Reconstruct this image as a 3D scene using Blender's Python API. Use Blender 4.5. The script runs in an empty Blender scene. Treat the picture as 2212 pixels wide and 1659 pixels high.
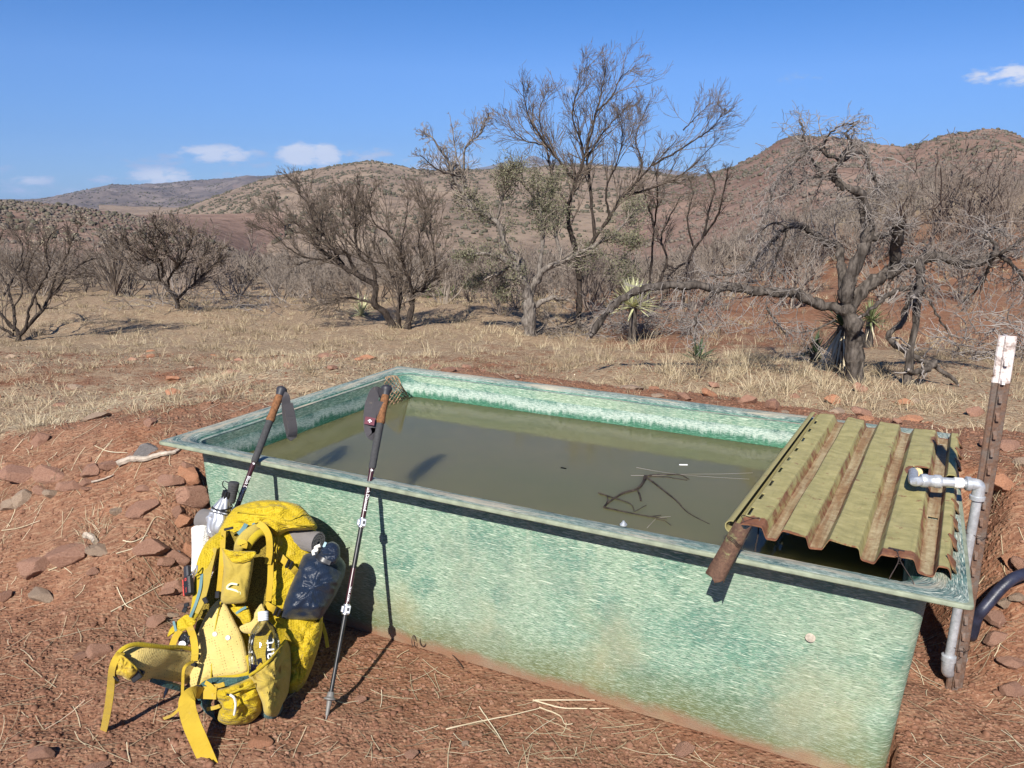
import bpy, math, random
import numpy as np
from mathutils import Vector, Matrix, Quaternion

# ------------------------------------------------------------------ camera, sky, sun, exposure
SC = bpy.context.scene
COL = SC.collection
FPX = 800.0
CAMH = 1.6
RW = np.array([[0.99993086, 0.01175903, 0.0], [0.00269882, -0.22949431, 0.97330626], [0.01144514, -0.97323897, -0.22951018]])
cd = bpy.data.cameras.new('camera'); cam = bpy.data.objects.new('camera', cd); COL.objects.link(cam)
cd.sensor_width = 36.0; cd.lens = 36.0 * FPX / 1024.0; cd.clip_start = 0.05; cd.clip_end = 20000
cx_, cy_, cz_ = RW @ [1, 0, 0], RW @ [0, -1, 0], RW @ [0, 0, -1]
cam.matrix_world = Matrix(((cx_[0], cy_[0], cz_[0], 0), (cx_[1], cy_[1], cz_[1], 0), (cx_[2], cy_[2], cz_[2], CAMH), (0, 0, 0, 1)))
SC.camera = cam
SUN_EL, SUN_AZ = math.radians(38.5), math.radians(16.5)     # light travels towards (+sin az, +cos az)
SC.view_settings.view_transform = 'Standard'; SC.view_settings.look = 'None'
SC.view_settings.exposure = 0.76; SC.view_settings.gamma = 1.0; SC.view_settings.use_curve_mapping = False
SC.cycles.max_bounces = 6; SC.cycles.transparent_max_bounces = 12; SC.cycles.volume_bounces = 0
sl = bpy.data.lights.new('sun', 'SUN'); sl.energy = 5.0; sl.angle = math.radians(0.53); sl.color = (1.0, 0.955, 0.88)
so = bpy.data.objects.new('sun', sl); COL.objects.link(so)
ldir = Vector((math.sin(SUN_AZ) * math.cos(SUN_EL), math.cos(SUN_AZ) * math.cos(SUN_EL), -math.sin(SUN_EL)))
so.rotation_euler = ldir.to_track_quat('-Z', 'Y').to_euler(); so.location = (-3, -8, 8)

WD = bpy.data.worlds.new('World'); SC.world = WD; WD.use_nodes = True
def build_world():
    nt = WD.node_tree; nt.nodes.clear(); nd = nt.nodes.new; lk = nt.links.new
    out = nd('ShaderNodeOutputWorld'); bg = nd('ShaderNodeBackground'); lk(bg.outputs[0], out.inputs[0])
    sky = nd('ShaderNodeTexSky'); sky.sky_type = 'NISHITA'; sky.sun_disc = False
    sky.sun_elevation = SUN_EL; sky.sun_rotation = math.pi + SUN_AZ
    sky.altitude = 1200; sky.air_density = 1.0; sky.dust_density = 0.25; sky.ozone_density = 3.0
    hs = nd('ShaderNodeHueSaturation'); hs.inputs['Saturation'].default_value = 1.0; hs.inputs['Value'].default_value = 1.0
    lk(sky.outputs[0], hs.inputs['Color'])
    # the deep, clear blue of dry winter air
    sep = nd('ShaderNodeSeparateXYZ'); tc = nd('ShaderNodeTexCoord'); lk(tc.outputs['Generated'], sep.inputs[0])
    rp = nd('ShaderNodeValToRGB'); lk(sep.outputs['Z'], rp.inputs[0]); e = rp.color_ramp.elements; e.new(.5); e.new(.6)
    for k, (p, c) in enumerate(((.0, (.34, .52, .90, 1)), (.06, (.33, .50, .86, 1)), (.14, (.42, .62, .97, 1)), (.23, (.28, .58, .95, 1)))): e[k].position = p; e[k].color = c
    tn = nd('ShaderNodeMixRGB'); tn.blend_type = 'MULTIPLY'; tn.inputs[0].default_value = 1; lk(hs.outputs[0], tn.inputs[1]); lk(rp.outputs[0], tn.inputs[2])
    def math_(op, a, b=None, clamp=False):
        m = nd('ShaderNodeMath'); m.operation = op; m.use_clamp = clamp
        for i, v in enumerate((a, b)):
            if v is None: continue
            if isinstance(v, (int, float)): m.inputs[i].default_value = v
            else: lk(v, m.inputs[i])
        return m.outputs[0]
    nz = nd('ShaderNodeTexNoise'); nz.inputs['Scale'].default_value = 40; nz.inputs['Detail'].default_value = 7; nz.inputs['Roughness'].default_value = 0.62
    mp = nd('ShaderNodeMapping'); mp.inputs['Scale'].default_value = (1, 1, 2.6); lk(tc.outputs['Generated'], mp.inputs[0]); lk(mp.outputs[0], nz.inputs['Vector'])
    el = sep.outputs['Z']; az = math_('ARCTAN2', sep.outputs['X'], sep.outputs['Y'])
    body = None; white = None
    # azimuth, elevation, half sizes (radians) of each cloud, weight, whiteness
    for a, e, sa, se, w, wh in CLOUDS:
        da = math_('DIVIDE', math_('SUBTRACT', az, a), sa); de = math_('DIVIDE', math_('SUBTRACT', el, e), se)
        d2 = math_('ADD', math_('MULTIPLY', da, da), math_('MULTIPLY', de, de))
        g = math_('MULTIPLY', math_('SUBTRACT', 1.0, d2, True), w)
        top = math_('MULTIPLY', math_('MULTIPLY', math_('MULTIPLY_ADD', de, 0.5, False), g), wh) if False else math_('MULTIPLY', g, wh)
        body = g if body is None else math_('MAXIMUM', body, g)
        white = top if white is None else math_('MAXIMUM', white, top)
    n = math_('SUBTRACT', nz.outputs[0], 0.5)
    dens = math_('MULTIPLY', math_('SUBTRACT', math_('ADD', body, math_('MULTIPLY', n, 3.1)), 0.30), 1.7, True)
    dens = math_('MULTIPLY', dens, math_('GREATER_THAN', body, 0.001))
    soft = math_('MULTIPLY', body, 4.0, True); dens = math_('MULTIPLY', dens, soft)
    cc = nd('ShaderNodeMixRGB'); lk(math_('MULTIPLY', white, 1.3, True), cc.inputs[0])
    cc.inputs[1].default_value = (3.4, 4.2, 6.0, 1); cc.inputs[2].default_value = (7.2, 7.2, 7.6, 1)
    mx = nd('ShaderNodeMixRGB'); lk(math_('MULTIPLY', dens, 0.85), mx.inputs[0]); lk(tn.outputs[0], mx.inputs[1]); lk(cc.outputs[0], mx.inputs[2])
    lk(mx.outputs[0], bg.inputs[0]); bg.inputs[1].default_value = 0.0715
CLOUDS = []
def px2dir(x, y):            # 2212-wide photo pixel -> world direction
    u, v = x * 1024 / 2212, y * 1024 / 2212
    d = RW @ np.array([(u - 512) / FPX, (v - 384) / FPX, 1.0]); return d / np.linalg.norm(d)
for (x, y, w, h, wt, wh) in [(470, 332, 95, 22, 1.15, .75), (545, 332, 50, 13, .7, .2), (395, 338, 60, 10, .55, .1), (670, 335, 80, 32, 1.3, 1.0), (790, 335, 75, 20, .7, .4), (350, 382, 75, 22, 1.05, .75), (330, 362, 70, 10, .7, .15),
                             (65, 388, 50, 14, .95, .55), (120, 415, 170, 20, .55, .3), (225, 386, 34, 10, .85, .3), (15, 368, 32, 16, .55, .1), (530, 385, 110, 14, .55, .3),
                             (2185, 160, 90, 24, .95, .9), (1745, 172, 60, 20, .42, .1), (1243, 195, 30, 14, .45, .5), (300, 345, 90, 10, .3, 0), (60, 400, 120, 20, .45, .2), (205, 308, 40, 8, .3, 0),
                             (960, 350, 110, 24, .75, .8), (455, 352, 170, 12, .5, .2)]:
    d = px2dir(x, y)
    CLOUDS.append((math.atan2(d[0], d[1]), float(d[2]), w * 1024 / 2212 / FPX, h * 1024 / 2212 / FPX, wt, wh))
build_world()

# ------------------------------------------------------------------ helpers
ORG = {}
def tag(o, label=None, cat=None, group=None, kind=None):
    if label: o['label'] = label
    if cat: o['category'] = cat
    if group: o['group'] = group
    if kind: o['kind'] = kind
    return o
def thing(name, label, cat, loc, group=None):
    o = bpy.data.objects.new(name, None); COL.objects.link(o); o.empty_display_size = .05
    o.location = tuple(float(c) for c in loc); ORG[o.name] = np.array(loc, float)
    return tag(o, label, cat, group)
def unit(v):
    v = np.asarray(v, float); n = np.linalg.norm(v); return v / n if n > 1e-12 else v
def frame(t):
    t = unit(t); a = np.array([0, 0, 1.]) if abs(t[2]) < .9 else np.array([1., 0, 0])
    x = unit(np.cross(a, t)); return x, np.cross(t, x)
class MB:
    def __init__(s): s.v = []; s.f = []; s.n = 0; s.uv = None
    def add(s, v, f):
        v = np.asarray(v, float).reshape(-1, 3); s.v.append(v)
        for q in f: s.f.append(tuple(int(i) + s.n for i in q))
        s.n += len(v); return s
    def tube(s, pts, rad, sides=6, caps=True, ell=None):
        pts = np.asarray(pts, float); n = len(pts); rad = np.broadcast_to(np.asarray(rad, float), (n,))
        tg = np.gradient(pts, axis=0); tg /= np.maximum(np.linalg.norm(tg, axis=1), 1e-9)[:, None]
        x, y = frame(tg[0]); V = []
        a = np.linspace(0, 2 * np.pi, sides, endpoint=False); c, sn = np.cos(a), np.sin(a)
        for i in range(n):
            x = x - tg[i] * (x @ tg[i]); x = unit(x); y = np.cross(tg[i], x)
            V.append(pts[i] + rad[i] * (c[:, None] * x + sn[:, None] * y))
        F = [(i * sides + j, i * sides + (j + 1) % sides, (i + 1) * sides + (j + 1) % sides, (i + 1) * sides + j) for i in range(n - 1) for j in range(sides)]
        if caps: F += [tuple(range(sides))[::-1], tuple(range((n - 1) * sides, n * sides))]
        return s.add(np.vstack(V), F)
    def box(s, c, size, ax=None, bev=0.0):
        ax = np.eye(3) if ax is None else np.array(ax)      # rows = local axes
        h = np.array(size) / 2; b = min(bev, min(h) * .45)
        if b <= 0:
            P = np.array([[i, j, k] for i in (-1, 1) for j in (-1, 1) for k in (-1, 1)]) * h
            F = [(0, 1, 3, 2), (4, 6, 7, 5), (0, 4, 5, 1), (2, 3, 7, 6), (0, 2, 6, 4), (1, 5, 7, 3)]
            return s.add(np.array(c) + P @ ax, F)
        pts = []; ix = {}
        for i in (-1, 1):
            for j in (-1, 1):
                for k in (-1, 1):
                    for m in range(3):
                        q = np.array([i, j, k], float) * (h - b); q[m] = (i, j, k)[m] * h[m]; ix[(i, j, k, m)] = len(pts); pts.append(q)
        F = []
        for m in range(3):
            o1, o2 = [(1, 2), (2, 0), (0, 1)][m]
            for sgn in (-1, 1):
                q = []
                for a_, b_ in ((-1, -1), (1, -1), (1, 1), (-1, 1)):
                    t = [0, 0, 0]; t[m] = sgn; t[o1] = a_; t[o2] = b_; q.append(ix[(t[0], t[1], t[2], m)])
                F.append(tuple(q) if sgn > 0 else tuple(q[::-1]))
        for m in range(3):
            o1, o2 = [(1, 2), (2, 0), (0, 1)][m]
            for a_ in (-1, 1):
                for b_ in (-1, 1):
                    q = []
                    for e in (-1, 1):
                        t = [0, 0, 0]; t[m] = e; t[o1] = a_; t[o2] = b_; q.append((ix[tuple(t) + (o1,)], ix[tuple(t) + (o2,)]))
                    qq = (q[0][0], q[1][0], q[1][1], q[0][1]); F.append(qq if a_ * b_ > 0 else qq[::-1])
        for i in (-1, 1):
            for j in (-1, 1):
                for k in (-1, 1):
                    q = (ix[(i, j, k, 0)], ix[(i, j, k, 1)], ix[(i, j, k, 2)]); F.append(q if i * j * k > 0 else q[::-1])
        return s.add(np.array(c) + np.array(pts) @ ax, F)
    def ribbon(s, pts, width, thick=.003, side=None, twist=None):
        """flat webbing with real thickness; side = width direction (one vector or one per point)"""
        pts = np.asarray(pts, float); n = len(pts); w = np.broadcast_to(np.asarray(width, float), (n,))
        tg = np.gradient(pts, axis=0); V = []
        sd = np.broadcast_to(np.asarray(side if side is not None else [1, 0, 0], float), (n, 3))
        for i in range(n):
            t = unit(tg[i]); x = unit(sd[i] - t * (sd[i] @ t)); y = np.cross(t, x)
            for a_, b_ in ((-1, -1), (1, -1), (1, 1), (-1, 1)): V.append(pts[i] + x * a_ * w[i] / 2 + y * b_ * thick / 2)
        F = [(i * 4 + j, i * 4 + (j + 1) % 4, (i + 1) * 4 + (j + 1) % 4, (i + 1) * 4 + j) for i in range(n - 1) for j in range(4)]
        F += [(3, 2, 1, 0), tuple((n - 1) * 4 + j for j in range(4))]
        return s.add(V, F)
    def lathe(s, prof, o, axis, sides=20):
        """prof: (distance along axis, radius)"""
        ax = unit(axis); x, y = frame(ax); a = np.linspace(0, 2 * np.pi, sides, endpoint=False); V = []
        for h, r in prof: V.append(np.array(o) + ax * h + max(r, 1e-5) * (np.cos(a)[:, None] * x + np.sin(a)[:, None] * y))
        n = len(prof)
        F = [(i * sides + j, i * sides + (j + 1) % sides, (i + 1) * sides + (j + 1) % sides, (i + 1) * sides + j) for i in range(n - 1) for j in range(sides)]
        F += [tuple(range(sides))[::-1], tuple(range((n - 1) * sides, n * sides))]
        return s.add(np.vstack(V), F)
    def grid(s, P, closed_u=False):
        P = np.asarray(P, float); m, n = P.shape[:2]; F = []
        for i in range(m - 1):
            for j in range(n if closed_u else n - 1):
                k = (j + 1) % n; F.append((i * n + j, i * n + k, (i + 1) * n + k, (i + 1) * n + j))
        return s.add(P.reshape(-1, 3), F)
    def build(s, name, m, parent=None, smooth=True, auto=40, sub=0):
        V = np.vstack(s.v); o0 = ORG[parent.name] if parent is not None else np.zeros(3)
        me = bpy.data.meshes.new(name); me.from_pydata((V - o0).tolist(), [], s.f); me.update()
        o = bpy.data.objects.new(name, me); COL.objects.link(o); ORG[o.name] = o0
        if parent is not None: o.parent = parent
        for q in (m if isinstance(m, (list, tuple)) else [m]): me.materials.append(q)
        if smooth:
            me.polygons.foreach_set('use_smooth', [True] * len(me.polygons))
            if auto: me.set_sharp_from_angle(angle=math.radians(auto))
        if sub:
            md = o.modifiers.new('subdivision', 'SUBSURF'); md.levels = sub; md.render_levels = sub
        return o
def mesh_np(name, V, F, m, parent=None, smooth=False, attrs=None):
    """V (n,3) F (k,3|4) bulk mesh"""
    V = np.asarray(V, np.float32); F = np.asarray(F, np.int32); k = F.shape[1]
    o0 = ORG[parent.name] if parent is not None else np.zeros(3)
    me = bpy.data.meshes.new(name); me.vertices.add(len(V)); me.vertices.foreach_set('co', (V - o0).astype(np.float32).ravel())
    me.loops.add(F.size); me.loops.foreach_set('vertex_index', F.ravel())
    me.polygons.add(len(F)); me.polygons.foreach_set('loop_start', np.arange(0, F.size, k, dtype=np.int32)); me.polygons.foreach_set('loop_total', np.full(len(F), k, np.int32))
    if smooth: me.polygons.foreach_set('use_smooth', np.ones(len(F), bool))
    for an, av in (attrs or {}).items():
        at = me.attributes.new(an, 'FLOAT', 'POINT'); at.data.foreach_set('value', np.asarray(av, np.float32))
    me.update(calc_edges=True); me.validate()
    o = bpy.data.objects.new(name, me); COL.objects.link(o); ORG[o.name] = o0
    if parent is not None: o.parent = parent
    me.materials.append(m); return o
def catmull(P, n=8):
    P = np.asarray(P, float); Q = np.vstack([2 * P[0] - P[1], P, 2 * P[-1] - P[-2]]); R = []
    for i in range(1, len(Q) - 2):
        t = np.linspace(0, 1, n, endpoint=False)[:, None]; a, b, c, d = Q[i - 1:i + 3]
        R.append(.5 * (2 * b + (c - a) * t + (2 * a - 5 * b + 4 * c - d) * t ** 2 + (3 * b - a - 3 * c + d) * t ** 3))
    return np.vstack(R + [P[-1:]])
def copy_tree(o, parent=None):
    c = o.copy(); COL.objects.link(c); ORG[c.name] = ORG.get(o.name, np.zeros(3))
    if parent is not None: c.parent = parent
    for ch in [x for x in bpy.data.objects if x.parent == o]: copy_tree(ch, c)
    return c
# noise on the plane
def _h(ix, iy, s):
    n = (ix.astype(np.int64) * 374761393 + iy.astype(np.int64) * 668265263 + s * 1442695041) & 0xFFFFFFFF
    n = ((n ^ (n >> 13)) * 1274126177) & 0xFFFFFFFF; n = n ^ (n >> 16); return (n & 0xFFFFFF) / float(0xFFFFFF)
def vnoise(x, y, s=0):
    x = np.asarray(x, float); y = np.asarray(y, float); ix = np.floor(x); iy = np.floor(y); fx = x - ix; fy = y - iy
    fx = fx * fx * (3 - 2 * fx); fy = fy * fy * (3 - 2 * fy); a, b = _h(ix, iy, s), _h(ix + 1, iy, s); c, d = _h(ix, iy + 1, s), _h(ix + 1, iy + 1, s)
    return (a * (1 - fx) + b * fx) * (1 - fy) + (c * (1 - fx) + d * fx) * fy
def fbm(x, y, octv=4, s=0, gain=.5):
    r = 0; a = 1; t = 0
    for k in range(octv): r = r + a * vnoise(np.asarray(x) * 2 ** k + 17.3 * k, np.asarray(y) * 2 ** k - 9.1 * k, s + k); t += a; a *= gain
    return r / t - .5
def S(t): t = np.clip(t, 0, 1); return t * t * (3 - 2 * t)
# photo pixels
def ray(u, v): return RW @ np.array([(u - 512) / FPX, (v - 384) / FPX, 1.])
def atY(u, v, Y): d = ray(u, v); return np.array([0, 0, CAMH]) + d * (Y / d[1])
def atZ(u, v, z): d = ray(u, v); return np.array([0, 0, CAMH]) + d * ((z - CAMH) / d[2])
def zoomer(x0, y0, sc): return lambda x, y: ((x0 + x / sc) * 1024 / 2500, (y0 + y / sc) * 1024 / 2500)
q22 = lambda x, y: (x * 1024 / 2212, y * 1024 / 2212)

# ------------------------------------------------------------------ tank frame and terrain
RZ = 0.65
cA, cB, cC, cD = (np.array(p) for p in ((-1.3832, 2.9856, RZ), (-.6483, 4.4469, RZ), (1.8556, 3.2162, RZ), (1.1206, 1.7549, RZ)))
EU, EV = unit(cD - cA), unit(cB - cA); LU, LV = np.linalg.norm(cD - cA), np.linalg.norm(cB - cA)
_Mi = np.linalg.inv(np.array([EU[:2], EV[:2]]).T)
def t2w(u, v, z): return cA * [1, 1, 0] + EU * u + EV * v + np.array([0, 0, z])
def w2t(x, y):
    dx, dy = np.asarray(x) - cA[0], np.asarray(y) - cA[1]; return _Mi[0, 0] * dx + _Mi[0, 1] * dy, _Mi[1, 0] * dx + _Mi[1, 1] * dy
def gz(x, y, fine=True):
    x = np.asarray(x, float); y = np.asarray(y, float); u, v = w2t(x, y); r = np.hypot(x, y)
    L = 1 - S((u + .22) / .34); R_ = S((u - 2.72) / .3); Bk = S((v - 1.35) / .3)
    h = .52 * np.maximum(np.maximum(L * S((v + .5) / 1.05), R_ * S((v - .55) / 1.1)), Bk)
    h = h * (1 - .86 * np.maximum(S((v - LV - .4) / 2.1), S((-u - .45) / 2.6))) - .5 * S((y - 6.) / 6) * S((y + 1) / 3)
    a = x / np.maximum(np.abs(y), 1.)
    rr = S((a - .14) / .38); f = np.maximum(y - 12.5, 0) * (y > 0)
    h = h + rr * np.minimum(.055 * f, 3.6) * (1 - S((y - 110) / 200) * .9) - (1 - rr) * np.minimum(.085 * f * S(f / 6), 19.)
    h = h + .28 * np.exp(-((x - 2.6) / 2.4) ** 2 - ((y - 6.3) / .55) ** 2) * .0
    big = fbm(x * .22, y * .22, 3, 3) * .55 * S((r - 5) / 10) + fbm(x * .03, y * .03, 3, 5) * 3.0 * S((r - 40) / 120)
    h = h + big + fbm(x * .9, y * .9, 3, 7) * .13 * (.5 + .5 * S((r - 4) / 4)) * S((r - 1.2) / 1.5)
    h = h - np.maximum(r - 900, 0) * .0125
    if fine: h = h + fbm(x * 7, y * 7, 4, 11, .6) * .05 * (1 - S((r - 15) / 20)) + np.maximum(fbm(x * 3.1, y * 3.1, 3, 21), 0) * .05 * (1 - S((r - 15) / 20))
    # the strip along the front wall is trodden flat, and nothing stands inside the tank
    fl = S((u - .25) / .3) * (1 - S((u - 3.3) / .4)) * (1 - S((v - .3) / .3)) * S((v + .35) / .3); h = h * (1 - fl) + .0 * fl
    ins = (u > .085) & (u < LU - .115) & (v > .15) & (v < LV - .085)
    return np.where(ins, -.06, h)
def g1(x, y, fine=True): return float(gz(np.array([x]), np.array([y]), fine)[0])
def ghit(u, v, t0=1.5, t1=140.):
    """point of the terrain under a photo pixel"""
    d = ray(u, v); t = t0; o = np.array([0, 0, CAMH]); st = .03
    while t < t1:
        p = o + d * t
        if p[2] <= g1(p[0], p[1]): return np.array([p[0], p[1], g1(p[0], p[1])])
        t += st + t * .004
    p = o + d * t1; return np.array([p[0], p[1], g1(p[0], p[1])])
# ------------------------------------------------------------------ materials
class NT:
    def __init__(s, name):
        s.m = bpy.data.materials.new(name); s.m.use_nodes = True; s.t = s.m.node_tree; s.t.nodes.clear()
        s.out = s.nd('ShaderNodeOutputMaterial')
    def nd(s, ty): return s.t.nodes.new(ty)
    def set(s, sock, v):
        if v is None: return
        if isinstance(v, bpy.types.NodeSocket): s.t.links.new(v, sock)
        elif isinstance(v, (tuple, list)) and sock.type == 'RGBA' and len(v) == 3: sock.default_value = tuple(v) + (1,)
        else: sock.default_value = v
    def co(s, which='Object'): return s.nd('ShaderNodeTexCoord').outputs[which]
    def geo(s, which='Position'): return s.nd('ShaderNodeNewGeometry').outputs[which]
    def attr(s, n, o='Fac'): a = s.nd('ShaderNodeAttribute'); a.attribute_name = n; return a.outputs[o]
    def mapp(s, vec, rot=(0, 0, 0), scale=(1, 1, 1), loc=(0, 0, 0)):
        m = s.nd('ShaderNodeMapping'); s.set(m.inputs['Vector'], vec); m.inputs['Rotation'].default_value = rot; m.inputs['Scale'].default_value = scale; m.inputs['Location'].default_value = loc; return m.outputs[0]
    def noise(s, vec, scale, detail=3, rough=.55, dist=0., o=0):
        n = s.nd('ShaderNodeTexNoise'); s.set(n.inputs['Vector'], vec); n.inputs['Scale'].default_value = scale; n.inputs['Detail'].default_value = detail
        n.inputs['Roughness'].default_value = rough; n.inputs['Distortion'].default_value = dist; return n.outputs[o]
    def vor(s, vec, scale, feat='F1', o='Distance', rand=1.):
        n = s.nd('ShaderNodeTexVoronoi'); s.set(n.inputs['Vector'], vec); n.inputs['Scale'].default_value = scale; n.feature = feat; n.inputs['Randomness'].default_value = rand; return n.outputs[o]
    def wave(s, vec, scale, dist=0., det=2., dirn='X'):
        n = s.nd('ShaderNodeTexWave'); s.set(n.inputs['Vector'], vec); n.inputs['Scale'].default_value = scale; n.inputs['Distortion'].default_value = dist; n.inputs['Detail'].default_value = det; n.bands_direction = dirn; return n.outputs['Fac']
    def ramp(s, fac, stops, interp='LINEAR'):
        r = s.nd('ShaderNodeValToRGB'); s.set(r.inputs[0], fac); e = r.color_ramp; e.interpolation = interp
        while len(e.elements) < len(stops): e.elements.new(.5)
        for k, (p, c) in enumerate(stops):
            e.elements[k].position = p; e.elements[k].color = (c, c, c, 1) if isinstance(c, (int, float)) else tuple(c) + (1,)
        return r.outputs[0]
    def mix(s, fac, a, b, mode='MIX'):
        m = s.nd('ShaderNodeMixRGB'); m.blend_type = mode; s.set(m.inputs[0], fac); s.set(m.inputs[1], a); s.set(m.inputs[2], b); return m.outputs[0]
    def math(s, op, a, b=None, c=None, clamp=False):
        m = s.nd('ShaderNodeMath'); m.operation = op; m.use_clamp = clamp
        for i, v in enumerate((a, b, c)): s.set(m.inputs[i], v)
        return m.outputs[0]
    def sep(s, vec): n = s.nd('ShaderNodeSeparateXYZ'); s.set(n.inputs[0], vec); return n.outputs
    def rnd(s): return s.nd('ShaderNodeObjectInfo').outputs['Random']
    def bump(s, h, st=.5, dist=.01, normal=None):
        b = s.nd('ShaderNodeBump'); s.set(b.inputs['Height'], h); b.inputs['Strength'].default_value = st; b.inputs['Distance'].default_value = dist
        if normal is not None: s.set(b.inputs['Normal'], normal)
        return b.outputs[0]
    def bsdf(s, col, rough=.6, normal=None, metal=0., spec=.5, trans=0., ior=1.45, sheen=0., **k):
        p = s.nd('ShaderNodeBsdfPrincipled'); s.set(p.inputs['Base Color'], col); s.set(p.inputs['Roughness'], rough); s.set(p.inputs['Metallic'], metal)
        p.inputs['Specular IOR Level'].default_value = spec; s.set(p.inputs['Transmission Weight'], trans); p.inputs['IOR'].default_value = ior; p.inputs['Sheen Weight'].default_value = sheen
        if normal is not None: s.set(p.inputs['Normal'], normal)
        if 'alpha' in k: s.set(p.inputs['Alpha'], k['alpha'])
        return p.outputs[0]
    def done(s, sh): s.t.links.new(sh, s.out.inputs['Surface']); return s.m
M = {}
def plain(name, col, rough=.6, metal=0., var=.12, scale=30., bump=0., spec=.4, bscale=None):
    t = NT(name); v = t.co(); n = t.noise(v, scale, 4)
    c = t.mix(t.ramp(n, [(.3, 0.), (.7, 1.)]), tuple(x * (1 - var) for x in col), tuple(min(1, x * (1 + var)) for x in col))
    nm = t.bump(t.noise(v, bscale or scale * 4, 4), bump, .003) if bump else None
    M[name] = t.done(t.bsdf(c, rough, nm, metal, spec)); return M[name]
def m_ground():
    t = NT('red_dirt'); p = t.geo(); g = t.attr('litter'); far = t.attr('far')
    n1 = t.noise(p, 1.3, 5, .6); n2 = t.noise(p, 11, 5, .65); n3 = t.noise(p, 70, 3, .6); v1 = t.vor(p, 60); v2 = t.vor(p, 150, o='Color')
    dirt = t.ramp(n2, [(.28, (.098, .041, .023)), (.5, (.182, .080, .044)), (.72, (.26, .125, .072))])
    dirt = t.mix(t.ramp(n1, [(.38, 0.), (.68, .6)]), dirt, (.215, .128, .085))
    dirt = t.mix(t.ramp(n3, [(.6, 0.), (.68, .6)]), dirt, (.34, .21, .135))
    dirt = t.mix(t.ramp(n3, [(.36, .5), (.43, 0.)]), dirt, (.06, .028, .017))
    # straw and leaf bits lying on the soil
    def bits(ang, sx, sy, thr):
        m = t.mapp(p, (0, 0, ang), (sx, sy, 1)); return t.ramp(t.noise(m, 1., 2, .5), [(thr, 0.), (thr + .06, 1.)])
    b = t.math('MAXIMUM', t.math('MAXIMUM', bits(.4, 14, 150, .60), bits(1.5, 16, 160, .60)), t.math('MAXIMUM', bits(2.4, 15, 150, .60), bits(-.35, 18, 170, .61)))
    lit = t.ramp(t.noise(p, 26, 4, .7), [(.3, (.14, .088, .054)), (.55, (.25, .172, .108)), (.75, (.36, .265, .17))])
    lit = t.mix(t.math('MULTIPLY', b, .75), lit, (.52, .42, .28))
    gm = t.math('ADD', t.math('MULTIPLY', t.math('SUBTRACT', t.noise(p, 2.6, 5, .7), .5), 1.5), g)
    col = t.mix(t.ramp(gm, [(.38, 0.), (.66, .92)]), dirt, lit)
    col = t.mix(t.math('MULTIPLY', t.math('MULTIPLY', b, .3), t.math('SUBTRACT', 1., g)), col, (.45, .33, .21))
    fv = t.ramp(t.noise(p, .06, 6, .7), [(.3, (.15, .092, .062)), (.5, (.22, .165, .105)), (.62, (.29, .235, .15)), (.74, (.24, .12, .078))])
    col = t.mix(far, col, fv)
    h = t.math('ADD', t.math('MULTIPLY', n2, .7), t.math('ADD', t.math('MULTIPLY', n3, .35), t.math('MULTIPLY', t.ramp(v1, [(0., 1.), (.5, 0.)]), .3)))
    nm = t.bump(h, .9, .02); M['ground'] = t.done(t.bsdf(col, .95, nm, spec=.12))
m_ground()
def m_hill(name, a, b, c, sc):
    t = NT(name); p = t.geo(); n = t.noise(p, sc, 7, .68); n2 = t.noise(p, sc * 7, 4, .7)
    col = t.ramp(n, [(.28, a), (.5, b), (.7, c)]); col = t.mix(t.ramp(n2, [(.5, 0.), (.66, .6)]), col, tuple(x * .45 for x in a))
    z = t.sep(t.geo('Normal'))[2]; col = t.mix(t.ramp(z, [(.62, .8), (.86, 0.)]), col, (.30, .135, .09))
    M[name] = t.done(t.bsdf(col, .95, t.bump(n2, .6, 1.5), spec=.1))
m_hill('hill_soil', (.14, .104, .078), (.23, .17, .125), (.29, .225, .16), .022)
m_hill('mesa_soil', (.13, .083, .064), (.215, .14, .105), (.28, .20, .15), .03)
m_hill('range_rock', (.075, .068, .07), (.14, .115, .105), (.21, .17, .15), .012)
m_hill('peak_rock', (.10, .095, .09), (.17, .15, .135), (.25, .22, .20), .003)
def m_bark(name, lo, hi, sc=1.):
    t = NT(name); p = t.co(); n = t.noise(t.mapp(p, scale=(26 * sc, 26 * sc, 8 * sc)), 1., 5, .65); v = t.vor(t.mapp(p, scale=(38 * sc, 38 * sc, 13 * sc)), 1.)
    col = t.mix(t.ramp(n, [(.3, 0.), (.7, 1.)]), lo, hi); col = t.mix(t.ramp(v, [(.0, .0), (.55, .0), (.8, .6)]), col, tuple(x * .35 for x in lo))
    M[name] = t.done(t.bsdf(col, .9, t.bump(t.math('SUBTRACT', n, t.math('MULTIPLY', v, .6)), .9, .02), spec=.15))
m_bark('bark_dark', (.024, .018, .015), (.072, .056, .045)); m_bark('bark_grey', (.030, .024, .02), (.14, .118, .10), .8); m_bark('bark_ash', (.085, .07, .06), (.27, .235, .20), .8); m_bark('bark_pale', (.19, .165, .14), (.40, .36, .31))
def m_twig(name, a, b):
    t = NT(name); n = t.noise(t.geo(), 3., 3, .6); r = t.rnd(); col = t.mix(t.ramp(n, [(.3, 0.), (.7, 1.)]), a, b)
    col = t.mix(t.math('MULTIPLY', r, .35), col, tuple(x * .7 for x in a)); M[name] = t.done(t.bsdf(col, .85, spec=.2))
m_twig('twig_brown', (.10, .078, .06), (.21, .165, .13)); m_twig('twig_grey', (.15, .128, .112), (.36, .32, .29)); m_twig('twig_dull', (.165, .135, .11), (.30, .25, .205)); m_twig('twig_bush', (.13, .10, .08), (.25, .20, .165)); m_twig('twig_red', (.13, .07, .055), (.21, .125, .10))
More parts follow.
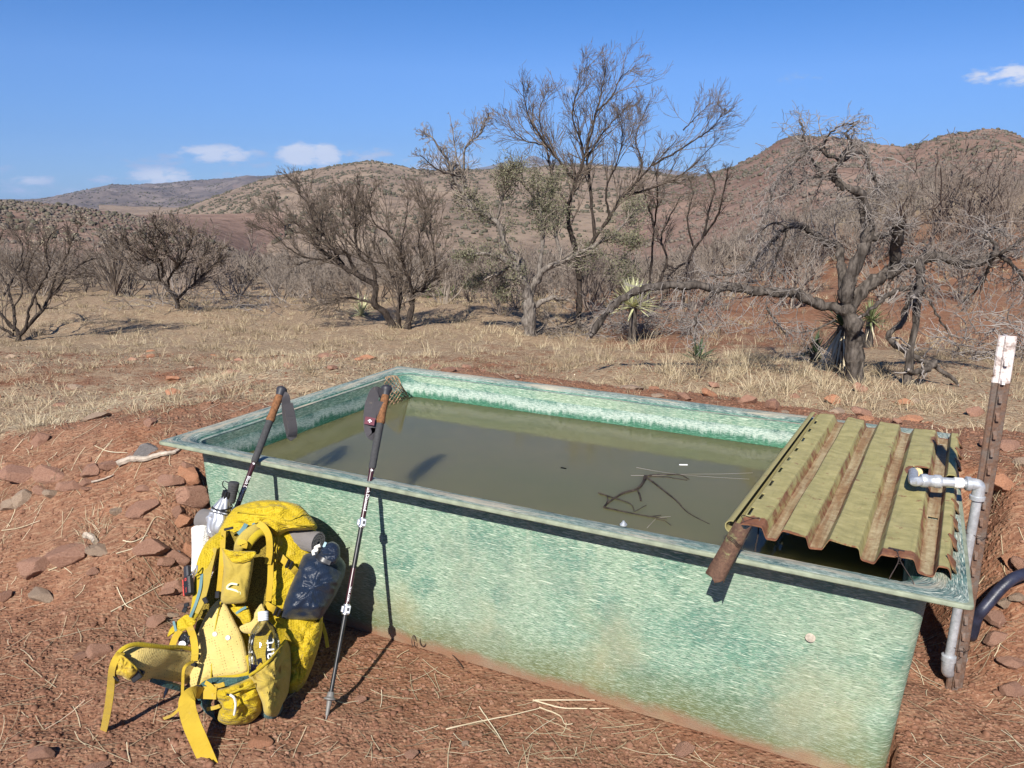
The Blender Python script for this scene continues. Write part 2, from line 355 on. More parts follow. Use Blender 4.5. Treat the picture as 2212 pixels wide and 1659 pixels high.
def m_leaf(name, a, b, rough=.7):
    t = NT(name); n = t.noise(t.geo(), 5., 3, .6); M[name] = t.done(t.bsdf(t.mix(t.ramp(n, [(.35, 0.), (.65, 1.)]), a, b), rough, spec=.3))
m_leaf('oak_leaf', (.075, .078, .042), (.19, .18, .11)); m_leaf('yucca_green', (.10, .13, .05), (.20, .225, .105), .5); m_leaf('yucca_dark', (.035, .06, .03), (.085, .115, .055), .5); m_leaf('yucca_pale', (.38, .38, .20), (.55, .54, .32), .5); m_leaf('yucca_dead', (.42, .34, .22), (.60, .52, .37))
m_leaf('scrub_leaf', (.055, .052, .034), (.115, .10, .066)); m_leaf('scrub_bare', (.095, .075, .058), (.165, .135, .105))
def m_grass():
    t = NT('dry_grass'); a = t.attr('tone'); col = t.ramp(a, [(0., (.15, .115, .078)), (.4, (.34, .265, .165)), (.75, (.50, .415, .275)), (1., (.62, .54, .39))]); M['grass'] = t.done(t.bsdf(col, .8, spec=.2))
m_grass()
def m_rock(name, a, b, c):
    t = NT(name); p = t.co(); n = t.noise(p, 9, 6, .7); n2 = t.noise(p, 60, 3, .6)
    col = t.ramp(n, [(.3, a), (.5, b), (.72, c)]); col = t.mix(t.ramp(n2, [(.60, 0.), (.7, .5)]), col, (.46, .34, .26)); col = t.mix(t.math('MULTIPLY', t.rnd(), .45), col, a)
    M[name] = t.done(t.bsdf(col, .92, t.bump(t.math('ADD', n, t.math('MULTIPLY', n2, .35)), .9, .012), spec=.2))
m_rock('rock_red', (.22, .115, .078), (.37, .205, .14), (.46, .28, .20)); m_rock('rock_orange', (.32, .15, .085), (.46, .22, .125), (.52, .30, .19)); m_rock('rock_pale', (.25, .17, .12), (.38, .28, .20), (.47, .36, .27)); m_rock('rock_grey', (.16, .145, .14), (.24, .22, .21), (.33, .31, .30))
def m_fibre(name, base, pale, dark, wh, where):
    """weathered fibreglass: chopped strand pattern over mottled green; uv = metres along / up the wall"""
    t = NT(name); uv = t.co('UV'); p = t.geo(); X = t.sep(uv)
    def fib(ang, ln, wd, thr, w=.05):
        return t.ramp(t.noise(t.mapp(uv, (0, 0, ang), (1 / ln, 1 / wd, 1)), 1., 1.5, .5), [(thr, 0.), (thr + w, 1.)])
    mot = t.noise(p, 2.6, 5, .6); mot2 = t.noise(p, 7.5, 4, .6)
    col = t.mix(t.ramp(mot, [(.38, 0.), (.58, 1.)]), base, pale)
    col = t.mix(t.ramp(mot2, [(.50, 0.), (.64, .8)]), col, dark)
    fw = t.math('MAXIMUM', t.math('MAXIMUM', fib(-.18, .036, .0026, .60), fib(.22, .03, .0026, .62)), t.math('MAXIMUM', fib(1.2, .026, .0026, .61), fib(-.85, .026, .0026, .60)))
    fd = t.math('MAXIMUM', t.math('MAXIMUM', fib(.65, .02, .0026, .575), fib(1.9, .02, .0026, .58)), fib(-.4, .022, .0026, .58))
    col = t.mix(t.math('MULTIPLY', fd, .6), col, tuple(x * .42 for x in dark))
    col = t.mix(t.math('MULTIPLY', fw, .5), col, wh)
    big = t.ramp(t.noise(t.mapp(uv, (0, 0, -.14), (1 / .06, 1 / .0042, 1)), 1., 1., .4), [(.685, 0.), (.71, 1.)])
    col = t.mix(t.math('MULTIPLY', big, .85), col, tuple(min(1., x * 1.12) for x in wh))
    if where == 'out':
        z = t.sep(p)[2]; zn = t.math('ADD', z, t.math('MULTIPLY', t.math('SUBTRACT', t.noise(p, 5., 5, .65), .5), .16))
        ol = t.ramp(zn, [(.05, .85), (.21, .0)]); col = t.mix(t.math('MULTIPLY', ol, t.math('SUBTRACT', 1., t.math('MULTIPLY', fw, .5))), col, (.12, .125, .045))
        mud = t.ramp(t.math('ADD', z, t.math('MULTIPLY', t.math('SUBTRACT', t.noise(p, 7., 4, .6), .5), .09)), [(.018, .95), (.055, 0.)]); col = t.mix(mud, col, (.235, .125, .075))
        tan = t.ramp(t.noise(p, 2.3, 4, .6), [(.50, 0.), (.66, .62)]); col = t.mix(t.math('MULTIPLY', tan, t.ramp(zn, [(.1, 1.), (.5, .15)])), col, (.33, .29, .16)); dr = t.ramp(t.noise(t.mapp(uv, scale=(22, 1.1, 1)), 1., 4, .65), [(.55, 0.), (.70, .45)]); col = t.mix(t.math('MULTIPLY', dr, t.ramp(z, [(.25, .25), (.62, 1.)])), col, (.33, .38, .28)); gr = t.ramp(t.noise(p, 1.9, 4, .6), [(.52, 0.), (.68, .45)]); col = t.mix(gr, col, (.25, .27, .20)); sp = t.ramp(t.noise(p, 90, 2, .5), [(.72, 0.), (.76, .6)]); col = t.mix(sp, col, (.55, .47, .36))
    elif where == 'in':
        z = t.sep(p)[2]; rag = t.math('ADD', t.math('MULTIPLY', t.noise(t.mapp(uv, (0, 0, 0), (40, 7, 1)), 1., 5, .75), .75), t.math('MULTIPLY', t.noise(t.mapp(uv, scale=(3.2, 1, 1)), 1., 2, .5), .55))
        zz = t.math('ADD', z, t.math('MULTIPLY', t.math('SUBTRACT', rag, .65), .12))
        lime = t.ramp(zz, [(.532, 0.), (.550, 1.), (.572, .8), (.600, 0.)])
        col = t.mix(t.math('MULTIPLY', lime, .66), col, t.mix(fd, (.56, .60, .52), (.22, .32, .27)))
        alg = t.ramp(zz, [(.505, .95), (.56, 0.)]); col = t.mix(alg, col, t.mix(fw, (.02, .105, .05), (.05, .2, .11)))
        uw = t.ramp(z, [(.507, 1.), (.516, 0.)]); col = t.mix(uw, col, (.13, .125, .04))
    else:
        sc = t.ramp(t.noise(t.mapp(uv, scale=(2.5, 30, 1)), 1., 5, .65), [(.48, 0.), (.62, .8)]); col = t.mix(sc, col, (.44, .37, .27))
    nm = t.bump(t.math('SUBTRACT', fw, t.math('MULTIPLY', fd, .8)), .35, .002)
    M[name] = t.done(t.bsdf(col, .55, nm, spec=.35))
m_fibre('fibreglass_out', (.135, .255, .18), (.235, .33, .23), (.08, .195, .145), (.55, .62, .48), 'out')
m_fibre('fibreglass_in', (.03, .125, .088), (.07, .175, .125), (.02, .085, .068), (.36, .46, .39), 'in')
m_fibre('fibreglass_rim', (.10, .175, .155), (.23, .28, .24), (.04, .09, .09), (.55, .57, .48), 'rim')
plain('fibre_edge', (.21, .235, .165), .6, var=.25, scale=25, bump=.4)
def m_water():
    t = NT('murky_water'); p = t.geo(); n = t.noise(p, 1.4, 4, .6)
    col = t.mix(t.ramp(n, [(.35, 0.), (.65, 1.)]), (.145, .142, .065), (.17, .152, .072))
    h = t.math('ADD', t.math('MULTIPLY', t.noise(t.mapp(p, scale=(1, 1.7, 1)), 42, 2, .5), .35), t.noise(t.mapp(p, (0, 0, .5), (1, 2.2, 1)), 14, 2, .5, .6))
    nm = t.bump(h, .06, .006)
    d = t.nd('ShaderNodeSubsurfaceScattering'); d.falloff = 'BURLEY'; t.set(d.inputs['Color'], col); d.inputs['Scale'].default_value = .22; d.inputs['Radius'].default_value = (.8, .8, .55)
    tr = t.nd('ShaderNodeBsdfTransparent'); tr.inputs[0].default_value = (.72, .66, .36, 1)
    m1 = t.nd('ShaderNodeMixShader'); m1.inputs[0].default_value = .3; t.t.links.new(d.outputs[0], m1.inputs[1]); t.t.links.new(tr.outputs[0], m1.inputs[2])
    gl = t.nd('ShaderNodeBsdfGlossy'); gl.inputs['Roughness'].default_value = .015; t.set(gl.inputs['Normal'], nm)
    fr = t.nd('ShaderNodeFresnel'); fr.inputs[0].default_value = 1.333; t.set(fr.inputs['Normal'], nm)
    m2 = t.nd('ShaderNodeMixShader'); t.t.links.new(fr.outputs[0], m2.inputs[0]); t.t.links.new(m1.outputs[0], m2.inputs[1]); t.t.links.new(gl.outputs[0], m2.inputs[2])
    M['water'] = t.done(m2.outputs[0]); t = NT('water_deep'); M['water_deep'] = t.done(t.bsdf((.12, .11, .05), .9))
m_water()
def m_cover():
    t = NT('rusty_olive_paint'); p = t.geo(); uv = t.co('UV'); X = t.sep(uv)
    n = t.noise(p, 7, 6, .7); n2 = t.noise(p, 40, 4, .7); st = t.noise(t.mapp(uv, scale=(60, 5, 1)), 1., 5, .65); cr = t.noise(t.mapp(uv, scale=(14, 24, 1)), 1., 6, .7)
    col = t.ramp(cr, [(.3, (.20, .18, .072)), (.55, (.31, .27, .115)), (.75, (.40, .345, .165))])
    col = t.mix(t.ramp(st, [(.55, 0.), (.75, .5)]), col, (.16, .155, .06))
    r = t.attr('rust'); rr = t.math('ADD', r, t.math('MULTIPLY', t.math('SUBTRACT', n, .5), .9)); rr = t.math('ADD', rr, t.math('MULTIPLY', t.math('SUBTRACT', st, .5), .5))
    rust = t.ramp(n2, [(.3, (.105, .036, .02)), (.55, (.185, .072, .036)), (.75, (.27, .135, .075))])
    v = t.attr('valley'); vd = t.math('ADD', v, t.math('MULTIPLY', t.math('SUBTRACT', st, .5), .8))
    col = t.mix(t.ramp(vd, [(.45, 0.), (.8, .85)]), col, t.mix(t.ramp(t.noise(t.mapp(uv, scale=(40, 3, 1)), 1., 4, .6), [(.42, 0.), (.6, 1.)]), t.ramp(n2, [(.3, (.20, .14, .08)), (.6, (.36, .29, .18)), (.8, (.48, .43, .32))]), t.ramp(n2, [(.3, (.13, .06, .03)), (.7, (.27, .155, .08))])))
    col = t.mix(t.ramp(rr, [(.46, 0.), (.58, .95)]), col, rust)
    col = t.mix(t.ramp(t.noise(p, 22, 5, .75), [(.60, 0.), (.68, .85)]), col, (.17, .075, .038)); col = t.mix(t.ramp(t.noise(p, 5, 4, .6), [(.58, 0.), (.72, .35)]), col, (.22, .19, .10))
    M['cover'] = t.done(t.bsdf(col, .62, t.bump(t.math('ADD', n2, st), .3, .003), .0, .35))
m_cover()
def m_rusty(name, base, amt):
    t = NT(name); p = t.co(); n = t.noise(p, 22, 7, .75); n2 = t.noise(p, 90, 4, .7)
    rust = t.ramp(n2, [(.3, (.075, .042, .03)), (.6, (.15, .085, .055)), (.8, (.26, .15, .10))])
    M[name] = t.done(t.bsdf(t.mix(t.ramp(n, [(amt, 1.), (amt + .14, 0.)]), base, rust), .7, t.bump(n2, .5, .004), .15, .4))
m_rusty('post_steel', (.125, .098, .082), .46); m_rusty('post_white', (.62, .55, .52), .37); m_rusty('bracket_paint', (.20, .24, .10), .56); m_rusty('mesh_rust', (.42, .27, .15), .45)
def m_galv():
    t = NT('galvanised'); p = t.co(); n = t.noise(p, 45, 5, .7)
    col = t.mix(t.ramp(n, [(.35, 0.), (.65, 1.)]), (.36, .375, .39), (.58, .60, .62)); M['galv'] = t.done(t.bsdf(col, .42, t.bump(n, .15, .003), .5, .5))
m_galv()
plain('hose', (.018, .02, .036), .42, var=.5, scale=25, bump=.35, spec=.5)
def m_fabric(name, a, b, rough=.62, grid=900., wr=1., dots=None, shine=.3, dusty=.3, bs=.85):
    """ripstop or mesh cloth: fine weave lines, soft wrinkles, faint dust"""
    t = NT(name); p = t.co(); n = t.noise(p, 6, 4, .55); col = t.mix(t.ramp(n, [(.3, 0.), (.7, 1.)]), a, b)
    w1 = t.wave(t.mapp(p, (.3, .2, .1)), grid / 20, .2, 1, 'X'); w2 = t.wave(t.mapp(p, (.1, .3, .2)), grid / 20, .2, 1, 'Z'); wv = t.math('MAXIMUM', w1, w2)
    col = t.mix(t.math('MULTIPLY', t.ramp(wv, [(.8, 0.), (.95, 1.)]), .16), col, tuple(min(1, x * 1.5 + .02) for x in b))
    if dots:
        d = t.vor(t.mapp(p, (.5, .35, .2)), dots, rand=.0); col = t.mix(t.ramp(d, [(.16, .75), (.26, 0.)]), col, tuple(x * .3 for x in a))
    dust = t.ramp(t.noise(p, 35, 5, .7), [(.6, 0.), (.75, dusty)]); col = t.mix(dust, col, (.42, .33, .2))
    wn = t.noise(t.mapp(p, (.2, .5, .1), (1, 1, 2.2)), 13, 4, .6, 1.2)
    nm = t.bump(t.math('ADD', t.math('MULTIPLY', wn, wr), t.math('MULTIPLY', wv, .05)), bs, .02); M[name] = t.done(t.bsdf(col, rough, nm, spec=shine, sheen=.1))
m_fabric('yellow_ripstop', (.36, .25, .004), (.47, .335, .008)); m_fabric('yellow_strap', (.42, .27, .015), (.52, .36, .03), .7, 3000, .25); m_fabric('yellow_mesh', (.33, .235, .03), (.44, .33, .065), .8, 2600, .3); m_fabric('yellow_foam', (.47, .35, .10), (.58, .45, .17), .8, 2000, .35, dots=115)
m_fabric('yellow_edge', (.36, .26, .006), (.46, .34, .012), .75, 3000, .2)
m_fabric('teal_cloth', (.022, .062, .062), (.04, .10, .095)); m_fabric('navy_cloth', (.0035, .008, .02), (.008, .018, .04), .42, 1200, .5, shine=.4, dusty=.04, bs=.35); m_fabric('grey_foam', (.115, .105, .10), (.175, .16, .155), .9, 2500, .5); m_fabric('tyvek', (.62, .60, .54), (.74, .72, .66), .7, 900, .9); m_fabric('grey_strap', (.05, .046, .05), (.085, .078, .083), .8, 3000, .2)
plain('black_plastic', (.014, .014, .016), .38, var=.3, scale=60, spec=.5); plain('black_foam', (.045, .045, .046), .85, var=.25, scale=120, bump=.3); plain('dark_cap', (.028, .028, .034), .5, var=.2, scale=60)
plain('cork', (.17, .075, .03), .8, var=.45, scale=140, bump=.4); plain('maroon', (.042, .013, .016), .3, var=.15, spec=.55); plain('carbon_black', (.018, .018, .019), .4, var=.8, scale=40); plain('clamp_metal', (.6, .6, .6), .3, .85); plain('tip_metal', (.19, .18, .165), .55, .3, bump=.3)
plain('silver_foil', (.46, .47, .49), .42, .6, var=.15, scale=14, bump=.7, bscale=16); plain('red_plastic', (.5, .06, .045), .4); plain('white_print', (.8, .8, .8), .6, var=.03); plain('wire', (.075, .055, .045), .5, .5, var=.4, scale=60); plain('wood_pale', (.36, .30, .24), .85, var=.35, scale=40, bump=.5); plain('label_red', (.13, .035, .05), .7); plain('teal_trim', (.10, .19, .20), .7); plain('cord_white', (.6, .58, .52), .8); plain('label_blue', (.012, .02, .17), .4); plain('blue_tape', (.35, .5, .55), .6); plain('brass', (.55, .43, .22), .4, .6, var=.3)
def m_pet():
    t = NT('clear_plastic'); p = t.co(); n = t.noise(p, 30, 3)
    g = t.nd('ShaderNodeBsdfGlossy'); g.inputs['Roughness'].default_value = .06; nm = t.bump(n, .25, .004); t.set(g.inputs['Normal'], nm)
    tr = t.nd('ShaderNodeBsdfTransparent'); tr.inputs[0].default_value = (.86, .87, .86, 1); fr = t.nd('ShaderNodeFresnel'); fr.inputs[0].default_value = 1.5; t.set(fr.inputs['Normal'], nm)
    mx = t.nd('ShaderNodeMixShader'); t.set(mx.inputs[0], t.math('ADD', fr.outputs[0], .02)); t.t.links.new(tr.outputs[0], mx.inputs[1]); t.t.links.new(g.outputs[0], mx.inputs[2]); M['pet'] = t.done(mx.outputs[0])
    t = NT('white_clear'); M['cap_clear'] = t.done(t.bsdf((.6, .62, .64), .25, spec=.6))
m_pet()
# ------------------------------------------------------------------ ground sheet
RNG = np.random.default_rng(7)
def litter(x, y):
    """how much straw covers the soil: the trodden soil round the tank is bare"""
    x = np.asarray(x, float); y = np.asarray(y, float); u, v = w2t(x, y)
    edge = 3.75 + .30 * np.maximum(x + 1.3, 0) * (x < .2) + .35 * (x < -3.2) * 0
    g = S((y - edge - fbm(x * .8, y * .8, 3, 41) * 1.1) / .7)
    right = (u > .5) * 1.0
    g = np.where(x > -.4, np.maximum(S((v - LV - .62 - .35 * S((x - .2) / 1.5) - fbm(x, y, 3, 42) * .7) / .6) * .8, 0), g)
    g = np.where((u > LU) & (v < LV + .5), .28 * S((u - LU) / .8), g)
    def hole(cx, cy, a, b, w): return w * np.exp(-(((x - cx) / a) ** 2 + ((y - cy) / b) ** 2) ** 1.5)
    g = g - hole(.0, 5.75, 1.5, .42, .85) - hole(-1.75, 4.55, .45, .22, .6) - hole(-3.2, 6.6, 1.7, .7, .42) - hole(-1.2, 8.1, 2.2, .6, .35) - hole(-5., 8., 1.8, .8, .3) - hole(3.2, 4.6, 1.5, .35, .5)
    g = g * (1 - .72 * S((y - 8) / 3) * S((x - .5) / 1.5)) * (1 - .30 * S((y - 5) / 1.5) * (1 - S((y - 10) / 3)) * (x < .5)) + .06
    g = g + .10 * S((y - 2.4) / 1.2) * (x < -1) * (.5 + fbm(x * 1.5, y * 1.5, 3, 44))
    return np.clip(g, 0, 1)
def build_ground():
    r = np.concatenate([np.arange(.3, 1.5, .05), np.arange(1.5, 6.5, .024)]); rr = [6.5]
    while rr[-1] < 9000: rr.append(rr[-1] * 1.0135 + .002)
    r = np.concatenate([r, rr])
    a = np.concatenate([np.radians(np.arange(-55, 55, .25)), np.radians(np.arange(55, 305, 4.))])
    R_, A_ = np.meshgrid(r, a, indexing='ij'); x, y = R_ * np.sin(A_), R_ * np.cos(A_); z = gz(x, y)
    m, n = R_.shape; V = np.stack([x, y, z], -1).reshape(-1, 3)
    i, j = np.meshgrid(np.arange(m - 1), np.arange(n), indexing='ij'); k = (j + 1) % n
    F = np.stack([i * n + j, i * n + k, (i + 1) * n + k, (i + 1) * n + j], -1).reshape(-1, 4)[:, ::-1]
    V = np.vstack([V, [[0, 0, g1(0, .01)]]])
    o = mesh_np('ground', V, F, M['ground'], None, True, {'litter': np.append(litter(x, y).ravel(), 0), 'far': np.append(S((R_ - 22) / 30).ravel(), 0)})
    tag(o, kind='structure')
build_ground()

# ------------------------------------------------------------------ hills: ridge lines at their real distance, slopes falling towards the valley
HILLS = {}
def hill(name, pts, D, r0, rend, mat_, amp, fs, nr=90, zbase=None, power=1.15, cliff=None):
    xs = np.array([p[0] for p in pts], float); ys = np.array([p[1] for p in pts], float)
    X = np.arange(xs[0], xs[-1] + 1, 4.); Y_ = np.interp(X, xs, ys)
    ker = np.ones(5) / 5; Y_ = np.convolve(np.pad(Y_, 2, 'edge'), ker, 'valid')
    d = np.array([ray(*q22(a, b)) for a, b in zip(X, Y_)]); hz = np.hypot(d[:, 0], d[:, 1]); top = CAMH + D * d[:, 2] / hz; dx, dy = d[:, 0] / hz, d[:, 1] / hz
    r = np.concatenate([np.linspace(r0, D, nr), np.linspace(D, rend, 16)[1:]])
    R_ = r[:, None]; x, y = R_ * dx[None], R_ * dy[None]
    base = gz(r0 * dx, r0 * dy, False) - .5 if zbase is None else np.full(len(X), zbase)
    t = np.clip((R_ - r0) / (D - r0), 0, 1); p = np.sin(t * np.pi / 2) ** power * .55 + .45 * t ** 1.3
    z = base[None] + (top - base)[None] * p
    bk = np.clip((R_ - D) / (rend - D), 0, 1); z = z - bk ** 1.3 * (top - base)[None] * 1.1
    hgt = np.abs(top - base)[None]
    nz = fbm(x / fs, y / fs, 5, 61) * 1.3 - np.abs(fbm(x / fs * .7 + 5, y / fs * .35, 4, 63)) * 2.2 + .3
    z = z + nz * amp * np.sin(np.pi * np.clip(t, 0, 1)) ** .8 * np.clip(hgt / 20, .2, 1) + fbm(x / fs * 6, y / fs * 6, 3, 67) * amp * .16
    V = np.stack([x, y, z], -1).reshape(-1, 3); m, n = x.shape
    i, j = np.meshgrid(np.arange(m - 1), np.arange(n - 1), indexing='ij'); F = np.stack([i * n + j, i * n + j + 1, (i + 1) * n + j + 1, (i + 1) * n + j], -1).reshape(-1, 4)[:, ::-1]
    o = mesh_np(name, V, F, M[mat_], None, True); tag(o, kind='structure'); HILLS[o.name] = (x, y, z, nr); return o
hill('hill', [(220, 510), (280, 484), (350, 464), (420, 441), (500, 412), (570, 388), (640, 372), (700, 362), (760, 353), (800, 349), (830, 354), (880, 364), (940, 370), (1000, 366), (1060, 366), (1120, 364), (1180, 359), (1240, 357), (1300, 360), (1380, 368), (1460, 378), (1540, 390), (1620, 405), (1700, 430), (1760, 460)], 520, 150, 760, 'hill_soil', 6., 60.)
hill('mesa', [(1330, 450), (1380, 426), (1450, 398), (1520, 379), (1580, 362), (1640, 335), (1675, 312), (1690, 303), (1720, 299), (1760, 302), (1800, 306), (1840, 311), (1900, 321), (1950, 326), (1990, 316), (2040, 303), (2080, 296), (2130, 288), (2160, 292), (2200, 305), (2260, 330), (2350, 360), (2450, 400), (2560, 450)], 340, 90, 520, 'mesa_soil', 4.5, 45.)
hill('low_hill', [(-400, 455), (-200, 440), (-100, 433), (0, 435), (60, 438), (120, 442), (200, 453), (280, 467), (350, 482), (420, 502), (470, 522), (520, 548), (570, 578), (620, 605)], 150, 55, 230, 'mesa_soil', 1.2, 22.)
hill('mountain_range', [(-300, 440), (-200, 436), (30, 436), (75, 431), (120, 424), (190, 412), (240, 402), (290, 401), (330, 398), (390, 392), (450, 389), (500, 384), (530, 379), (560, 381), (600, 378), (680, 372), (760, 380), (850, 390), (950, 400), (1050, 430)], 1900, 900, 2600, 'range_rock', 26., 120., zbase=-24)
hill('mountain_peaks', [(780, 420), (860, 374), (930, 380), (1000, 368), (1050, 360), (1085, 352), (1100, 346), (1120, 353), (1150, 333), (1175, 345), (1210, 352), (1260, 352), (1330, 358), (1400, 362), (1440, 366), (1480, 371), (1530, 377), (1600, 388), (1700, 425)], 5200, 3600, 6400, 'peak_rock', 60., 500., zbase=-20)
def scrub(name, hname, n, smin, smax, mat_, seed, tmin=.03, flat=.75):
    """shrubs dotted over a far slope: too many to count, one object"""
    rg = np.random.default_rng(seed); x, y, z, nr = HILLS[hname]; m, k = x.shape; fi = rg.random(n) ** .8 * (1 - tmin) + tmin; fi = fi * (nr + 1); fj = rg.random(n) * (k - 1.01)
    cl = vnoise(fi * .22, fj * .11, seed); keep = cl + rg.random(n) * .35 > .58; fi, fj = fi[keep], fj[keep]; i = np.minimum(fi.astype(int), m - 2); j = fj.astype(int); a = fi - i; b = fj - j
    def il(q): return (q[i, j] * (1 - a) + q[i + 1, j] * a) * (1 - b) + (q[i, j + 1] * (1 - a) + q[i + 1, j + 1] * a) * b
    P = np.stack([il(x), il(y), il(z)], -1); sz = smin + (smax - smin) * rg.random(len(P)) ** 2
    return blobs(name, P, sz, mat_, rg, flat)
def blobs(name, P, sz, mat_, rg, flat=.75):
    n = len(P); ph = (1 + 5 ** .5) / 2
    I = np.array([(-1, ph, 0), (1, ph, 0), (-1, -ph, 0), (1, -ph, 0), (0, -1, ph), (0, 1, ph), (0, -1, -ph), (0, 1, -ph), (ph, 0, -1), (ph, 0, 1), (-ph, 0, -1), (-ph, 0, 1)]) / 1.9
    T = np.array([(0, 11, 5), (0, 5, 1), (0, 1, 7), (0, 7, 10), (0, 10, 11), (1, 5, 9), (5, 11, 4), (11, 10, 2), (10, 7, 6), (7, 1, 8), (3, 9, 4), (3, 4, 2), (3, 2, 6), (3, 6, 8), (3, 8, 9), (4, 9, 5), (2, 4, 11), (6, 2, 10), (8, 6, 7), (9, 8, 1)])
    V = I[None] * (.55 + .9 * rg.random((n, 12, 1))); V[..., 2] = V[..., 2] * flat + .35; V = V * sz[:, None, None] * .5 + P[:, None]
    F = T[None] + (np.arange(n) * 12)[:, None, None]
    o = mesh_np(name, V.reshape(-1, 3), F.reshape(-1, 3), M[mat_]); return tag(o, kind='stuff')
scrub('hillside_scrub', 'hill', 11000, .5, 1.9, 'scrub_leaf', 1, .08); scrub('mesa_scrub', 'mesa', 11000, .35, 1.0, 'scrub_bare', 2, .05); scrub('mesa_bushes', 'mesa', 2600, .5, 1.4, 'scrub_leaf', 22, .35)
scrub('low_hill_scrub', 'low_hill', 5000, .25, .75, 'scrub_bare', 3, .25); scrub('low_hill_bushes', 'low_hill', 1000, .3, 1.0, 'scrub_leaf', 23, .3); scrub('range_scrub', 'mountain_range', 9000, 1.5, 3.6, 'scrub_leaf', 4)

# ------------------------------------------------------------------ stock tank
def ring(o, rc, nc=7, ns=(36, 22), wob=0., oR=None):
    if oR is None: oR = o * 1.55 if o < .086 else o + .047
    x0, x1, y0, y1 = o, LU - oR, o, LV - o; P = []
    for (cx, cy, a0) in ((x0 + rc, y0 + rc, 180), (x1 - rc, y0 + rc, 270), (x1 - rc, y1 - rc, 0), (x0 + rc, y1 - rc, 90)):
        for k in range(nc): a = math.radians(a0 + 90 * k / (nc - 1)); P.append((cx + rc * math.cos(a), cy + rc * math.sin(a)))
    Q = []
    for c in range(4):
        seg = P[c * nc:(c + 1) * nc]; Q += seg; a = seg[-1]; b = P[((c + 1) % 4) * nc]; n = ns[c % 2]
        for k in range(1, n):
            t = k / n; bul = wob * math.sin(math.pi * t); nx, ny = [(0, -1), (1, 0), (0, 1), (-1, 0)][c]
            Q.append((a[0] + (b[0] - a[0]) * t + nx * bul, a[1] + (b[1] - a[1]) * t + ny * bul))
    return np.array(Q)
def shell(name, prof, mats, parent, mi=None):
    rings = []; uvv = []; s0 = None; dl = 0.; prev = None
    for k, (o, z, rc, wob) in enumerate(prof):
        Q = ring(o, rc, wob=wob, oR=o - .008 + .022 * (1 - z / .633) if name == 'outer_wall' or (name == 'rim' and k == 0) else None)
        if s0 is None: s0 = np.append(0, np.cumsum(np.linalg.norm(np.diff(np.vstack([Q, Q[:1]]), axis=0), axis=1)))
        if prev is not None: dl += math.hypot(o - prev[0], z - prev[1])
        prev = (o, z); wz = fbm(Q[:, 0] * 2.2, Q[:, 1] * 2.2 + .3, 3, 71) * (.004 if z > .6 else .003)
        rings.append(np.array([t2w(a, b, z + w) for (a, b), w in zip(Q, wz)])); uvv.append(dl)
    G = np.array(rings); m, n = G.shape[:2]; mb = MB(); mb.grid(G, True); o = mb.build(name, mats, parent, True, 35)
    uvl = o.data.uv_layers.new(name='uv'); vi = np.zeros(len(o.data.loops), np.int32); o.data.loops.foreach_get('vertex_index', vi); row = vi // n; col = vi % n
    U = s0[col].copy(); poly_first = np.repeat(np.arange(len(o.data.polygons)), 4); cell = poly_first % n; U[(cell == n - 1) & (col == 0)] = s0[-1]
    uv = np.stack([U, np.array(uvv)[row]], -1).astype(np.float32); uvl.data.foreach_set('uv', uv.ravel())
    if mi is not None: o.data.polygons.foreach_set('material_index', np.repeat(np.array(mi, np.int32), n))
    return o
tank = thing('stock_tank', 'long green fibreglass water trough with flared rim, full of murky water', 'stock tank', t2w(LU / 2, LV / 2, 0))
shell('outer_wall', [(.128, -.05, .05, .0), (.124, 0, .05, .0), (.120, .1, .05, .005), (.114, .25, .05, .008), (.106, .42, .05, .006), (.099, .58, .05, .002), (.097, .633, .05, 0)], M['fibreglass_out'], tank)
shell('rim', [(.098, .633, .05, 0), (.012, .634, .03, 0), (.002, .6355, .018, 0), (0, .638, .016, 0), (0, .645, .016, 0), (.002, .6485, .016, 0), (.007, .650, .02, 0), (.03, .651, .05, 0), (.048, .6505, .07, 0), (.063, .647, .085, 0), (.074, .639, .09, 0)], [M['fibreglass_rim'], M['fibre_edge']], tank, [0, 1, 1, 1, 1, 1, 0, 0, 0, 0])
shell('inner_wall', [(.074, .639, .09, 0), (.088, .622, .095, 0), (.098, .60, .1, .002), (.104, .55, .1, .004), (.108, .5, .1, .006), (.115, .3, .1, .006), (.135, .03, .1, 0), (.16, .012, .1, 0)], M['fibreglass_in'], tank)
mb = MB(); Q = ring(.158, .1); P = [t2w(a, b, .012) for a, b in Q]; mb.add(P, [tuple(range(len(P)))]); mb.build('tank_floor', M['fibreglass_in'], tank, False)
WZ = .515
Q = ring(.1065, .1, wob=.005); nq = len(Q); ctr = Q.mean(0); G = [[t2w(*(ctr + (q - ctr) * f), WZ) for q in Q] for f in (0.01, .35, .7, 1.0)]
G2 = np.array(G)[:, ::-1]; lo = [np.array([t2w(*(ctr + (q - ctr) * .93), .04) for q in Q])[::-1]]; mb = MB(); mb.grid(G2, True); mb.grid(np.array([G2[-1], lo[0]]), True); mb.add(lo[0], [tuple(range(nq))[::-1]]); wtr = mb.build('water', [M['water'], M['water_deep']], None, True, 30); ii = np.zeros(len(wtr.data.polygons), np.int32); ii[3 * nq:] = 1; wtr.data.polygons.foreach_set('material_index', ii); tag(wtr, kind='structure')
zb8 = zoomer(1400, 1100, 4.424)
b0 = atZ(*zb8(540, 805), .651); bolt = MB(); bolt.lathe([(0, .011), (.003, .011), (.0032, .0075), (.008, .007), (.0085, .004), (.013, .0038), (.014, .0)], b0, (0, 0, 1), 12); bolt.build('rim_bolt', M['galv'], tank)
z4a = zoomer(1650, 1400, 2.6024)
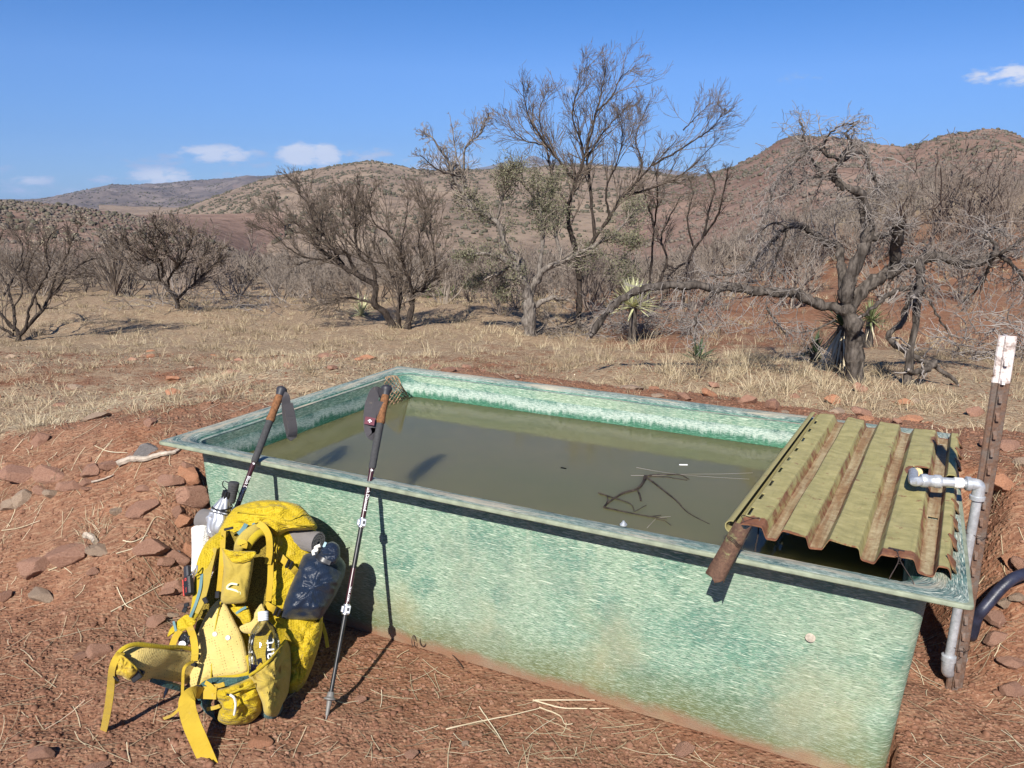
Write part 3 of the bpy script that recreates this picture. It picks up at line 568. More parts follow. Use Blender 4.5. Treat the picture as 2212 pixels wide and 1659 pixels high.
# round pale patch on the front wall
d = ray(*z4a(855, 408)); Nw = np.array([-EU[1], EU[0], 0]); o0 = np.array([0, 0, CAMH])
def on_front(u, v, off=0.):
    """point of the sloping front wall under a pixel"""
    p0, p1 = t2w(1, .124 - off, 0), t2w(1, .097 - off, .633); n = np.cross(EU, p1 - p0); n /= np.linalg.norm(n); dd = ray(u, v); return o0 + dd * ((p0 - o0) @ n / (dd @ n))
pc = on_front(*z4a(855, 408), .012); mb = MB(); mb.lathe([(0, .014), (.002, .0135), (.003, .010), (.003, 0)], pc, -Nw + [0, 0, -.08], 16); mb.build('repair_patch', plain('patch_pale', (.46, .40, .32), .8, var=.3, scale=60), tank)

# ------------------------------------------------------------------ corrugated steel cover over the right end
z3 = zoomer(1650, 850, 2.5518)
HR = .688
ca, cb, cc_, cdv = (atZ(*z3(*p), HR) for p in ((392, 1082), (815, 398), (1668, 488), (1708, 1362)))
CS = unit(cdv - ca); CLn = np.linalg.norm(cdv - ca); CT = unit((cb - ca) + (cc_ - cdv)); CT = unit(CT - CS * (CT @ CS) * .6); CL = 1.40
def cov(s, t, h): return ca + CS * s + CT * t + np.array([0, 0, h])
def cov_st(x, y, h=0.):
    p = atZ(*z3(x, y), HR + h) - ca; mI = np.linalg.inv(np.array([CS[:2], CT[:2]]).T); return mI @ p[:2]
def build_cover():
    k = CLn / .56; D_ = -.033
    fl = lambda a, b, n: list(np.linspace(a, b, n))
    pr = []
    for (r0, r1, v0, v1) in ((.0, .070, .085, .111), (.123, .195, .207, .239), (.253, .335, .346, .377), (.390, .475, .489, .523)):
        pr += [(r0 + .001, -.005), (r0 + .004, -.001)] + [(s, 0.) for s in fl(r0 + .008, r1 - .006, 7)] + [(r1 - .002, -.001), (r1 + .001, -.005), (v0 - .004, D_ + .006), (v0 - .001, D_ + .0015), (v0 + .003, D_), ((v0 + v1) / 2, D_), (v1 - .003, D_), (v1 + .001, D_ + .0015), (v1 + .004, D_ + .006)]
    pr += [(.5315, -.005), (.534, -.001), (.539, 0), (.546, 0), (.553, 0), (.557, -.002), (.561, -.008), (.565, -.02), (.568, -.034)]
    prof = np.array(pr); prof[:, 0] *= k; ns = len(prof)
    slot_t = [cov_st(x, y)[1] for x, y in ((398, 1005), (440, 910), (504, 823), (558, 745), (607, 672), (653, 607), (697, 548), (735, 495), (768, 445))]
    hs0, ht0 = cov_st(1500, 772); gs0, gt0 = cov_st(1655, 810); _, ht1 = cov_st(1500, 800); _, ht2 = cov_st(1500, 735); _, g1_ = cov_st(1660, 830); _, g2_ = cov_st(1660, 785)
    ts = set(np.round(np.linspace(0, CL, 90), 4))
    for s_ in slot_t: ts |= {round(s_ - .033, 4), round(s_ + .033, 4)}
    for e in (ht1, ht2, g1_, g2_): ts.add(round(e, 4))
    ts = np.array(sorted(t for t in ts if 0 <= t <= CL)); nt_ = len(ts)
    hole = np.zeros((nt_ - 1, ns - 1), bool); sm = (prof[1:, 0] + prof[:-1, 0]) / 2; tm = (ts[1:] + ts[:-1]) / 2
    for s_ in slot_t: hole |= (np.abs(tm - s_) < .03)[:, None] & ((sm > .007 * k) & (sm < .018 * k))[None]
    hole |= ((tm > ht1) & (tm < ht2))[:, None] & ((sm > .425 * k) & (sm < .474 * k))[None]
    hole |= ((tm > g1_) & (tm < g2_))[:, None] & (sm > .530 * k)[None]
    for (x, y) in ((1590, 590), (1580, 1062)):      # short slots in the last valley
        _, tt = cov_st(x, y, -.036); hole |= (np.abs(tm - tt) < .007)[:, None] & ((sm > .497 * k) & (sm < .52 * k))[None]
    P = np.zeros((nt_, ns, 3)); rust = np.zeros((nt_, ns)); val = np.zeros((nt_, ns))
    for i, t in enumerate(ts):
        for j, (s_, h) in enumerate(prof):
            wv = .003 * math.sin(t * 5 + s_ * 9) + .0025 * math.sin(t * 13 + s_ * 30) - .006 * math.exp(-((t - .02) / .05) ** 2) * math.exp(-((s_ - .02) / .05) ** 2)
            P[i, j] = cov(s_, t + .004 * math.sin(s_ * 60), h + wv)
            e = max(.62 * math.exp(-t / .018), .75 * math.exp(-(CL - t) / .03)); sl_ = .5 if -.033 < h < -.004 else .0
            c1 = .95 * math.exp(-((max(t - .02, 0)) / .055) ** 2) if s_ < .075 * k else 0
            c4 = .95 * math.exp(-((max(t - .01, 0)) / .045) ** 2) if .385 * k < s_ < .48 * k else 0
            hh = 1.0 * math.exp(-(((s_ - .45 * k) / .055) ** 2 + ((t - (ht1 + ht2) / 2) / .075) ** 2) ** 2); hb = .6 * math.exp(-(((s_ - .475 * k) / .03) ** 2 + ((t - CL + .1) / .2) ** 2)); gg = .8 * math.exp(-((t - (g1_ + g2_) / 2) / .05) ** 2) if s_ > .525 * k else 0
            fv = .35 * math.exp(-t / .35) * (1 if h < -.003 else 0); lf = .45 if s_ < .006 * k else 0
            rust[i, j] = max(e, sl_, c1, c4, hh, hb, gg, fv, lf); val[i, j] = 1. if h < -.03 else (.55 if h < -.005 else 0)
    V = np.vstack([P.reshape(-1, 3), (P - [0, 0, .004]).reshape(-1, 3)]); N0 = nt_ * ns; F = []
    keep = ~hole
    for i in range(nt_ - 1):
        for j in range(ns - 1):
            if not keep[i, j]: continue
            a, b, c, d_ = i * ns + j, i * ns + j + 1, (i + 1) * ns + j + 1, (i + 1) * ns + j; F.append((a, b, c, d_)); F.append((d_ + N0, c + N0, b + N0, a + N0))
            for di, dj, p, q in ((-1, 0, a, b), (1, 0, c, d_), (0, -1, d_, a), (0, 1, b, c)):
                ii, jj = i + di, j + dj
                if not (0 <= ii < nt_ - 1 and 0 <= jj < ns - 1 and keep[ii, jj]): F.append((q, p, p + N0, q + N0))
    root = thing('steel_cover', 'corrugated olive metal plank with rusty edges lying over the right end of the trough', 'metal cover', cov(.28, .7, 0))
    me = MB(); me.add(V, F); o = me.build('corrugated_sheet', M['cover'], root, True, 30)
    for nme, arr in (('rust', rust), ('valley', val)):
        at = o.data.attributes.new(nme, 'FLOAT', 'POINT'); at.data.foreach_set('value', np.tile(arr.ravel(), 2).astype(np.float32))
    tt, ss = np.meshgrid(ts, prof[:, 0], indexing='ij'); UVv = np.tile(np.stack([ss.ravel(), tt.ravel()], -1), (2, 1)); vi = np.zeros(len(o.data.loops), np.int32); o.data.loops.foreach_get('vertex_index', vi)
    o.data.uv_layers.new(name='uv').data.foreach_set('uv', UVv[vi].astype(np.float32).ravel())
    # rolled left edge: an open tube with a row of small oval holes
    na = 20; ang = np.radians(np.linspace(75, 405, na)); rts = np.linspace(-.004, CL, 150); G = []
    for t in rts: G.append([cov(-.019 + .0195 * math.cos(a), t, -.018 + .0195 * math.sin(a)) for a in ang])
    G = np.array(G); G2 = np.array([[cov(-.019 + .0165 * math.cos(a), t, -.018 + .0165 * math.sin(a)) for a in ang] for t in rts]); n1 = len(rts)
    V = np.vstack([G.reshape(-1, 3), G2.reshape(-1, 3)]); N0 = n1 * na; F = []
    drop = lambda i, j: (7 <= j <= 7) and (i % 7 in (3, 4)) and vnoise(np.array([i // 7 * 1.7]), np.array([3.3]), 5)[0] > .25
    for i in range(n1 - 1):
        for j in range(na - 1):
            if drop(i, j): continue
            a, b, c, d_ = i * na + j, i * na + j + 1, (i + 1) * na + j + 1, (i + 1) * na + j; F += [(d_, c, b, a), (a + N0, b + N0, c + N0, d_ + N0)]
    for j in range(na - 1): F += [(j, j + 1, j + 1 + N0, j + N0)]
    me = MB(); me.add(V, F); o = me.build('rolled_edge', M['cover'], root, True, 40)
    for nme, v_ in (('rust', .32), ('valley', .45)):
        at = o.data.attributes.new(nme, 'FLOAT', 'POINT'); at.data.foreach_set('value', np.full(len(V), v_, np.float32))
    o.data.uv_layers.new(name='uv')
    # hooked lugs along the right edge
    for q in range(9):
        t = .05 + q * .155
        if g1_ - .06 < t < g2_ + .06: continue
        b = MB(); pts = [cov(.560 * k, t, -.006), cov(.571 * k, t + .012, -.02), cov(.574 * k, t + .035, -.034), cov(.572 * k, t + .06, -.044)]; b.ribbon(pts, [.05, .045, .03, .012], .004, CT); o = b.build('hook_lug', M['cover'], root)
        at = o.data.attributes.new('rust', 'FLOAT', 'POINT'); at.data.foreach_set('value', np.full(len(o.data.vertices), .6, np.float32)); o.data.uv_layers.new(name='uv')
    # wire tie at the front right
    b = MB(); h0 = cov(.428 * k, .035, .003); r1, r2 = atZ(*z3(1335, 1425), .652), atZ(*z3(1482, 1462), .652); kn = (h0 * .55 + (r1 + r2) * .225) + [0, 0, .01]
    for tgt in (r1, r2): b.tube(catmull([h0, kn + (tgt - kn) * .12, tgt, tgt - [0, 0, .012]], 6), .0013, 5)
    b.tube(catmull([kn + [-.01, 0, .012], kn + [.006, .004, 0], kn + [-.004, -.002, -.01], kn + [.012, 0, -.014]], 6), .001, 5); b.tube([h0 + CS * -.02, h0 + CS * .02], .0016, 5); b.build('wire_tie', M['wire'], root)
    b = MB(); b.lathe([(0, .007), (.002, .0065), (.003, 0)], h0 + CS * .0 - [0, 0, .003], (0, 0, 1), 10); b.build('wire_hole', M['black_plastic'], root)
    return k
COVK = build_cover()
def build_bracket():
    # folded steel offcut wired to the cover's corner and hanging out over the rim
    top, end = z3(425, 1110), z3(252, 1432)
    A = atZ(*top, .705) ; B = None; wr_ = cA @ Nw
    w0 = A @ Nw
    for Y in np.arange(2.6, 1.5, -.005):
        p = atY(*end, Y)
        f_ = (A @ Nw - wr_) / max(A @ Nw - p @ Nw, 1e-6)
        if p @ Nw < wr_ - .02 and A[2] + (p[2] - A[2]) * f_ > .668: B = p; break
    ax = unit(B - A); sd = unit(np.cross(ax, [0, 0, 1])); up = np.cross(sd, ax); root = thing('steel_offcut', 'rusty green folded steel offcut sticking out over the front rim below the cover', 'metal offcut', (A + B) / 2)
    L = np.linalg.norm(B - A); secs = []; prof = [(-.025, .016), (-.023, .005), (-.015, -.005), (-.005, -.010), (.004, -.010), (.015, -.004), (.023, .006), (.025, .015)]
    n = 14; G = []
    for i in range(n):
        t = i / (n - 1); r = []
        for q, (a, b) in enumerate(prof):
            cut = (.006 * math.sin(q * 2.1) + .008 * (q in (0, 1))) * (t > .96) - (.012 if t == 0 and q in (2, 5) else 0); fl = 1 + .12 * (t - .5)
            r.append(A + ax * (t * L + cut) + sd * a * fl + up * b * fl)
        G.append(r)
    G = np.array(G); b = MB(); b.grid(G); b.grid((G - up * .0035)[:, ::-1]); e = len(prof)
    for sgn, row in ((1, 0), (-1, n - 1)): b.grid(np.stack([G[row], (G - up * .0035)[row]])[::sgn])
    for col in (0, e - 1): b.grid(np.stack([G[:, col], (G - up * .0035)[:, col]]))
    b.build('folded_sheet', M['bracket_paint'], root, True, 50)
    b = MB()
    for dt in (.30, .325, .35):
        P = [A + ax * (dt * L + .01 * math.sin(q)) + sd * a * 1.08 + up * (bb + .003) for q, (a, bb) in enumerate(prof)]; b.tube(catmull(P, 3), .0013, 5)
    tail = A + ax * (.36 * L) + sd * .032; b.tube(catmull([tail - up * .02, tail + [.004, 0, -.05], tail + [-.003, 0, -.08]], 5), .0011, 5)
    P0 = A + up * .015; b.tube(catmull([P0, P0 + [.0, .02, .012], cov(.03, .04, .004), cov(.05, .045, .006), cov(.045, .03, -.01)], 6), .0013, 5); b.build('tie_wire', M['wire'], root)
build_bracket()

# ------------------------------------------------------------------ post, water pipe, hose
def build_post():
    base = ghit(*zoomer(2200, 1350, 4.4233)(568, 1468)); top = 1.205; lean = np.array([-.002, -.0, 1.]); root = thing('fence_post', 'leaning brown steel T-post with white painted top behind the right rim corner', 'fence post', base)
    fx = unit([.97, -.22, 0]); fy = unit(np.cross([0, 0, 1], fx)); 
    def prof(z): return base * [1, 1, 0] + lean * z
    def seg(name, z0, z1, m):
        b = MB(); sec = [(-.026, 0), (-.023, -.004), (-.010, -.005), (-.008, -.011), (.008, -.011), (.010, -.005), (.023, -.004), (.026, 0), (.024, .003), (.004, .004), (.003, .034), (-.003, .034), (-.004, .004), (-.024, .003)]
        G = np.array([[prof(z) + fx * a + fy * c for a, c in sec] for z in np.linspace(z0, z1, 6)]); b.grid(G, True); n = len(sec); b.add(G[-1], [tuple(range(n))]); return b.build(name, m, root, True, 30)
    seg('shaft', base[2] - .12, 1.06, M['post_steel']); seg('painted_top', 1.06, top, M['post_white'])
    for k in range(20):
        z = base[2] + .025 + k * .0575
        if z > top - .03: break
        p = prof(z) - fy * .011; b = MB(); P = [p + fx * a + np.array([0, 0, c]) - fy * dd for a, c, dd in ((-.006, -.010, 0), (.006, -.010, 0), (.006, .016, 0), (-.006, .016, 0), (-.0045, -.008, .012), (.0045, -.008, .012), (.004, .004, .008), (-.004, .004, .008))]
        b.add(P, [(0, 1, 5, 4), (1, 2, 6, 5), (2, 3, 7, 6), (3, 0, 4, 7), (4, 5, 6, 7)]); b.build('stud', M['post_steel'] if z < 1.06 else M['post_white'], root, False)
    for z, r in ((.16, .032), (.56, .036)):
        b = MB(); c = prof(base[2] + z); P = [c + fx * .034 * math.cos(a) * 1.15 - fx * .012 + fy * .03 * math.sin(a) + [0, 0, .006 * math.sin(a * 2)] for a in np.linspace(0, 2 * math.pi, 24)]; b.tube(P, .0012, 5, False)
        if z < .3: b.tube(catmull([c - fy * .014 + [.005, 0, 0], c - fy * .022 + [.012, 0, -.01], c - fy * .02 + [.002, 0, -.03], c - fy * .016 + [-.008, 0, -.045]], 6), .0012, 5)
        b.build('wire_wrap', M['wire'], root)
    return base
POST = build_post()
def build_pipe():
    el = atZ(*z3(1878, 848), .735); tee = atZ(*z3(1588, 828), .735); out = cov(*cov_st(1478, 775, 0.), -.012)
    el2 = np.array([el[0] - .004, el[1] + .004, .10]); root = thing('water_pipe', 'galvanised water pipe with elbow running over the right rim into the cover', 'water pipe', el2)
    dx = unit(el - tee); b = MB(); b.tube([tee, el], .0145, 16); b.build('horizontal_pipe', M['galv'], root)
    b = MB(); b.lathe([(-.03, .0195), (-.026, .0215), (-.012, .0215), (-.008, .0185), (.008, .0185), (.012, .0215), (.026, .0215), (.03, .0195)], tee, dx, 18); b.build('coupling', M['galv'], root)
    P = catmull([el - dx * .035, el - dx * .012, el + dx * .004 + [0, 0, -.004], el + dx * .006 - [0, 0, .022], el + dx * .006 - [0, 0, .05]], 5); b = MB(); b.tube(P, .0185, 16); b.lathe([(0, .0185), (.002, .0225), (.014, .0225), (.016, .0185)], P[0], dx, 18); b.lathe([(0, .0185), (.002, .0225), (.014, .0225), (.016, .0185)], P[-1] + [0, 0, .014], (0, 0, -1), 18); b.build('elbow', M['galv'], root)
    b = MB(); b.lathe([(-.012, .016), (-.010, .0172), (.012, .0172), (.014, .016)], el - dx * .056, dx, 16); b.build('pipe_tape', M['tyvek'], root)
    b = MB(); b.tube([el + dx * .006 - [0, 0, .045], el2], .0145, 16); b.build('standpipe', M['galv'], root)
    b = MB(); b.tube(catmull([el2 + [0, 0, .03], el2, el2 + [.012, .012, -.035], el2 + [.05, .05, -.05], el2 + [.12, .12, -.055]], 6), .0195, 14); b.lathe([(0, .0195), (.002, .023), (.02, .023), (.022, .0195)], el2 + [0, 0, .035], (0, 0, -1), 16); b.build('lower_elbow', M['galv'], root)
    b = MB(); dn = unit(out - tee); b.tube(catmull([tee - dx * .02, tee - dx * .05 + [0, 0, -.004], out + [0, 0, .014], out - [0, 0, .02] - dx * .015, out - [0, 0, .09] - dx * .02], 6), .0150, 14); b.build('outlet', M['galv'], root)
    b = MB(); c = tee - dx * .065 + [0, 0, -.004]; ax = unit(c - (tee - dx * .02)); b.lathe([(0, .016), (.003, .0178), (.02, .0178), (.023, .016)], out + [.012, .004, .012], unit(tee - out), 16); b.build('brass_fitting', M['brass'], root)
build_pipe()
def build_hose():
    zz = zoomer(2200, 1350, 4.4233); P = []
    for (x, y, h) in ((735, 1015, -.03), (762, 900, .02), (800, 800, .05), (860, 690, .06), (940, 590, .06), (1050, 490, .055), (1180, 400, .05), (1330, 320, .04), (1500, 240, .03), (1750, 160, .025), (2000, 110, .02)):
        p = ghit(*zz(x, y)); q = p + (np.array([0, 0, CAMH]) - p) * (h / max(CAMH - p[2], .4)); P.append(q)
    b = MB(); b.tube(catmull(P, 6), .0195, 14); o = b.build('water_hose', M['hose'], None); tag(o, 'thick black plastic hose bending up from the ground behind the steel post', 'hose')
    c = catmull(P, 6)[4]; r = P[0]
build_hose()
def build_ramp():
    # expanded metal escape ramp in the far left corner, half sunk
    zc = zoomer(800, 850, 5.53); c = [atZ(*zc(778, 398), .64), atZ(*zc(985, 488), .635), atZ(*zc(1090, 655), .52), atZ(*zc(690, 880), .48)]
    root = thing('escape_ramp', 'rusty expanded metal mesh ramp bent into the far left corner of the water', 'mesh ramp', c[0])
    def sf(a, b_): p = (1 - a) * (1 - b_) * c[0] + a * (1 - b_) * c[1] + a * b_ * c[2] + (1 - a) * b_ * c[3]; return p + np.array([0, 0, .03 * math.sin(math.pi * a) * (1 - .6 * b_)]) + np.array([.02, -.02, 0]) * math.sin(math.pi * a)
    b = MB(); n = 6
    for i in range(-n, 2 * n):
        for sg in (1, -1):
            pts = []
            for k in range(2 * n + 1):
                a = (i + sg * (k * .5)) / n if sg > 0 else (i + n - k * .5) / n - .0; bb = k / (2 * n)
                if 0 <= a <= 1: pts.append(sf(a, bb))
            if len(pts) > 1: b.tube(pts, .0024, 4)
    b.build('expanded_mesh', M['mesh_rust'], root, False)
    b = MB(); b.tube([sf(a, 0) for a in np.linspace(0, 1, 12)], .003, 5); b.tube([sf(1, a) for a in np.linspace(0, 1, 8)], .003, 5); b.build('mesh_edge', M['mesh_rust'], root)
build_ramp()
# ------------------------------------------------------------------ trees, bushes, yuccas
def batch_tubes(polys, name, mat_, parent, smooth=True):
    """polys: list of (points, radii, sides); one mesh"""
    Vs, Fs, n0 = [], [], 0
    by = {}
    for p in polys: by.setdefault((len(p[0]), p[2]), []).append(p)
    for (n, sd), L in by.items():
        P = np.array([p[0] for p in L]); R_ = np.array([p[1] for p in L]); T = np.gradient(P, axis=1); T /= np.maximum(np.linalg.norm(T, axis=2), 1e-9)[..., None]
        ref = np.where(np.abs(T[:, :1, 2:3]) < .9, np.array([0, 0, 1.]), np.array([1., 0, 0])); X = np.cross(np.broadcast_to(ref, T.shape), T); X /= np.maximum(np.linalg.norm(X, axis=2), 1e-9)[..., None]; Y_ = np.cross(T, X)
        a = np.linspace(0, 2 * np.pi, sd, endpoint=False); V = P[:, :, None] + R_[:, :, None, None] * (np.cos(a)[None, None, :, None] * X[:, :, None] + np.sin(a)[None, None, :, None] * Y_[:, :, None])
        m = len(L); V = V.reshape(-1, 3); i, j = np.meshgrid(np.arange(n - 1), np.arange(sd), indexing='ij'); k = (j + 1) % sd
        F = np.stack([i * sd + j, i * sd + k, (i + 1) * sd + k, (i + 1) * sd + j], -1).reshape(-1, 4); F = (F[None] + (np.arange(m) * n * sd)[:, None, None]).reshape(-1, 4)
        Vs.append(V); Fs.append(F + n0); n0 += len(V)
    return mesh_np(name, np.vstack(Vs), np.vstack(Fs), mat_, parent, smooth)
def grow(p, d, L, r, lvl, P, rg, out):
    n = max(4, min(7, int(L / P['seg']))); pts = [p]; d = unit(d)
    for k in range(n - 1):
        d = unit(d + rg.normal(0, P['wig'], 3) + np.array([0, 0, P['trop']]) * (1.0 if lvl < 2 else .7) + P.get('bias', 0)); pts.append(pts[-1] + d * L / (n - 1))
    pts = np.array(pts); rad = np.linspace(r, max(r * .45, P['rmin']), n); out.append((pts, rad, 5 if r > .012 else (4 if r > .006 else 3)))
    if lvl < P['max']:
        nk = P['kids'][min(lvl, len(P['kids']) - 1)]; nk = max(1, int(nk * (.7 + .6 * rg.random())))
        for q in range(nk):
            t = P['from'] + (1 - P['from']) * rg.random() ** .8; f = t * (n - 1); i = min(int(f), n - 2); pp = pts[i] + (pts[i + 1] - pts[i]) * (f - i); tg = unit(pts[i + 1] - pts[i])
            a = math.radians(rg.uniform(*P['ang'])); x, y = frame(tg); ph = rg.random() * 2 * math.pi; dd = tg * math.cos(a) + (x * math.cos(ph) + y * math.sin(ph)) * math.sin(a)
            grow(pp, dd, L * rg.uniform(*P['lr']) * (1.05 - .4 * t), max(np.interp(f, np.arange(n), rad) * P['rr'], P['rmin']), lvl + 1, P, rg, out)
MES = dict(seg=.07, wig=.15, trop=.09, rmin=.0024, max=3, kids=(7, 5, 3), ang=(14, 44), lr=(.45, .75), rr=.6, **{'from': .15})
DROOP = dict(seg=.04, wig=.46, trop=-.15, rmin=.0014, max=2, kids=(7, 5), ang=(25, 75), lr=(.4, .7), rr=.55, **{'from': .1})
def hero(root, limbs, zf, Y0, depth, P, seed, n1=12, l1=(.35, .9), barkm='bark_dark', twigm='twig_brown', rscale=1., droop=False, fromt=.3, trunc=1., names=('trunk', 'crown')):
    """limbs drawn after the photo in the plane of the tree and bent out of it; twigs grown from them"""
    rg = np.random.default_rng(seed); main, tw = [], []
    for li, (pts, r0, r1) in enumerate(limbs):
        n = len(pts); off = rg.normal(0, depth); W = []
        for k, (x, y) in enumerate(pts):
            u, v = zf(x, y); t = k / max(n - 1, 1); W.append(atY(u, v, Y0 + off * (t if li else t * .6) + rg.normal(0, .015)))
        if li == 0 and root is not None:      # the trunk reaches the ground it stands on
            q = np.array([W[0][0], W[0][1], g1(W[0][0], W[0][1]) - .06])
            if W[0][2] - q[2] > .05: W.insert(0, q)
        W = catmull(W, 5 if n < 9 else 4); W = W[:max(4, int(len(W) * (trunc if n > 5 else 1)))]; W = W + rg.normal(0, .006, W.shape); m = len(W); pxm = zf.px * Y0 / FPX / .98
        rad = np.linspace(r0 * pxm, r1 * pxm, m) * rscale * (1 + .12 * np.sin(np.arange(m) * 1.7 + li) + rg.normal(0, .05, m)); main.append((W, rad))
        seglen = np.linalg.norm(np.diff(W, axis=0), axis=1); L = seglen.sum(); nk = int(n1 * L * (1 if li else .6)) + 3
        for q in range(nk):
            t = fromt + (1 - fromt) * rg.random() if li else .5 + .5 * rg.random(); f = t * (m - 1); i = min(int(f), m - 2); pp = W[i] + (W[i + 1] - W[i]) * (f - i); tg = unit(W[i + 1] - W[i])
            a = math.radians(rg.uniform(16, 46)); x, y = frame(tg); ph = rg.random() * 2 * math.pi; dd = tg * math.cos(a) + (x * math.cos(ph) + y * math.sin(ph)) * math.sin(a)
            rr = min(np.interp(f, np.arange(m), rad) * .5, .0105 if droop is False else .0048); grow(pp, dd, rg.uniform(*l1) * (1.2 - .85 * t), max(rr, .003 if droop is False else .0028), 1, P, rg, tw)
        if r1 * pxm < .03: grow(W[-1], W[-1] - W[-3], rg.uniform(*l1) * .12, rad[-1] * .9, 1, P, rg, tw)
    b = MB()
    for W, rad in main:
        b.tube(W, rad, 14 if rad[0] > .03 else 7)
        if rad[0] > .025:      # knotted, furrowed bark
            v = b.v[-1]; rv = np.repeat(rad, 14 if rad[0] > .03 else 7)[:, None]
            b.v[-1] = v + rv * .55 * np.stack([fbm(v[:, 0] * 16 + v[:, 2] * 9, v[:, 1] * 16 + v[:, 2] * 13, 3, 141 + q) for q in range(3)], -1) * [1.4, 1.4, .6]
    b.build(names[0], M[barkm], root, True, 80); batch_tubes(tw, names[1], M[twigm], root); return main, tw
def zm(x0, y0, sc):
    f = zoomer(x0, y0, sc); g = lambda x, y: f(x, y); g.px = 1024 / 2500 / sc; return g
Z5, Z8, Z6, Z7 = zm(550, 300, 3.0157), zm(0, 300, 2.7657), zm(1000, 100, 2.2125), zm(1650, 250, 2.3694)
def base_of(zf, x, y): return ghit(*zf(x, y))
def base_at(zf, x, y, Y): p = atY(*zf(x, y), Y); p[2] = g1(p[0], p[1]); return p
# the round mesquite left of the middle
b3 = base_of(Z5, 1290, 1515); r = thing('mesquite_tree', 'bare dark mesquite with forked black trunk and fan of branches in front of the hill', 'tree', b3)
L3 = [([(1245, 1530), (1180, 1400), (1095, 1330), (1110, 1200), (1010, 1140), (880, 1070), (800, 1000), (690, 930), (620, 820), (520, 740), (440, 720), (330, 600), (240, 540)], 42, 5),
      ([(1330, 1530), (1370, 1380), (1380, 1250), (1450, 1230), (1550, 1130), (1640, 1030), (1700, 900)], 36, 5), ([(1290, 1530), (1270, 1400), (1290, 1300), (1250, 1180), (1180, 1040), (1140, 960), (1070, 780), (1030, 560)], 26, 4),
      ([(1010, 1140), (930, 1050), (890, 960), (820, 960), (740, 850), (660, 760), (620, 640), (560, 450), (430, 330)], 22, 3), ([(1110, 1200), (1080, 1050), (1000, 1000), (960, 870), (960, 750), (950, 640), (985, 480), (1000, 350), (1000, 190)], 22, 3),
      ([(880, 1070), (780, 900), (720, 800), (650, 640), (560, 540), (500, 430), (400, 380), (340, 270)], 18, 3), ([(1380, 1250), (1350, 1150), (1310, 1050), (1290, 930), (1330, 700), (1340, 500), (1320, 350)], 18, 3),
      ([(1550, 1130), (1540, 950), (1490, 700), (1430, 560), (1380, 420), (1300, 260)], 14, 3), ([(1095, 1330), (980, 1300), (860, 1290), (740, 1330), (650, 1350)], 15, 4), ([(620, 820), (500, 800), (380, 700), (260, 640)], 9, 3), ([(1290, 930), (1200, 820), (1100, 740), (1060, 600), (1100, 470)], 11, 3),
      ([(1180, 1040), (1060, 1000), (900, 820), (860, 640), (880, 500), (860, 330)], 10, 3), ([(690, 930), (720, 760), (750, 660), (740, 520)], 9, 2), ([(1450, 1230), (1480, 1100), (1420, 900), (1460, 760), (1560, 560)], 12, 3), ([(800, 1000), (620, 1000), (480, 930), (330, 800), (240, 760)], 10, 3)]
hero(r, L3, Z5, b3[1], .45, dict(MES, max=3, kids=(6, 5, 3)), 31, 24, (.3, .7), rscale=.7, fromt=.15, trunc=.8)
# spreading mesquite beyond the straw clearing
b2 = base_of(Z8, 1200, 1258); r = thing('mesquite_tree', 'smaller spreading mesquite with crooked trunk at the far edge of the straw clearing', 'tree', b2)
L2 = [([(1200, 1262), (1195, 1190), (1130, 1120), (1080, 1060), (970, 1050), (900, 980), (830, 900), (760, 820), (700, 760)], 22, 4), ([(1195, 1190), (1260, 1130), (1310, 1090), (1400, 1000), (1480, 930)], 14, 4), ([(1080, 1060), (1100, 1000), (1060, 880), (1020, 800), (960, 740)], 11, 3), ([(1130, 1120), (1150, 1030), (1210, 960), (1270, 870), (1300, 760)], 12, 3), ([(1080, 1060), (1050, 950), (940, 880), (850, 800)], 9, 3), ([(1210, 960), (1130, 880), (1100, 760), (1050, 700)], 9, 3), ([(1210, 960), (1220, 850), (1180, 760), (1160, 690)], 9, 3), ([(1310, 1090), (1340, 960), (1390, 860), (1400, 780)], 9, 3)]
hero(r, L2, Z8, b2[1], .8, dict(MES, seg=.12, max=3, kids=(6, 5, 3), rmin=.0045), 32, 14, (.3, .7), rscale=.75, fromt=.22)
# mesquite at the left edge
b1 = base_of(Z8, 125, 1480); r = thing('mesquite_tree', 'bare mesquite with thick low fork and yellowish leaf tufts at the left edge', 'tree', b1)
L1 = [([(125, 1490), (130, 1420), (80, 1380), (20, 1310), (-60, 1230), (-150, 1150)], 24, 8), ([(130, 1430), (170, 1390), (280, 1270), (330, 1180), (390, 1120), (450, 1040), (560, 950), (650, 910)], 22, 4), ([(100, 1400), (90, 1250), (60, 1110), (100, 1000), (40, 930), (-20, 900)], 17, 4), ([(170, 1390), (200, 1250), (270, 1100), (330, 1000), (310, 900), (330, 780), (430, 690)], 14, 3), ([(280, 1270), (240, 1180), (180, 1050), (230, 880), (330, 760)], 11, 3), ([(330, 1180), (370, 1050), (450, 900), (490, 780), (560, 670)], 11, 3), ([(90, 1430), (20, 1390), (-60, 1330), (-160, 1290)], 15, 6), ([(60, 1110), (-10, 1000), (-30, 880), (10, 760)], 9, 3), ([(100, 1000), (150, 920), (140, 800), (60, 690)], 8, 3), ([(90, 1250), (150, 1130), (130, 1020), (190, 860), (170, 740)], 9, 3)]
main, tw1 = hero(r, L1, Z8, b1[1], .5, dict(MES, max=3, kids=(5, 4, 3), trop=.05), 33, 16, (.25, .65), rscale=.7, fromt=.2)
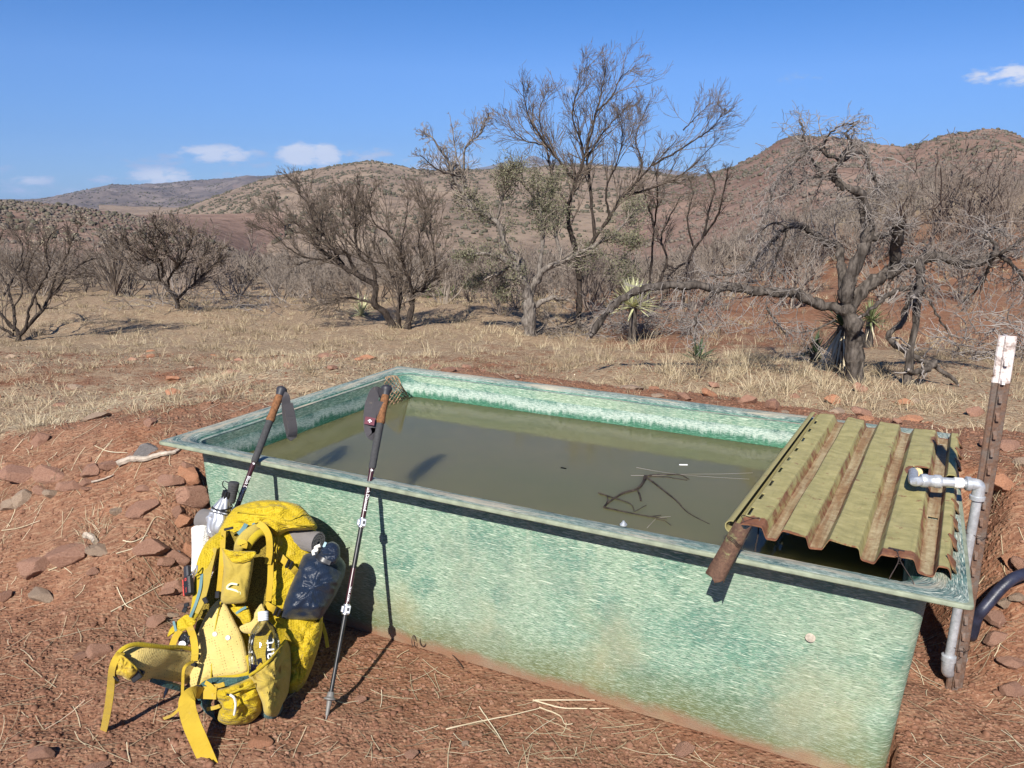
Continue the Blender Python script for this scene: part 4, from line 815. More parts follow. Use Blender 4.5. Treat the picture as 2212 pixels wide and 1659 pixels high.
def leaves(polys, n, size, name, mat_, parent, seed, sel=None, per=1, jit=.03, asp=.45):
    """small separate leaf blades along the twigs"""
    rg = np.random.default_rng(seed); E = np.array([p[0][-1 - rg.integers(0, len(p[0]) - 1)] for p in polys if sel is None or sel(p[0][-1])])
    if len(E) == 0: return
    c = E[rg.integers(0, len(E), n)] + rg.normal(0, jit, (n, 3)); d = rg.normal(0, 1, (n, 3)); d /= np.linalg.norm(d, axis=1)[:, None]; s = np.cross(d, rg.normal(0, 1, (n, 3))); s /= np.linalg.norm(s, axis=1)[:, None]; L = size * (.6 + .8 * rg.random(n))[:, None]
    V = np.stack([c, c + d * L * .5 + s * L * asp * .5, c + d * L, c + d * L * .5 - s * L * asp * .5], 1).reshape(-1, 3); F = np.arange(4 * n).reshape(-1, 4)
    return mesh_np(name, V, F, M[mat_], parent)
ty = np.mean([p[0][-1] for p in tw1], 0); leaves(tw1, 500, .014, 'leaves', 'yucca_dead', r, 5, lambda p: p[2] > ty[2] + .1 and p[0] > ty[0] + .1)
# leafy oak with hollow grey trunk beside it
b5 = base_of(Z6, 650, 1595); r = thing('oak_tree', 'old oak with hollow grey trunk and dull olive leaves in front of the tall mesquite', 'tree', b5)
L5 = [([(655, 1610), (645, 1500), (640, 1400), (620, 1310), (560, 1210), (430, 1150), (290, 1160)], 46, 6), ([(640, 1420), (700, 1260), (830, 1190), (990, 1110), (1100, 1050), (1200, 1080)], 24, 5), ([(610, 1300), (600, 1200), (520, 1110), (470, 980), (340, 900), (290, 830), (240, 740), (200, 640), (120, 520), (90, 500)], 26, 2.5), ([(340, 900), (310, 800), (280, 700), (250, 600), (220, 400)], 9, 2), ([(290, 730), (300, 580), (380, 500), (430, 400)], 8, 2), ([(470, 980), (500, 850), (520, 740), (600, 680)], 9, 3), ([(700, 1260), (720, 1050), (700, 880), (680, 720)], 14, 4), ([(830, 1190), (790, 1050), (760, 860), (800, 720)], 12, 4), ([(560, 1210), (480, 1260), (400, 1290), (330, 1320)], 13, 4), ([(600, 1250), (540, 1330), (500, 1370)], 9, 4), ([(640, 1450), (760, 1390), (850, 1400)], 20, 10), ([(1100, 1050), (1180, 960), (1210, 900)], 8, 3), ([(990, 1110), (1090, 1190), (1180, 1290)], 8, 3), ([(280, 730), (160, 700), (60, 620)], 6, 2)]
main, tw5 = hero(r, L5, Z6, b5[1] + .1, .4, dict(MES, max=3, kids=(6, 4, 3), wig=.26, trop=.02), 35, 26, (.18, .45), 'bark_ash', 'twig_dull', rscale=.85, fromt=.25)
C5 = [Z6(*p) for p in ((600, 800), (750, 760), (420, 1000), (390, 900), (680, 660), (1150, 1120), (1180, 950), (1230, 1180), (520, 850), (830, 830), (640, 960), (440, 1100), (1030, 1180), (330, 1190), (520, 1270))]; C5 = [atY(u, v, b5[1] + .1) for u, v in C5]
leaves(tw5, 24000, .026, 'leaves', 'oak_leaf', r, 6, lambda p: min(np.hypot(p[0] - c[0], p[2] - c[2]) for c in C5) < .42, jit=.05, asp=.5)
# tall mesquite in the middle
b4 = base_at(Z6, 915, 1445, b5[1] + 1.1); r = thing('mesquite_tree', 'tallest bare mesquite whose open crown stands against the blue sky in the middle', 'tree', b4)
L4 = [([(915, 1445), (920, 1280), (945, 1160), (1000, 1060), (1080, 950), (1150, 840), (1230, 760), (1310, 670), (1400, 580), (1480, 480), (1560, 280)], 22, 2.5), ([(920, 1280), (890, 1100), (860, 1000), (860, 890), (900, 760), (940, 640), (920, 530), (900, 420), (860, 300), (760, 200)], 21, 2.5), ([(940, 640), (980, 500), (1010, 380), (1040, 260), (1060, 130)], 10, 2), ([(900, 760), (800, 640), (720, 530), (650, 430), (610, 300), (530, 210)], 13, 2), ([(720, 560), (630, 540), (560, 480), (520, 400)], 6, 2), ([(1000, 1060), (980, 850), (960, 650), (1000, 560), (1090, 440), (1180, 350), (1220, 260)], 14, 2), ([(1150, 840), (1250, 810), (1380, 770), (1500, 700), (1640, 560), (1690, 480)], 11, 2), ([(1310, 670), (1440, 600), (1560, 520), (1640, 460), (1690, 390)], 8, 2), ([(1230, 760), (1250, 640), (1220, 520), (1290, 340)], 8, 2), ([(860, 890), (780, 760), (740, 600), (700, 400), (740, 280)], 9, 2), ([(920, 530), (880, 400), (910, 260), (920, 150)], 7, 2), ([(1010, 380), (1090, 300), (1140, 200), (1190, 160)], 7, 2), ([(1080, 950), (1060, 800), (1120, 660), (1150, 520), (1140, 400)], 9, 2), ([(780, 960), (700, 880), (620, 780), (550, 730)], 12, 4), ([(1480, 480), (1540, 420), (1620, 340)], 5, 2)]
hero(r, L4, Z6, b4[1], .55, dict(MES, max=3, kids=(6, 5, 3), seg=.09), 34, 13, (.35, .95), 'bark_dark', 'twig_brown', rscale=.72, fromt=.22, trunc=.87)
# slender mesquites
for k, (lab, bx, by, Ls) in enumerate([('slim twin stemmed mesquite between the tall mesquite and the dead tree', 1310, 1325, [([(1295, 1325), (1310, 1150), (1320, 1000), (1290, 900), (1260, 780)], 10, 3), ([(1345, 1310), (1390, 1180), (1360, 1070), (1400, 960), (1460, 850)], 9, 3), ([(1320, 1000), (1340, 850), (1330, 700)], 7, 2)]),
                                      ('slim leaning mesquite right behind the long horizontal dead limb', 1490, 1290, [([(1485, 1300), (1520, 1150), (1590, 1050), (1620, 900), (1650, 780), (1600, 690)], 12, 3), ([(1590, 1050), (1660, 950), (1700, 800), (1720, 690)], 8, 3), ([(1540, 1130), (1500, 980), (1530, 830), (1500, 720)], 7, 2), ([(1520, 1180), (1440, 1230), (1400, 1280)], 9, 4)])]):
    bb = base_at(Z6, bx, by, b5[1] + 2.6 + k); r = thing('mesquite_tree', lab, 'tree', bb); hero(r, Ls, Z6, bb[1], .4, dict(MES, max=3, seg=.09), 36 + k, 12, (.2, .5), rscale=.8)
# the dead mesquite on the right
b6 = base_of(Z7, 1040, 1625); r = thing('dead_tree', 'gnarled dead grey tree with drooping twig curtains and broken stub at the right', 'tree', b6)
L6 = [([(1042, 1650), (1038, 1500), (1030, 1380), (1022, 1280), (990, 1190), (985, 1100), (1020, 1000), (1060, 900), (1095, 820), (1115, 750), (1090, 650), (1080, 560), (1050, 510), (980, 490), (920, 450), (910, 400), (950, 340), (1010, 230), (980, 180), (1040, 120)], 54, 4),
      ([(990, 1200), (1060, 1110), (1150, 1030), (1260, 970), (1330, 930), (1400, 920), (1490, 890), (1570, 900), (1640, 930), (1740, 930), (1830, 890), (1845, 850)], 42, 20), ([(1265, 965), (1270, 850), (1282, 760), (1292, 690)], 34, 30), ([(1410, 920), (1415, 1000), (1410, 1090), (1360, 1130)], 25, 18),
      ([(980, 1190), (880, 1185), (780, 1150), (700, 1105), (620, 1100), (480, 1090), (330, 1070), (200, 1070), (60, 1060), (-120, 1060), (-260, 1110), (-380, 1190), (-480, 1330)], 30, 20), ([(985, 1180), (960, 1010), (950, 900), (940, 820), (880, 820), (820, 770), (750, 730), (650, 720), (560, 800), (480, 890), (380, 980), (170, 1010)], 27, 6),
      ([(1120, 790), (1200, 770), (1260, 750)], 15, 12), ([(950, 340), (1080, 290), (1120, 360), (1140, 430), (1190, 490), (1240, 470)], 12, 5), ([(910, 400), (870, 420), (760, 440), (700, 480)], 9, 4), ([(950, 340), (850, 290), (790, 260), (700, 330), (640, 420)], 10, 4), ([(940, 330), (1000, 260), (1050, 250)], 10, 5), ([(1830, 890), (1850, 820), (1790, 770), (1830, 720), (1900, 760)], 12, 5), ([(1835, 880), (1800, 980), (1770, 1050), (1700, 1120), (1660, 1160)], 11, 4), ([(1840, 870), (1940, 930), (2020, 1040), (2060, 1200)], 14, 5), ([(1840, 880), (1900, 860), (2000, 800), (2100, 760)], 14, 6), ([(650, 720), (560, 700), (480, 760)], 8, 4), ([(330, 1070), (200, 1120), (120, 1250), (110, 1380)], 12, 5), ([(520, 1180), (570, 1260), (640, 1340)], 8, 3), ([(920, 1260), (820, 1310), (730, 1335)], 7, 4), ([(850, 420), (790, 330), (752, 260), (742, 205), (735, 150), (715, 98)], 8, 5), ([(860, 290), (870, 200), (950, 140), (1060, 110)], 7, 3), ([(700, 330), (620, 400), (560, 520), (520, 640)], 7, 3), ([(650, 730), (600, 850), (560, 980), (540, 1090)], 6, 3)]
hero(r, L6, Z7, b6[1], .28, dict(DROOP, kids=(8, 6), rmin=.0019), 41, 30, (.18, .5), 'bark_grey', 'twig_grey', rscale=1.0, fromt=.22, droop=True)
bl = base_of(Z7, 1240, 1360)
r = thing('fallen_branch', 'broken grey limb hanging from the dead tree down to the ground on its right', 'branch', base_of(Z7, 1600, 1600))
hero(r, [([(1405, 1100), (1340, 1180), (1300, 1280), (1230, 1350), (1280, 1410), (1400, 1480), (1500, 1530), (1630, 1620)], 22, 11), ([(1400, 1065), (1300, 1085), (1180, 1145), (1085, 1235)], 15, 10), ([(1430, 1110), (1490, 1180), (1540, 1280), (1600, 1355)], 9, 4), ([(1500, 1500), (1420, 1560), (1350, 1545)], 26, 12), ([(1420, 1080), (1500, 1050), (1530, 1080)], 7, 4)], Z7, b6[1] - .15, .1, dict(DROOP, max=1), 42, 7, (.12, .3), 'bark_grey', 'twig_grey', names=('limb', 'twigs'))
# tangled heaps of dead twigs below the limbs
def brush(name, lab, cx, cy, zf, wx, hz, n, seed, mat_='twig_grey', L=(.3, .7), cat='brush', group=None, up=.3):
    p = base_of(zf, cx, cy); rg = np.random.default_rng(seed); out = []
    for k in range(n):
        q = p + np.array([rg.normal(0, wx), rg.normal(0, wx * .45), 0]); q[2] = g1(q[0], q[1], False) + abs(rg.normal(0, hz)) * math.exp(-(q[0] - p[0]) ** 2 / (2 * (wx * 1.3) ** 2)); d = rg.normal(0, 1, 3); d[2] = abs(d[2]) * up + .1
        grow(q, d, rg.uniform(*L), rg.uniform(.004, .008), 1, dict(DROOP, trop=-.06, max=2, kids=(5, 3), wig=.3, rmin=.0022), rg, out)
    o = batch_tubes(out, name, M[mat_], None); return tag(o, lab, cat, group)
brush('brush_pile', 'tangled heap of dead grey twigs around the pale yucca under the horizontal limb', 1320, 1590, Z6, .55, .24, 240, 51); brush('brush_pile', 'low dark tangle of dead twigs at the foot of the hollow oak', 800, 1590, Z6, .38, .13, 80, 52, 'twig_dull'); brush('brush_pile', 'hanging mass of fine grey twigs touching the ground at the right edge', 1880, 1490, Z7, .42, .36, 150, 53, 'twig_grey', (.2, .5)); brush('brush_pile', 'pale grey twig heap on the straw left of the round mesquite', 1480, 1255, Z8, .9, .18, 90, 54, 'twig_grey', (.4, .9))
# yuccas
def yucca(lab, p, R_, n, mat_, seed, up=.35, trunk=0., skirt=0, wid=.022):
    rg = np.random.default_rng(seed); r = thing('yucca', lab, 'yucca', p); c = p + [0, 0, trunk + .02]
    def blades(name, n, el0, el1, L, m, droop, w):
        V, F = [], []
        for k in range(n):
            az = rg.random() * 6.283; el = math.radians(rg.uniform(el0, el1)); d = np.array([math.cos(az) * math.cos(el), math.sin(az) * math.cos(el), math.sin(el)]); s = unit(np.cross(d, [0, 0, 1.])) ; ll = L * rg.uniform(.7, 1.05); nn = np.cross(s, d)
            st = c + [0, 0, rg.uniform(-.04, .04)]
            for t, f in ((0, .7), (.3, 1.), (.7, .65), (1, .06)):
                q = st + d * ll * t + np.array([0, 0, -droop * ll * t * t]); V += [q + s * w * f / 2, q + nn * -w * f * .18, q - s * w * f / 2]
            b0 = len(V) - 12
            for i in range(3):
                for j in range(2): F.append((b0 + i * 3 + j, b0 + i * 3 + j + 1, b0 + i * 3 + 4 + j, b0 + i * 3 + 3 + j))
        return mesh_np(name, np.array(V), np.array(F), M[m], r)
    blades('leaf_rosette', n, -15, 85, R_, mat_, .06, wid)
    if trunk > 0: b = MB(); b.tube([p - [0, 0, .1], p + [0, 0, trunk * .5], c], [.06, .055, .05], 10); b.build('trunk', M['bark_grey'], r)
    if skirt: blades('dead_leaf_skirt', skirt, -88, -45, max(trunk * .95, R_ * .8), 'yucca_dead', .25, wid * .9)
    return r
yz = zoomer(1250, 550, 1.8143)
def yat(zf, x, y): return ghit(*zf(x, y))
p = base_at(Z6, 1210, 1440, b5[1] - .7); yucca('large pale green yucca rising from the twig heap below the horizontal limb', p, .46, 150, 'yucca_pale', 61, trunk=max(.1, atY(*Z6(1210, 1440), p[1])[2] - p[2]), wid=.028)
p = yat(Z7, 940, 1560); yucca('tall dark yucca with hanging dead straw skirt beside the dead tree trunk', p, .33, 120, 'yucca_dark', 62, trunk=.42, skirt=110, wid=.02)
p = yat(Z7, 800, 1500); yucca('dark green stemless yucca left of the straw skirted yucca', p, .25, 80, 'yucca_dark', 63, trunk=.08, skirt=25, wid=.018)
p = yat(Z7, 1110, 1420); yucca('green yucca half hidden behind the dead tree trunk', p, .33, 90, 'yucca_green', 64, trunk=.3, skirt=10, wid=.018)
p = yat(Z7, 130, 1500); yucca('small dark yucca in the grass under the drooping limb end', p, .27, 40, 'yucca_dark', 65, wid=.026)
for k, (x, y, s_, lab) in enumerate([(1690, 1290, .55, 'green yucca clump nearest the oak, beyond the grass'), (1600, 1280, .55, 'middle one of the green yuccas left of the oak'), (1500, 1290, .5, 'leftmost green yucca behind the round mesquite crown'), (1000, 1425, .42, 'pale green yucca behind the round mesquite trunk')]):
    yucca(lab, yat(Z5, x, y), s_, 70, 'yucca_green' if k < 3 else 'yucca_pale', 70 + k, wid=.02)
# wand bush, like a bundle of rods
p = yat(Z8, 780, 1175); r_ = np.random.default_rng(77); out = []
for k in range(34):
    a = r_.random() * 6.283; d = np.array([math.cos(a) * .5, math.sin(a) * .35, 1.]); n = 6; L = r_.uniform(.9, 1.5); pts = np.array([p + d * t * L + np.array([math.cos(a), math.sin(a), 0]) * .25 * t * t * L for t in np.linspace(0, 1, n)]) + r_.normal(0, .012, (n, 3)); out.append((pts, np.linspace(.012, .005, n), 4))
o = batch_tubes(out, 'wand_bush', M['twig_brown'], None); tag(o, 'bush of straight upright rods between the left edge mesquite and the spreading one', 'bush')

# the thicket: bare bushes, each one its own object, from a few grown shapes
def bush_proto(seed, h, stems, mat_, leafy=0):
    rg = np.random.default_rng(seed); out = []; P = dict(MES, seg=.14, rmin=.0065, max=3, kids=(6, 4, 3), wig=.15, trop=.07)
    for k in range(stems):
        a = rg.random() * 6.283; sp = rg.uniform(.25, .95); d = np.array([math.cos(a) * sp, math.sin(a) * sp, 1.]); grow(np.array([math.cos(a), math.sin(a), 0]) * .06, d, h * rg.uniform(.55, .85), rg.uniform(.02, .036), 0, P, rg, out)
    o = batch_tubes(out, 'bare_bush', M[mat_], None); o.hide_render = False; return o
PROTO = [bush_proto(100 + k, h, s_, m) for k, (h, s_, m) in enumerate([(2.2, 5, 'twig_bush'), (2.6, 6, 'twig_dull'), (1.9, 6, 'twig_bush'), (3.0, 5, 'twig_bush'), (1.6, 7, 'twig_dull'), (2.4, 6, 'twig_dull'), (1.5, 7, 'twig_red'), (2.7, 7, 'twig_bush')])]
BUSH_LAB = {'l': 'bare grey brown bush in the dense thicket left of the round mesquite', 'c': 'bare brown bush in the thicket behind the tall mesquite and oak', 'r': 'bare upright bush on the red slope behind the dead tree', 'f': 'distant bare bush on the valley floor below the hills', 'o': 'reddish twiggy bush among the grey ones behind the dead tree'}
used = set()
def put_bush(x, y, sc, kind, rg, key):
    pr = PROTO[kind]; o = pr if kind not in used else pr.copy()
    if kind in used: COL.objects.link(o)
    used.add(kind); s_ = sc * rg.uniform(.85, 1.15); o.location = (x, y, g1(x, y, False) - .05); o.rotation_euler = (0, 0, rg.random() * 6.283); o.scale = (s_ * rg.uniform(.9, 1.25), s_ * rg.uniform(.9, 1.25), s_)
    tag(o, BUSH_LAB[key], 'bush', {'l': 'bushes of the left thicket', 'c': 'bushes behind the middle trees', 'r': 'bushes on the red slope', 'f': 'bushes on the valley floor', 'o': 'reddish bushes'}[key])
rg = np.random.default_rng(9); placed = []
def tryput(x, y, sc, kind, key, gap):
    for (a, b_) in placed:
        if (a - x) ** 2 + (b_ - y) ** 2 < gap * gap: return False
    placed.append((x, y)); put_bush(x, y, sc, kind, rg, key); return True
for (x, y, sc, kind, key) in [(u_, v_, s_, k_, q_) for (px, py, s_, k_, q_) in [(2010, 560, 1.05, 3, 'r'), (2130, 575, .95, 7, 'r'), (2070, 600, .7, 4, 'r'), (1900, 560, .8, 2, 'r'), (1700, 560, .85, 6, 'o'), (1640, 575, .7, 6, 'o'), (1760, 570, .7, 6, 'o'), (2200, 560, .9, 0, 'r'), (1560, 560, .6, 1, 'c'), (600, 640, .55, 1, 'l'), (660, 655, .55, 5, 'l'), (700, 660, .5, 4, 'l'), (200, 610, .55, 5, 'l'), (120, 620, .55, 0, 'l'), (30, 620, .6, 1, 'l'), (520, 635, .5, 0, 'l'), (310, 600, .5, 2, 'l'), (450, 610, .5, 1, 'l'), (520, 540, .6, 0, 'l')] for (u_, v_, _z) in [ghit(*q22(px, py))]]:
    tryput(x, y, sc, kind, key, .3)
n = 0; tries = 0
while n < 175 and tries < 9000:
    tries += 1; y = 13.5 + 50 * rg.random() ** 1.5; x = y * rg.uniform(-.78, .78); a = x / y
    if a < -.05 and y < 16.5 + 1.2 * rg.random(): continue
    if a > .12 and y < 15: continue
    if abs(x) < .0: continue
    key = 'l' if a < -.16 else ('c' if a < .24 else 'r'); kind = int(rg.choice([0, 1, 2, 3, 4, 5, 7])); sc = rg.uniform(.4, .7) if key != 'r' else rg.uniform(.42, .8)
    if key == 'r' and rg.random() < .35: continue
    if tryput(x, y, sc, kind, key, 1.0 + y * .012): n += 1
n = 0; tries = 0
while n < 100 and tries < 5000:
    tries += 1; y = 60 + 110 * rg.random() ** 1.2; x = y * rg.uniform(-.75, .75)
    if tryput(x, y, rg.uniform(.5, .95), int(rg.choice([0, 1, 2, 4, 5])), 'f', 2.6): n += 1
# behind the counted bushes the thicket runs on as one grey brown mass
def thicket():
    rg = np.random.default_rng(55); PT = dict(MES, seg=.3, rmin=.011, max=2, kids=(6, 5), wig=.17, trop=.07); protos = []
    for k in range(6):
        out = []
        for q in range(6):
            a = rg.random() * 6.283; sp = rg.uniform(.25, .95); grow(np.zeros(3), np.array([math.cos(a) * sp, math.sin(a) * sp, 1.]), rg.uniform(1.1, 1.7), .03, 0, PT, rg, out)
        Vs, Fs, n0 = [], [], 0
        for pts, rad, sd in out:
            pts = pts[[0, len(pts) // 2, -1]]; rad = np.maximum(rad[[0, len(rad) // 2, -1]], .012); x, y = frame(pts[-1] - pts[0]); a = np.array([0, 2.094, 4.189]); V = pts[:, None] + rad[:, None, None] * (np.cos(a)[None, :, None] * x + np.sin(a)[None, :, None] * y)
            Vs.append(V.reshape(-1, 3)); Fs.append(np.array([(i * 3 + j, i * 3 + (j + 1) % 3, i * 3 + 3 + (j + 1) % 3, i * 3 + 3 + j) for i in range(2) for j in range(3)]) + n0); n0 += 9
        protos.append((np.vstack(Vs), np.vstack(Fs)))
    VV, FF, n0, cnt = [], [], 0, 0
    while cnt < 800:
        y = 22 + 210 * rg.random() ** 1.5; x = y * rg.uniform(-.85, .85)
        if x / y > .2 and rg.random() < .45: continue
        if vnoise(np.array([x * .07]), np.array([y * .07]), 93)[0] + rg.random() * .4 < .42: continue
        V, F = protos[rg.integers(0, 6)]; a = rg.random() * 6.283; s_ = rg.uniform(.42, .85) * (1 + y / 250); c, s2 = math.cos(a), math.sin(a); P = np.stack([V[:, 0] * c - V[:, 1] * s2, V[:, 0] * s2 + V[:, 1] * c, V[:, 2]], -1) * s_ + [x, y, g1(x, y, False) - .05]
        VV.append(P); FF.append(F + n0); n0 += len(V); cnt += 1
    tag(mesh_np('far_thicket', np.vstack(VV), np.vstack(FF), M['twig_dull']), kind='stuff')
thicket()
# low far scrub: the uncountable rest of the valley
rg2 = np.random.default_rng(12); yy = 55 + 420 * rg2.random(14000) ** 1.4; xx = yy * rg2.uniform(-.8, .8, 14000); kp = vnoise(xx * .05, yy * .05, 91) + rg2.random(14000) * .5 > .55; xx, yy = xx[kp], yy[kp]
blobs('valley_scrub', np.stack([xx, yy, gz(xx, yy, False)], -1), .35 + 1.1 * rg2.random(len(xx)) ** 2, 'scrub_bare', rg2, .7)

# ------------------------------------------------------------------ dry grass, straw, gravel
def grass():
    rg = np.random.default_rng(21); N = 14000; y = 3.0 + 22 * rg.random(N) ** 1.7; x = y * rg.uniform(-.74, .74, N); g = litter(x, y); cl = vnoise(x * 1.3, y * 1.3, 33) * .6 + vnoise(x * 3.5, y * 3.5, 34) * .5
    u, v = w2t(x, y); ok = (rg.random(N) < (g * (cl * 1.25 - .28))) & ~((u > -.05) & (u < LU + .05) & (v > -.1) & (v < LV + .05)); x, y, g = x[ok], y[ok], g[ok]
    nb = np.where(y < 9, 24, 17); ti = np.repeat(np.arange(len(x)), nb); n = len(ti); tall = vnoise(x * .5, y * .5, 35); side = S((x / y + .1) / .25)
    ht = (.024 + .06 * rg.random(len(x)) * (.4 + tall)) * (1 + 1.0 * side * S((y - 5) / 1.5)) * (1 + .5 * S((y - 8) / 3)); ht = np.where(rg.random(len(x)) < .12, ht * 2., ht)
    spread = .035 + .05 * rg.random(len(x)); a = rg.random(n) * 6.283; rr = rg.random(n) ** .7 * spread[ti]; bx, by = x[ti] + rr * np.cos(a), y[ti] + rr * np.sin(a); bz = gz(bx, by) - .004
    h = ht[ti] * rg.uniform(.5, 1.25, n); lean = rg.uniform(.2, 1.3, n); az = a + rg.normal(0, .9, n); w = (.0007 + .00016 * by) * rg.uniform(.7, 1.3, n)
    dx, dy = np.cos(az), np.sin(az); wz = rg.random(n) * 6.283; sx, sy = np.cos(wz), np.sin(wz); V = np.zeros((n, 6, 3))
    for k, (t, f) in enumerate(((0, 1.), (.55, .8), (1., .18))):
        cx = bx + dx * h * lean * t ** 1.6; cy = by + dy * h * lean * t ** 1.6; cz = bz + h * (t - .38 * t * t * np.minimum(lean, 1.0))
        V[:, k * 2] = np.stack([cx - sx * w * f, cy - sy * w * f, cz], -1); V[:, k * 2 + 1] = np.stack([cx + sx * w * f, cy + sy * w * f, cz], -1)
    F = np.array([(0, 1, 3, 2), (2, 3, 5, 4)])[None] + (np.arange(n) * 6)[:, None, None]; tone = np.clip((.12 + .5 * vnoise(x * .8, y * .8, 36))[ti] + rg.normal(0, .17, n), 0, 1)
    o = mesh_np('dry_grass', V.reshape(-1, 3), F.reshape(-1, 4), M['grass'], attrs={'tone': np.repeat(tone, 6)}); tag(o, kind='stuff')
    # matted straw lying flat
    N = 40000; y = 2.0 + 12 * rg.random(N) ** 1.6; x = y * rg.uniform(-.74, .74, N); g = litter(x, y); u, v = w2t(x, y); ok = (rg.random(N) < np.maximum(g * 1.1, .012)) & ~((u > .08) & (u < LU - .08) & (v > .06) & (v < LV - .05)); x, y, g = x[ok], y[ok], g[ok]
    n = len(x); L = rg.uniform(.03, .16, n) * (1 + .5 * (rg.random(n) < .1)); az = rg.random(n) * 6.283; bend = rg.normal(0, .18, n); w = (.0007 + .00015 * y) * rg.uniform(.6, 1.3, n); V = np.zeros((n, 8, 3))
    for k, t in enumerate((-.5, -.17, .17, .5)):
        aa = az + bend * t; cx = x + np.cos(aa) * L * t; cy = y + np.sin(aa) * L * t; cz = gz(cx, cy) + .003 + .006 * rg.random(n) * (1 if k in (0, 3) else .6); sx, sy = -np.sin(aa), np.cos(aa)
        V[:, 2 * k] = np.stack([cx - sx * w, cy - sy * w, cz], -1); V[:, 2 * k + 1] = np.stack([cx + sx * w, cy + sy * w, cz], -1)
    F = np.array([(0, 1, 3, 2), (2, 3, 5, 4), (4, 5, 7, 6)])[None] + (np.arange(n) * 8)[:, None, None]
    o = mesh_np('straw_litter', V.reshape(-1, 3), F.reshape(-1, 4), M['grass'], attrs={'tone': np.repeat(np.clip(rg.normal(.55, .22, n), 0, 1), 8)}); tag(o, kind='stuff')
    N = 60000; y = 1.3 + 7 * rg.random(N) ** 1.7; x = y * rg.uniform(-.74, .74, N); u, v = w2t(x, y); ok = (rg.random(N) < 1.05 - .8 * litter(x, y)) & ~((u > .06) & (u < LU - .1) & (v > .08) & (v < LV - .02)); x, y = x[ok], y[ok]; n = len(x)
    sz = .004 + .008 * rg.random(n) ** 2 + .02 * (rg.random(n) ** 16) + .0012 * y
    o = blobs('gravel', np.stack([x, y, gz(x, y) - sz * .2], -1), sz, 'soil_clod', rg, .65)
t = NT('soil_clod'); n_ = t.noise(t.geo(), 23, 4, .7); M['soil_clod'] = t.done(t.bsdf(t.ramp(n_, [(.28, (.10, .048, .031)), (.5, (.19, .095, .06)), (.66, (.28, .158, .105)), (.78, (.42, .295, .21))]), .95, spec=.1))
grass()

# ------------------------------------------------------------------ stones
def rock_mesh(seed, ang=.5):
    import bmesh
    rg = np.random.default_rng(seed); bm = bmesh.new(); bmesh.ops.create_icosphere(bm, subdivisions=4, radius=1); P = np.array([v.co[:] for v in bm.verts]); F = [tuple(v.index for v in f.verts) for f in bm.faces]; bm.free()
    r_ = np.ones(len(P)) * 1.5
    for k in range(13):      # broken faces: cut by random planes
        n = unit(rg.normal(0, 1, 3)); d = rg.uniform(.62, .95); q = P @ n; r_ = np.where(q > 1e-3, np.minimum(r_, d / np.maximum(q, 1e-3)), r_)
    P = P * np.minimum(r_, 1.3)[:, None]; P = P * (1 + .10 * fbm(P[:, 0] * 2 + seed, P[:, 1] * 2 + P[:, 2] * 3, 4, seed))[:, None]
    b = MB(); b.add(P, F); return b, P
RP = []
for k in range(9):
    b, P_ = rock_mesh(200 + k); me = bpy.data.meshes.new('rock'); me.from_pydata(P_.tolist(), [], b.f); me.polygons.foreach_set('use_smooth', [True] * len(me.polygons)); me.set_sharp_from_angle(angle=math.radians(32)); RP.append(me)
def rock(p, sx, sy, sz, k, mat_, lab, rg, group=None, sink=.3):
    me = RP[k % 9]
    if len(me.materials) == 0: me.materials.append(M['rock_red'])
    o = bpy.data.objects.new('rock', me); COL.objects.link(o); o.location = (p[0], p[1], p[2] + sz * (1 - 2 * sink) * .5); o.scale = (sx / 1.8, sy / 1.8, sz / 1.8); o.rotation_euler = (rg.normal(0, .15), rg.normal(0, .15), rg.random() * .9 - .45); ORG[o.name] = np.zeros(3)
    if mat_ != 'rock_red': o.material_slots[0].link = 'OBJECT'; o.material_slots[0].material = M[mat_]
    return tag(o, lab, 'rock', group)
zr = zoomer(0, 1050, 3.6867); rg = np.random.default_rng(4)
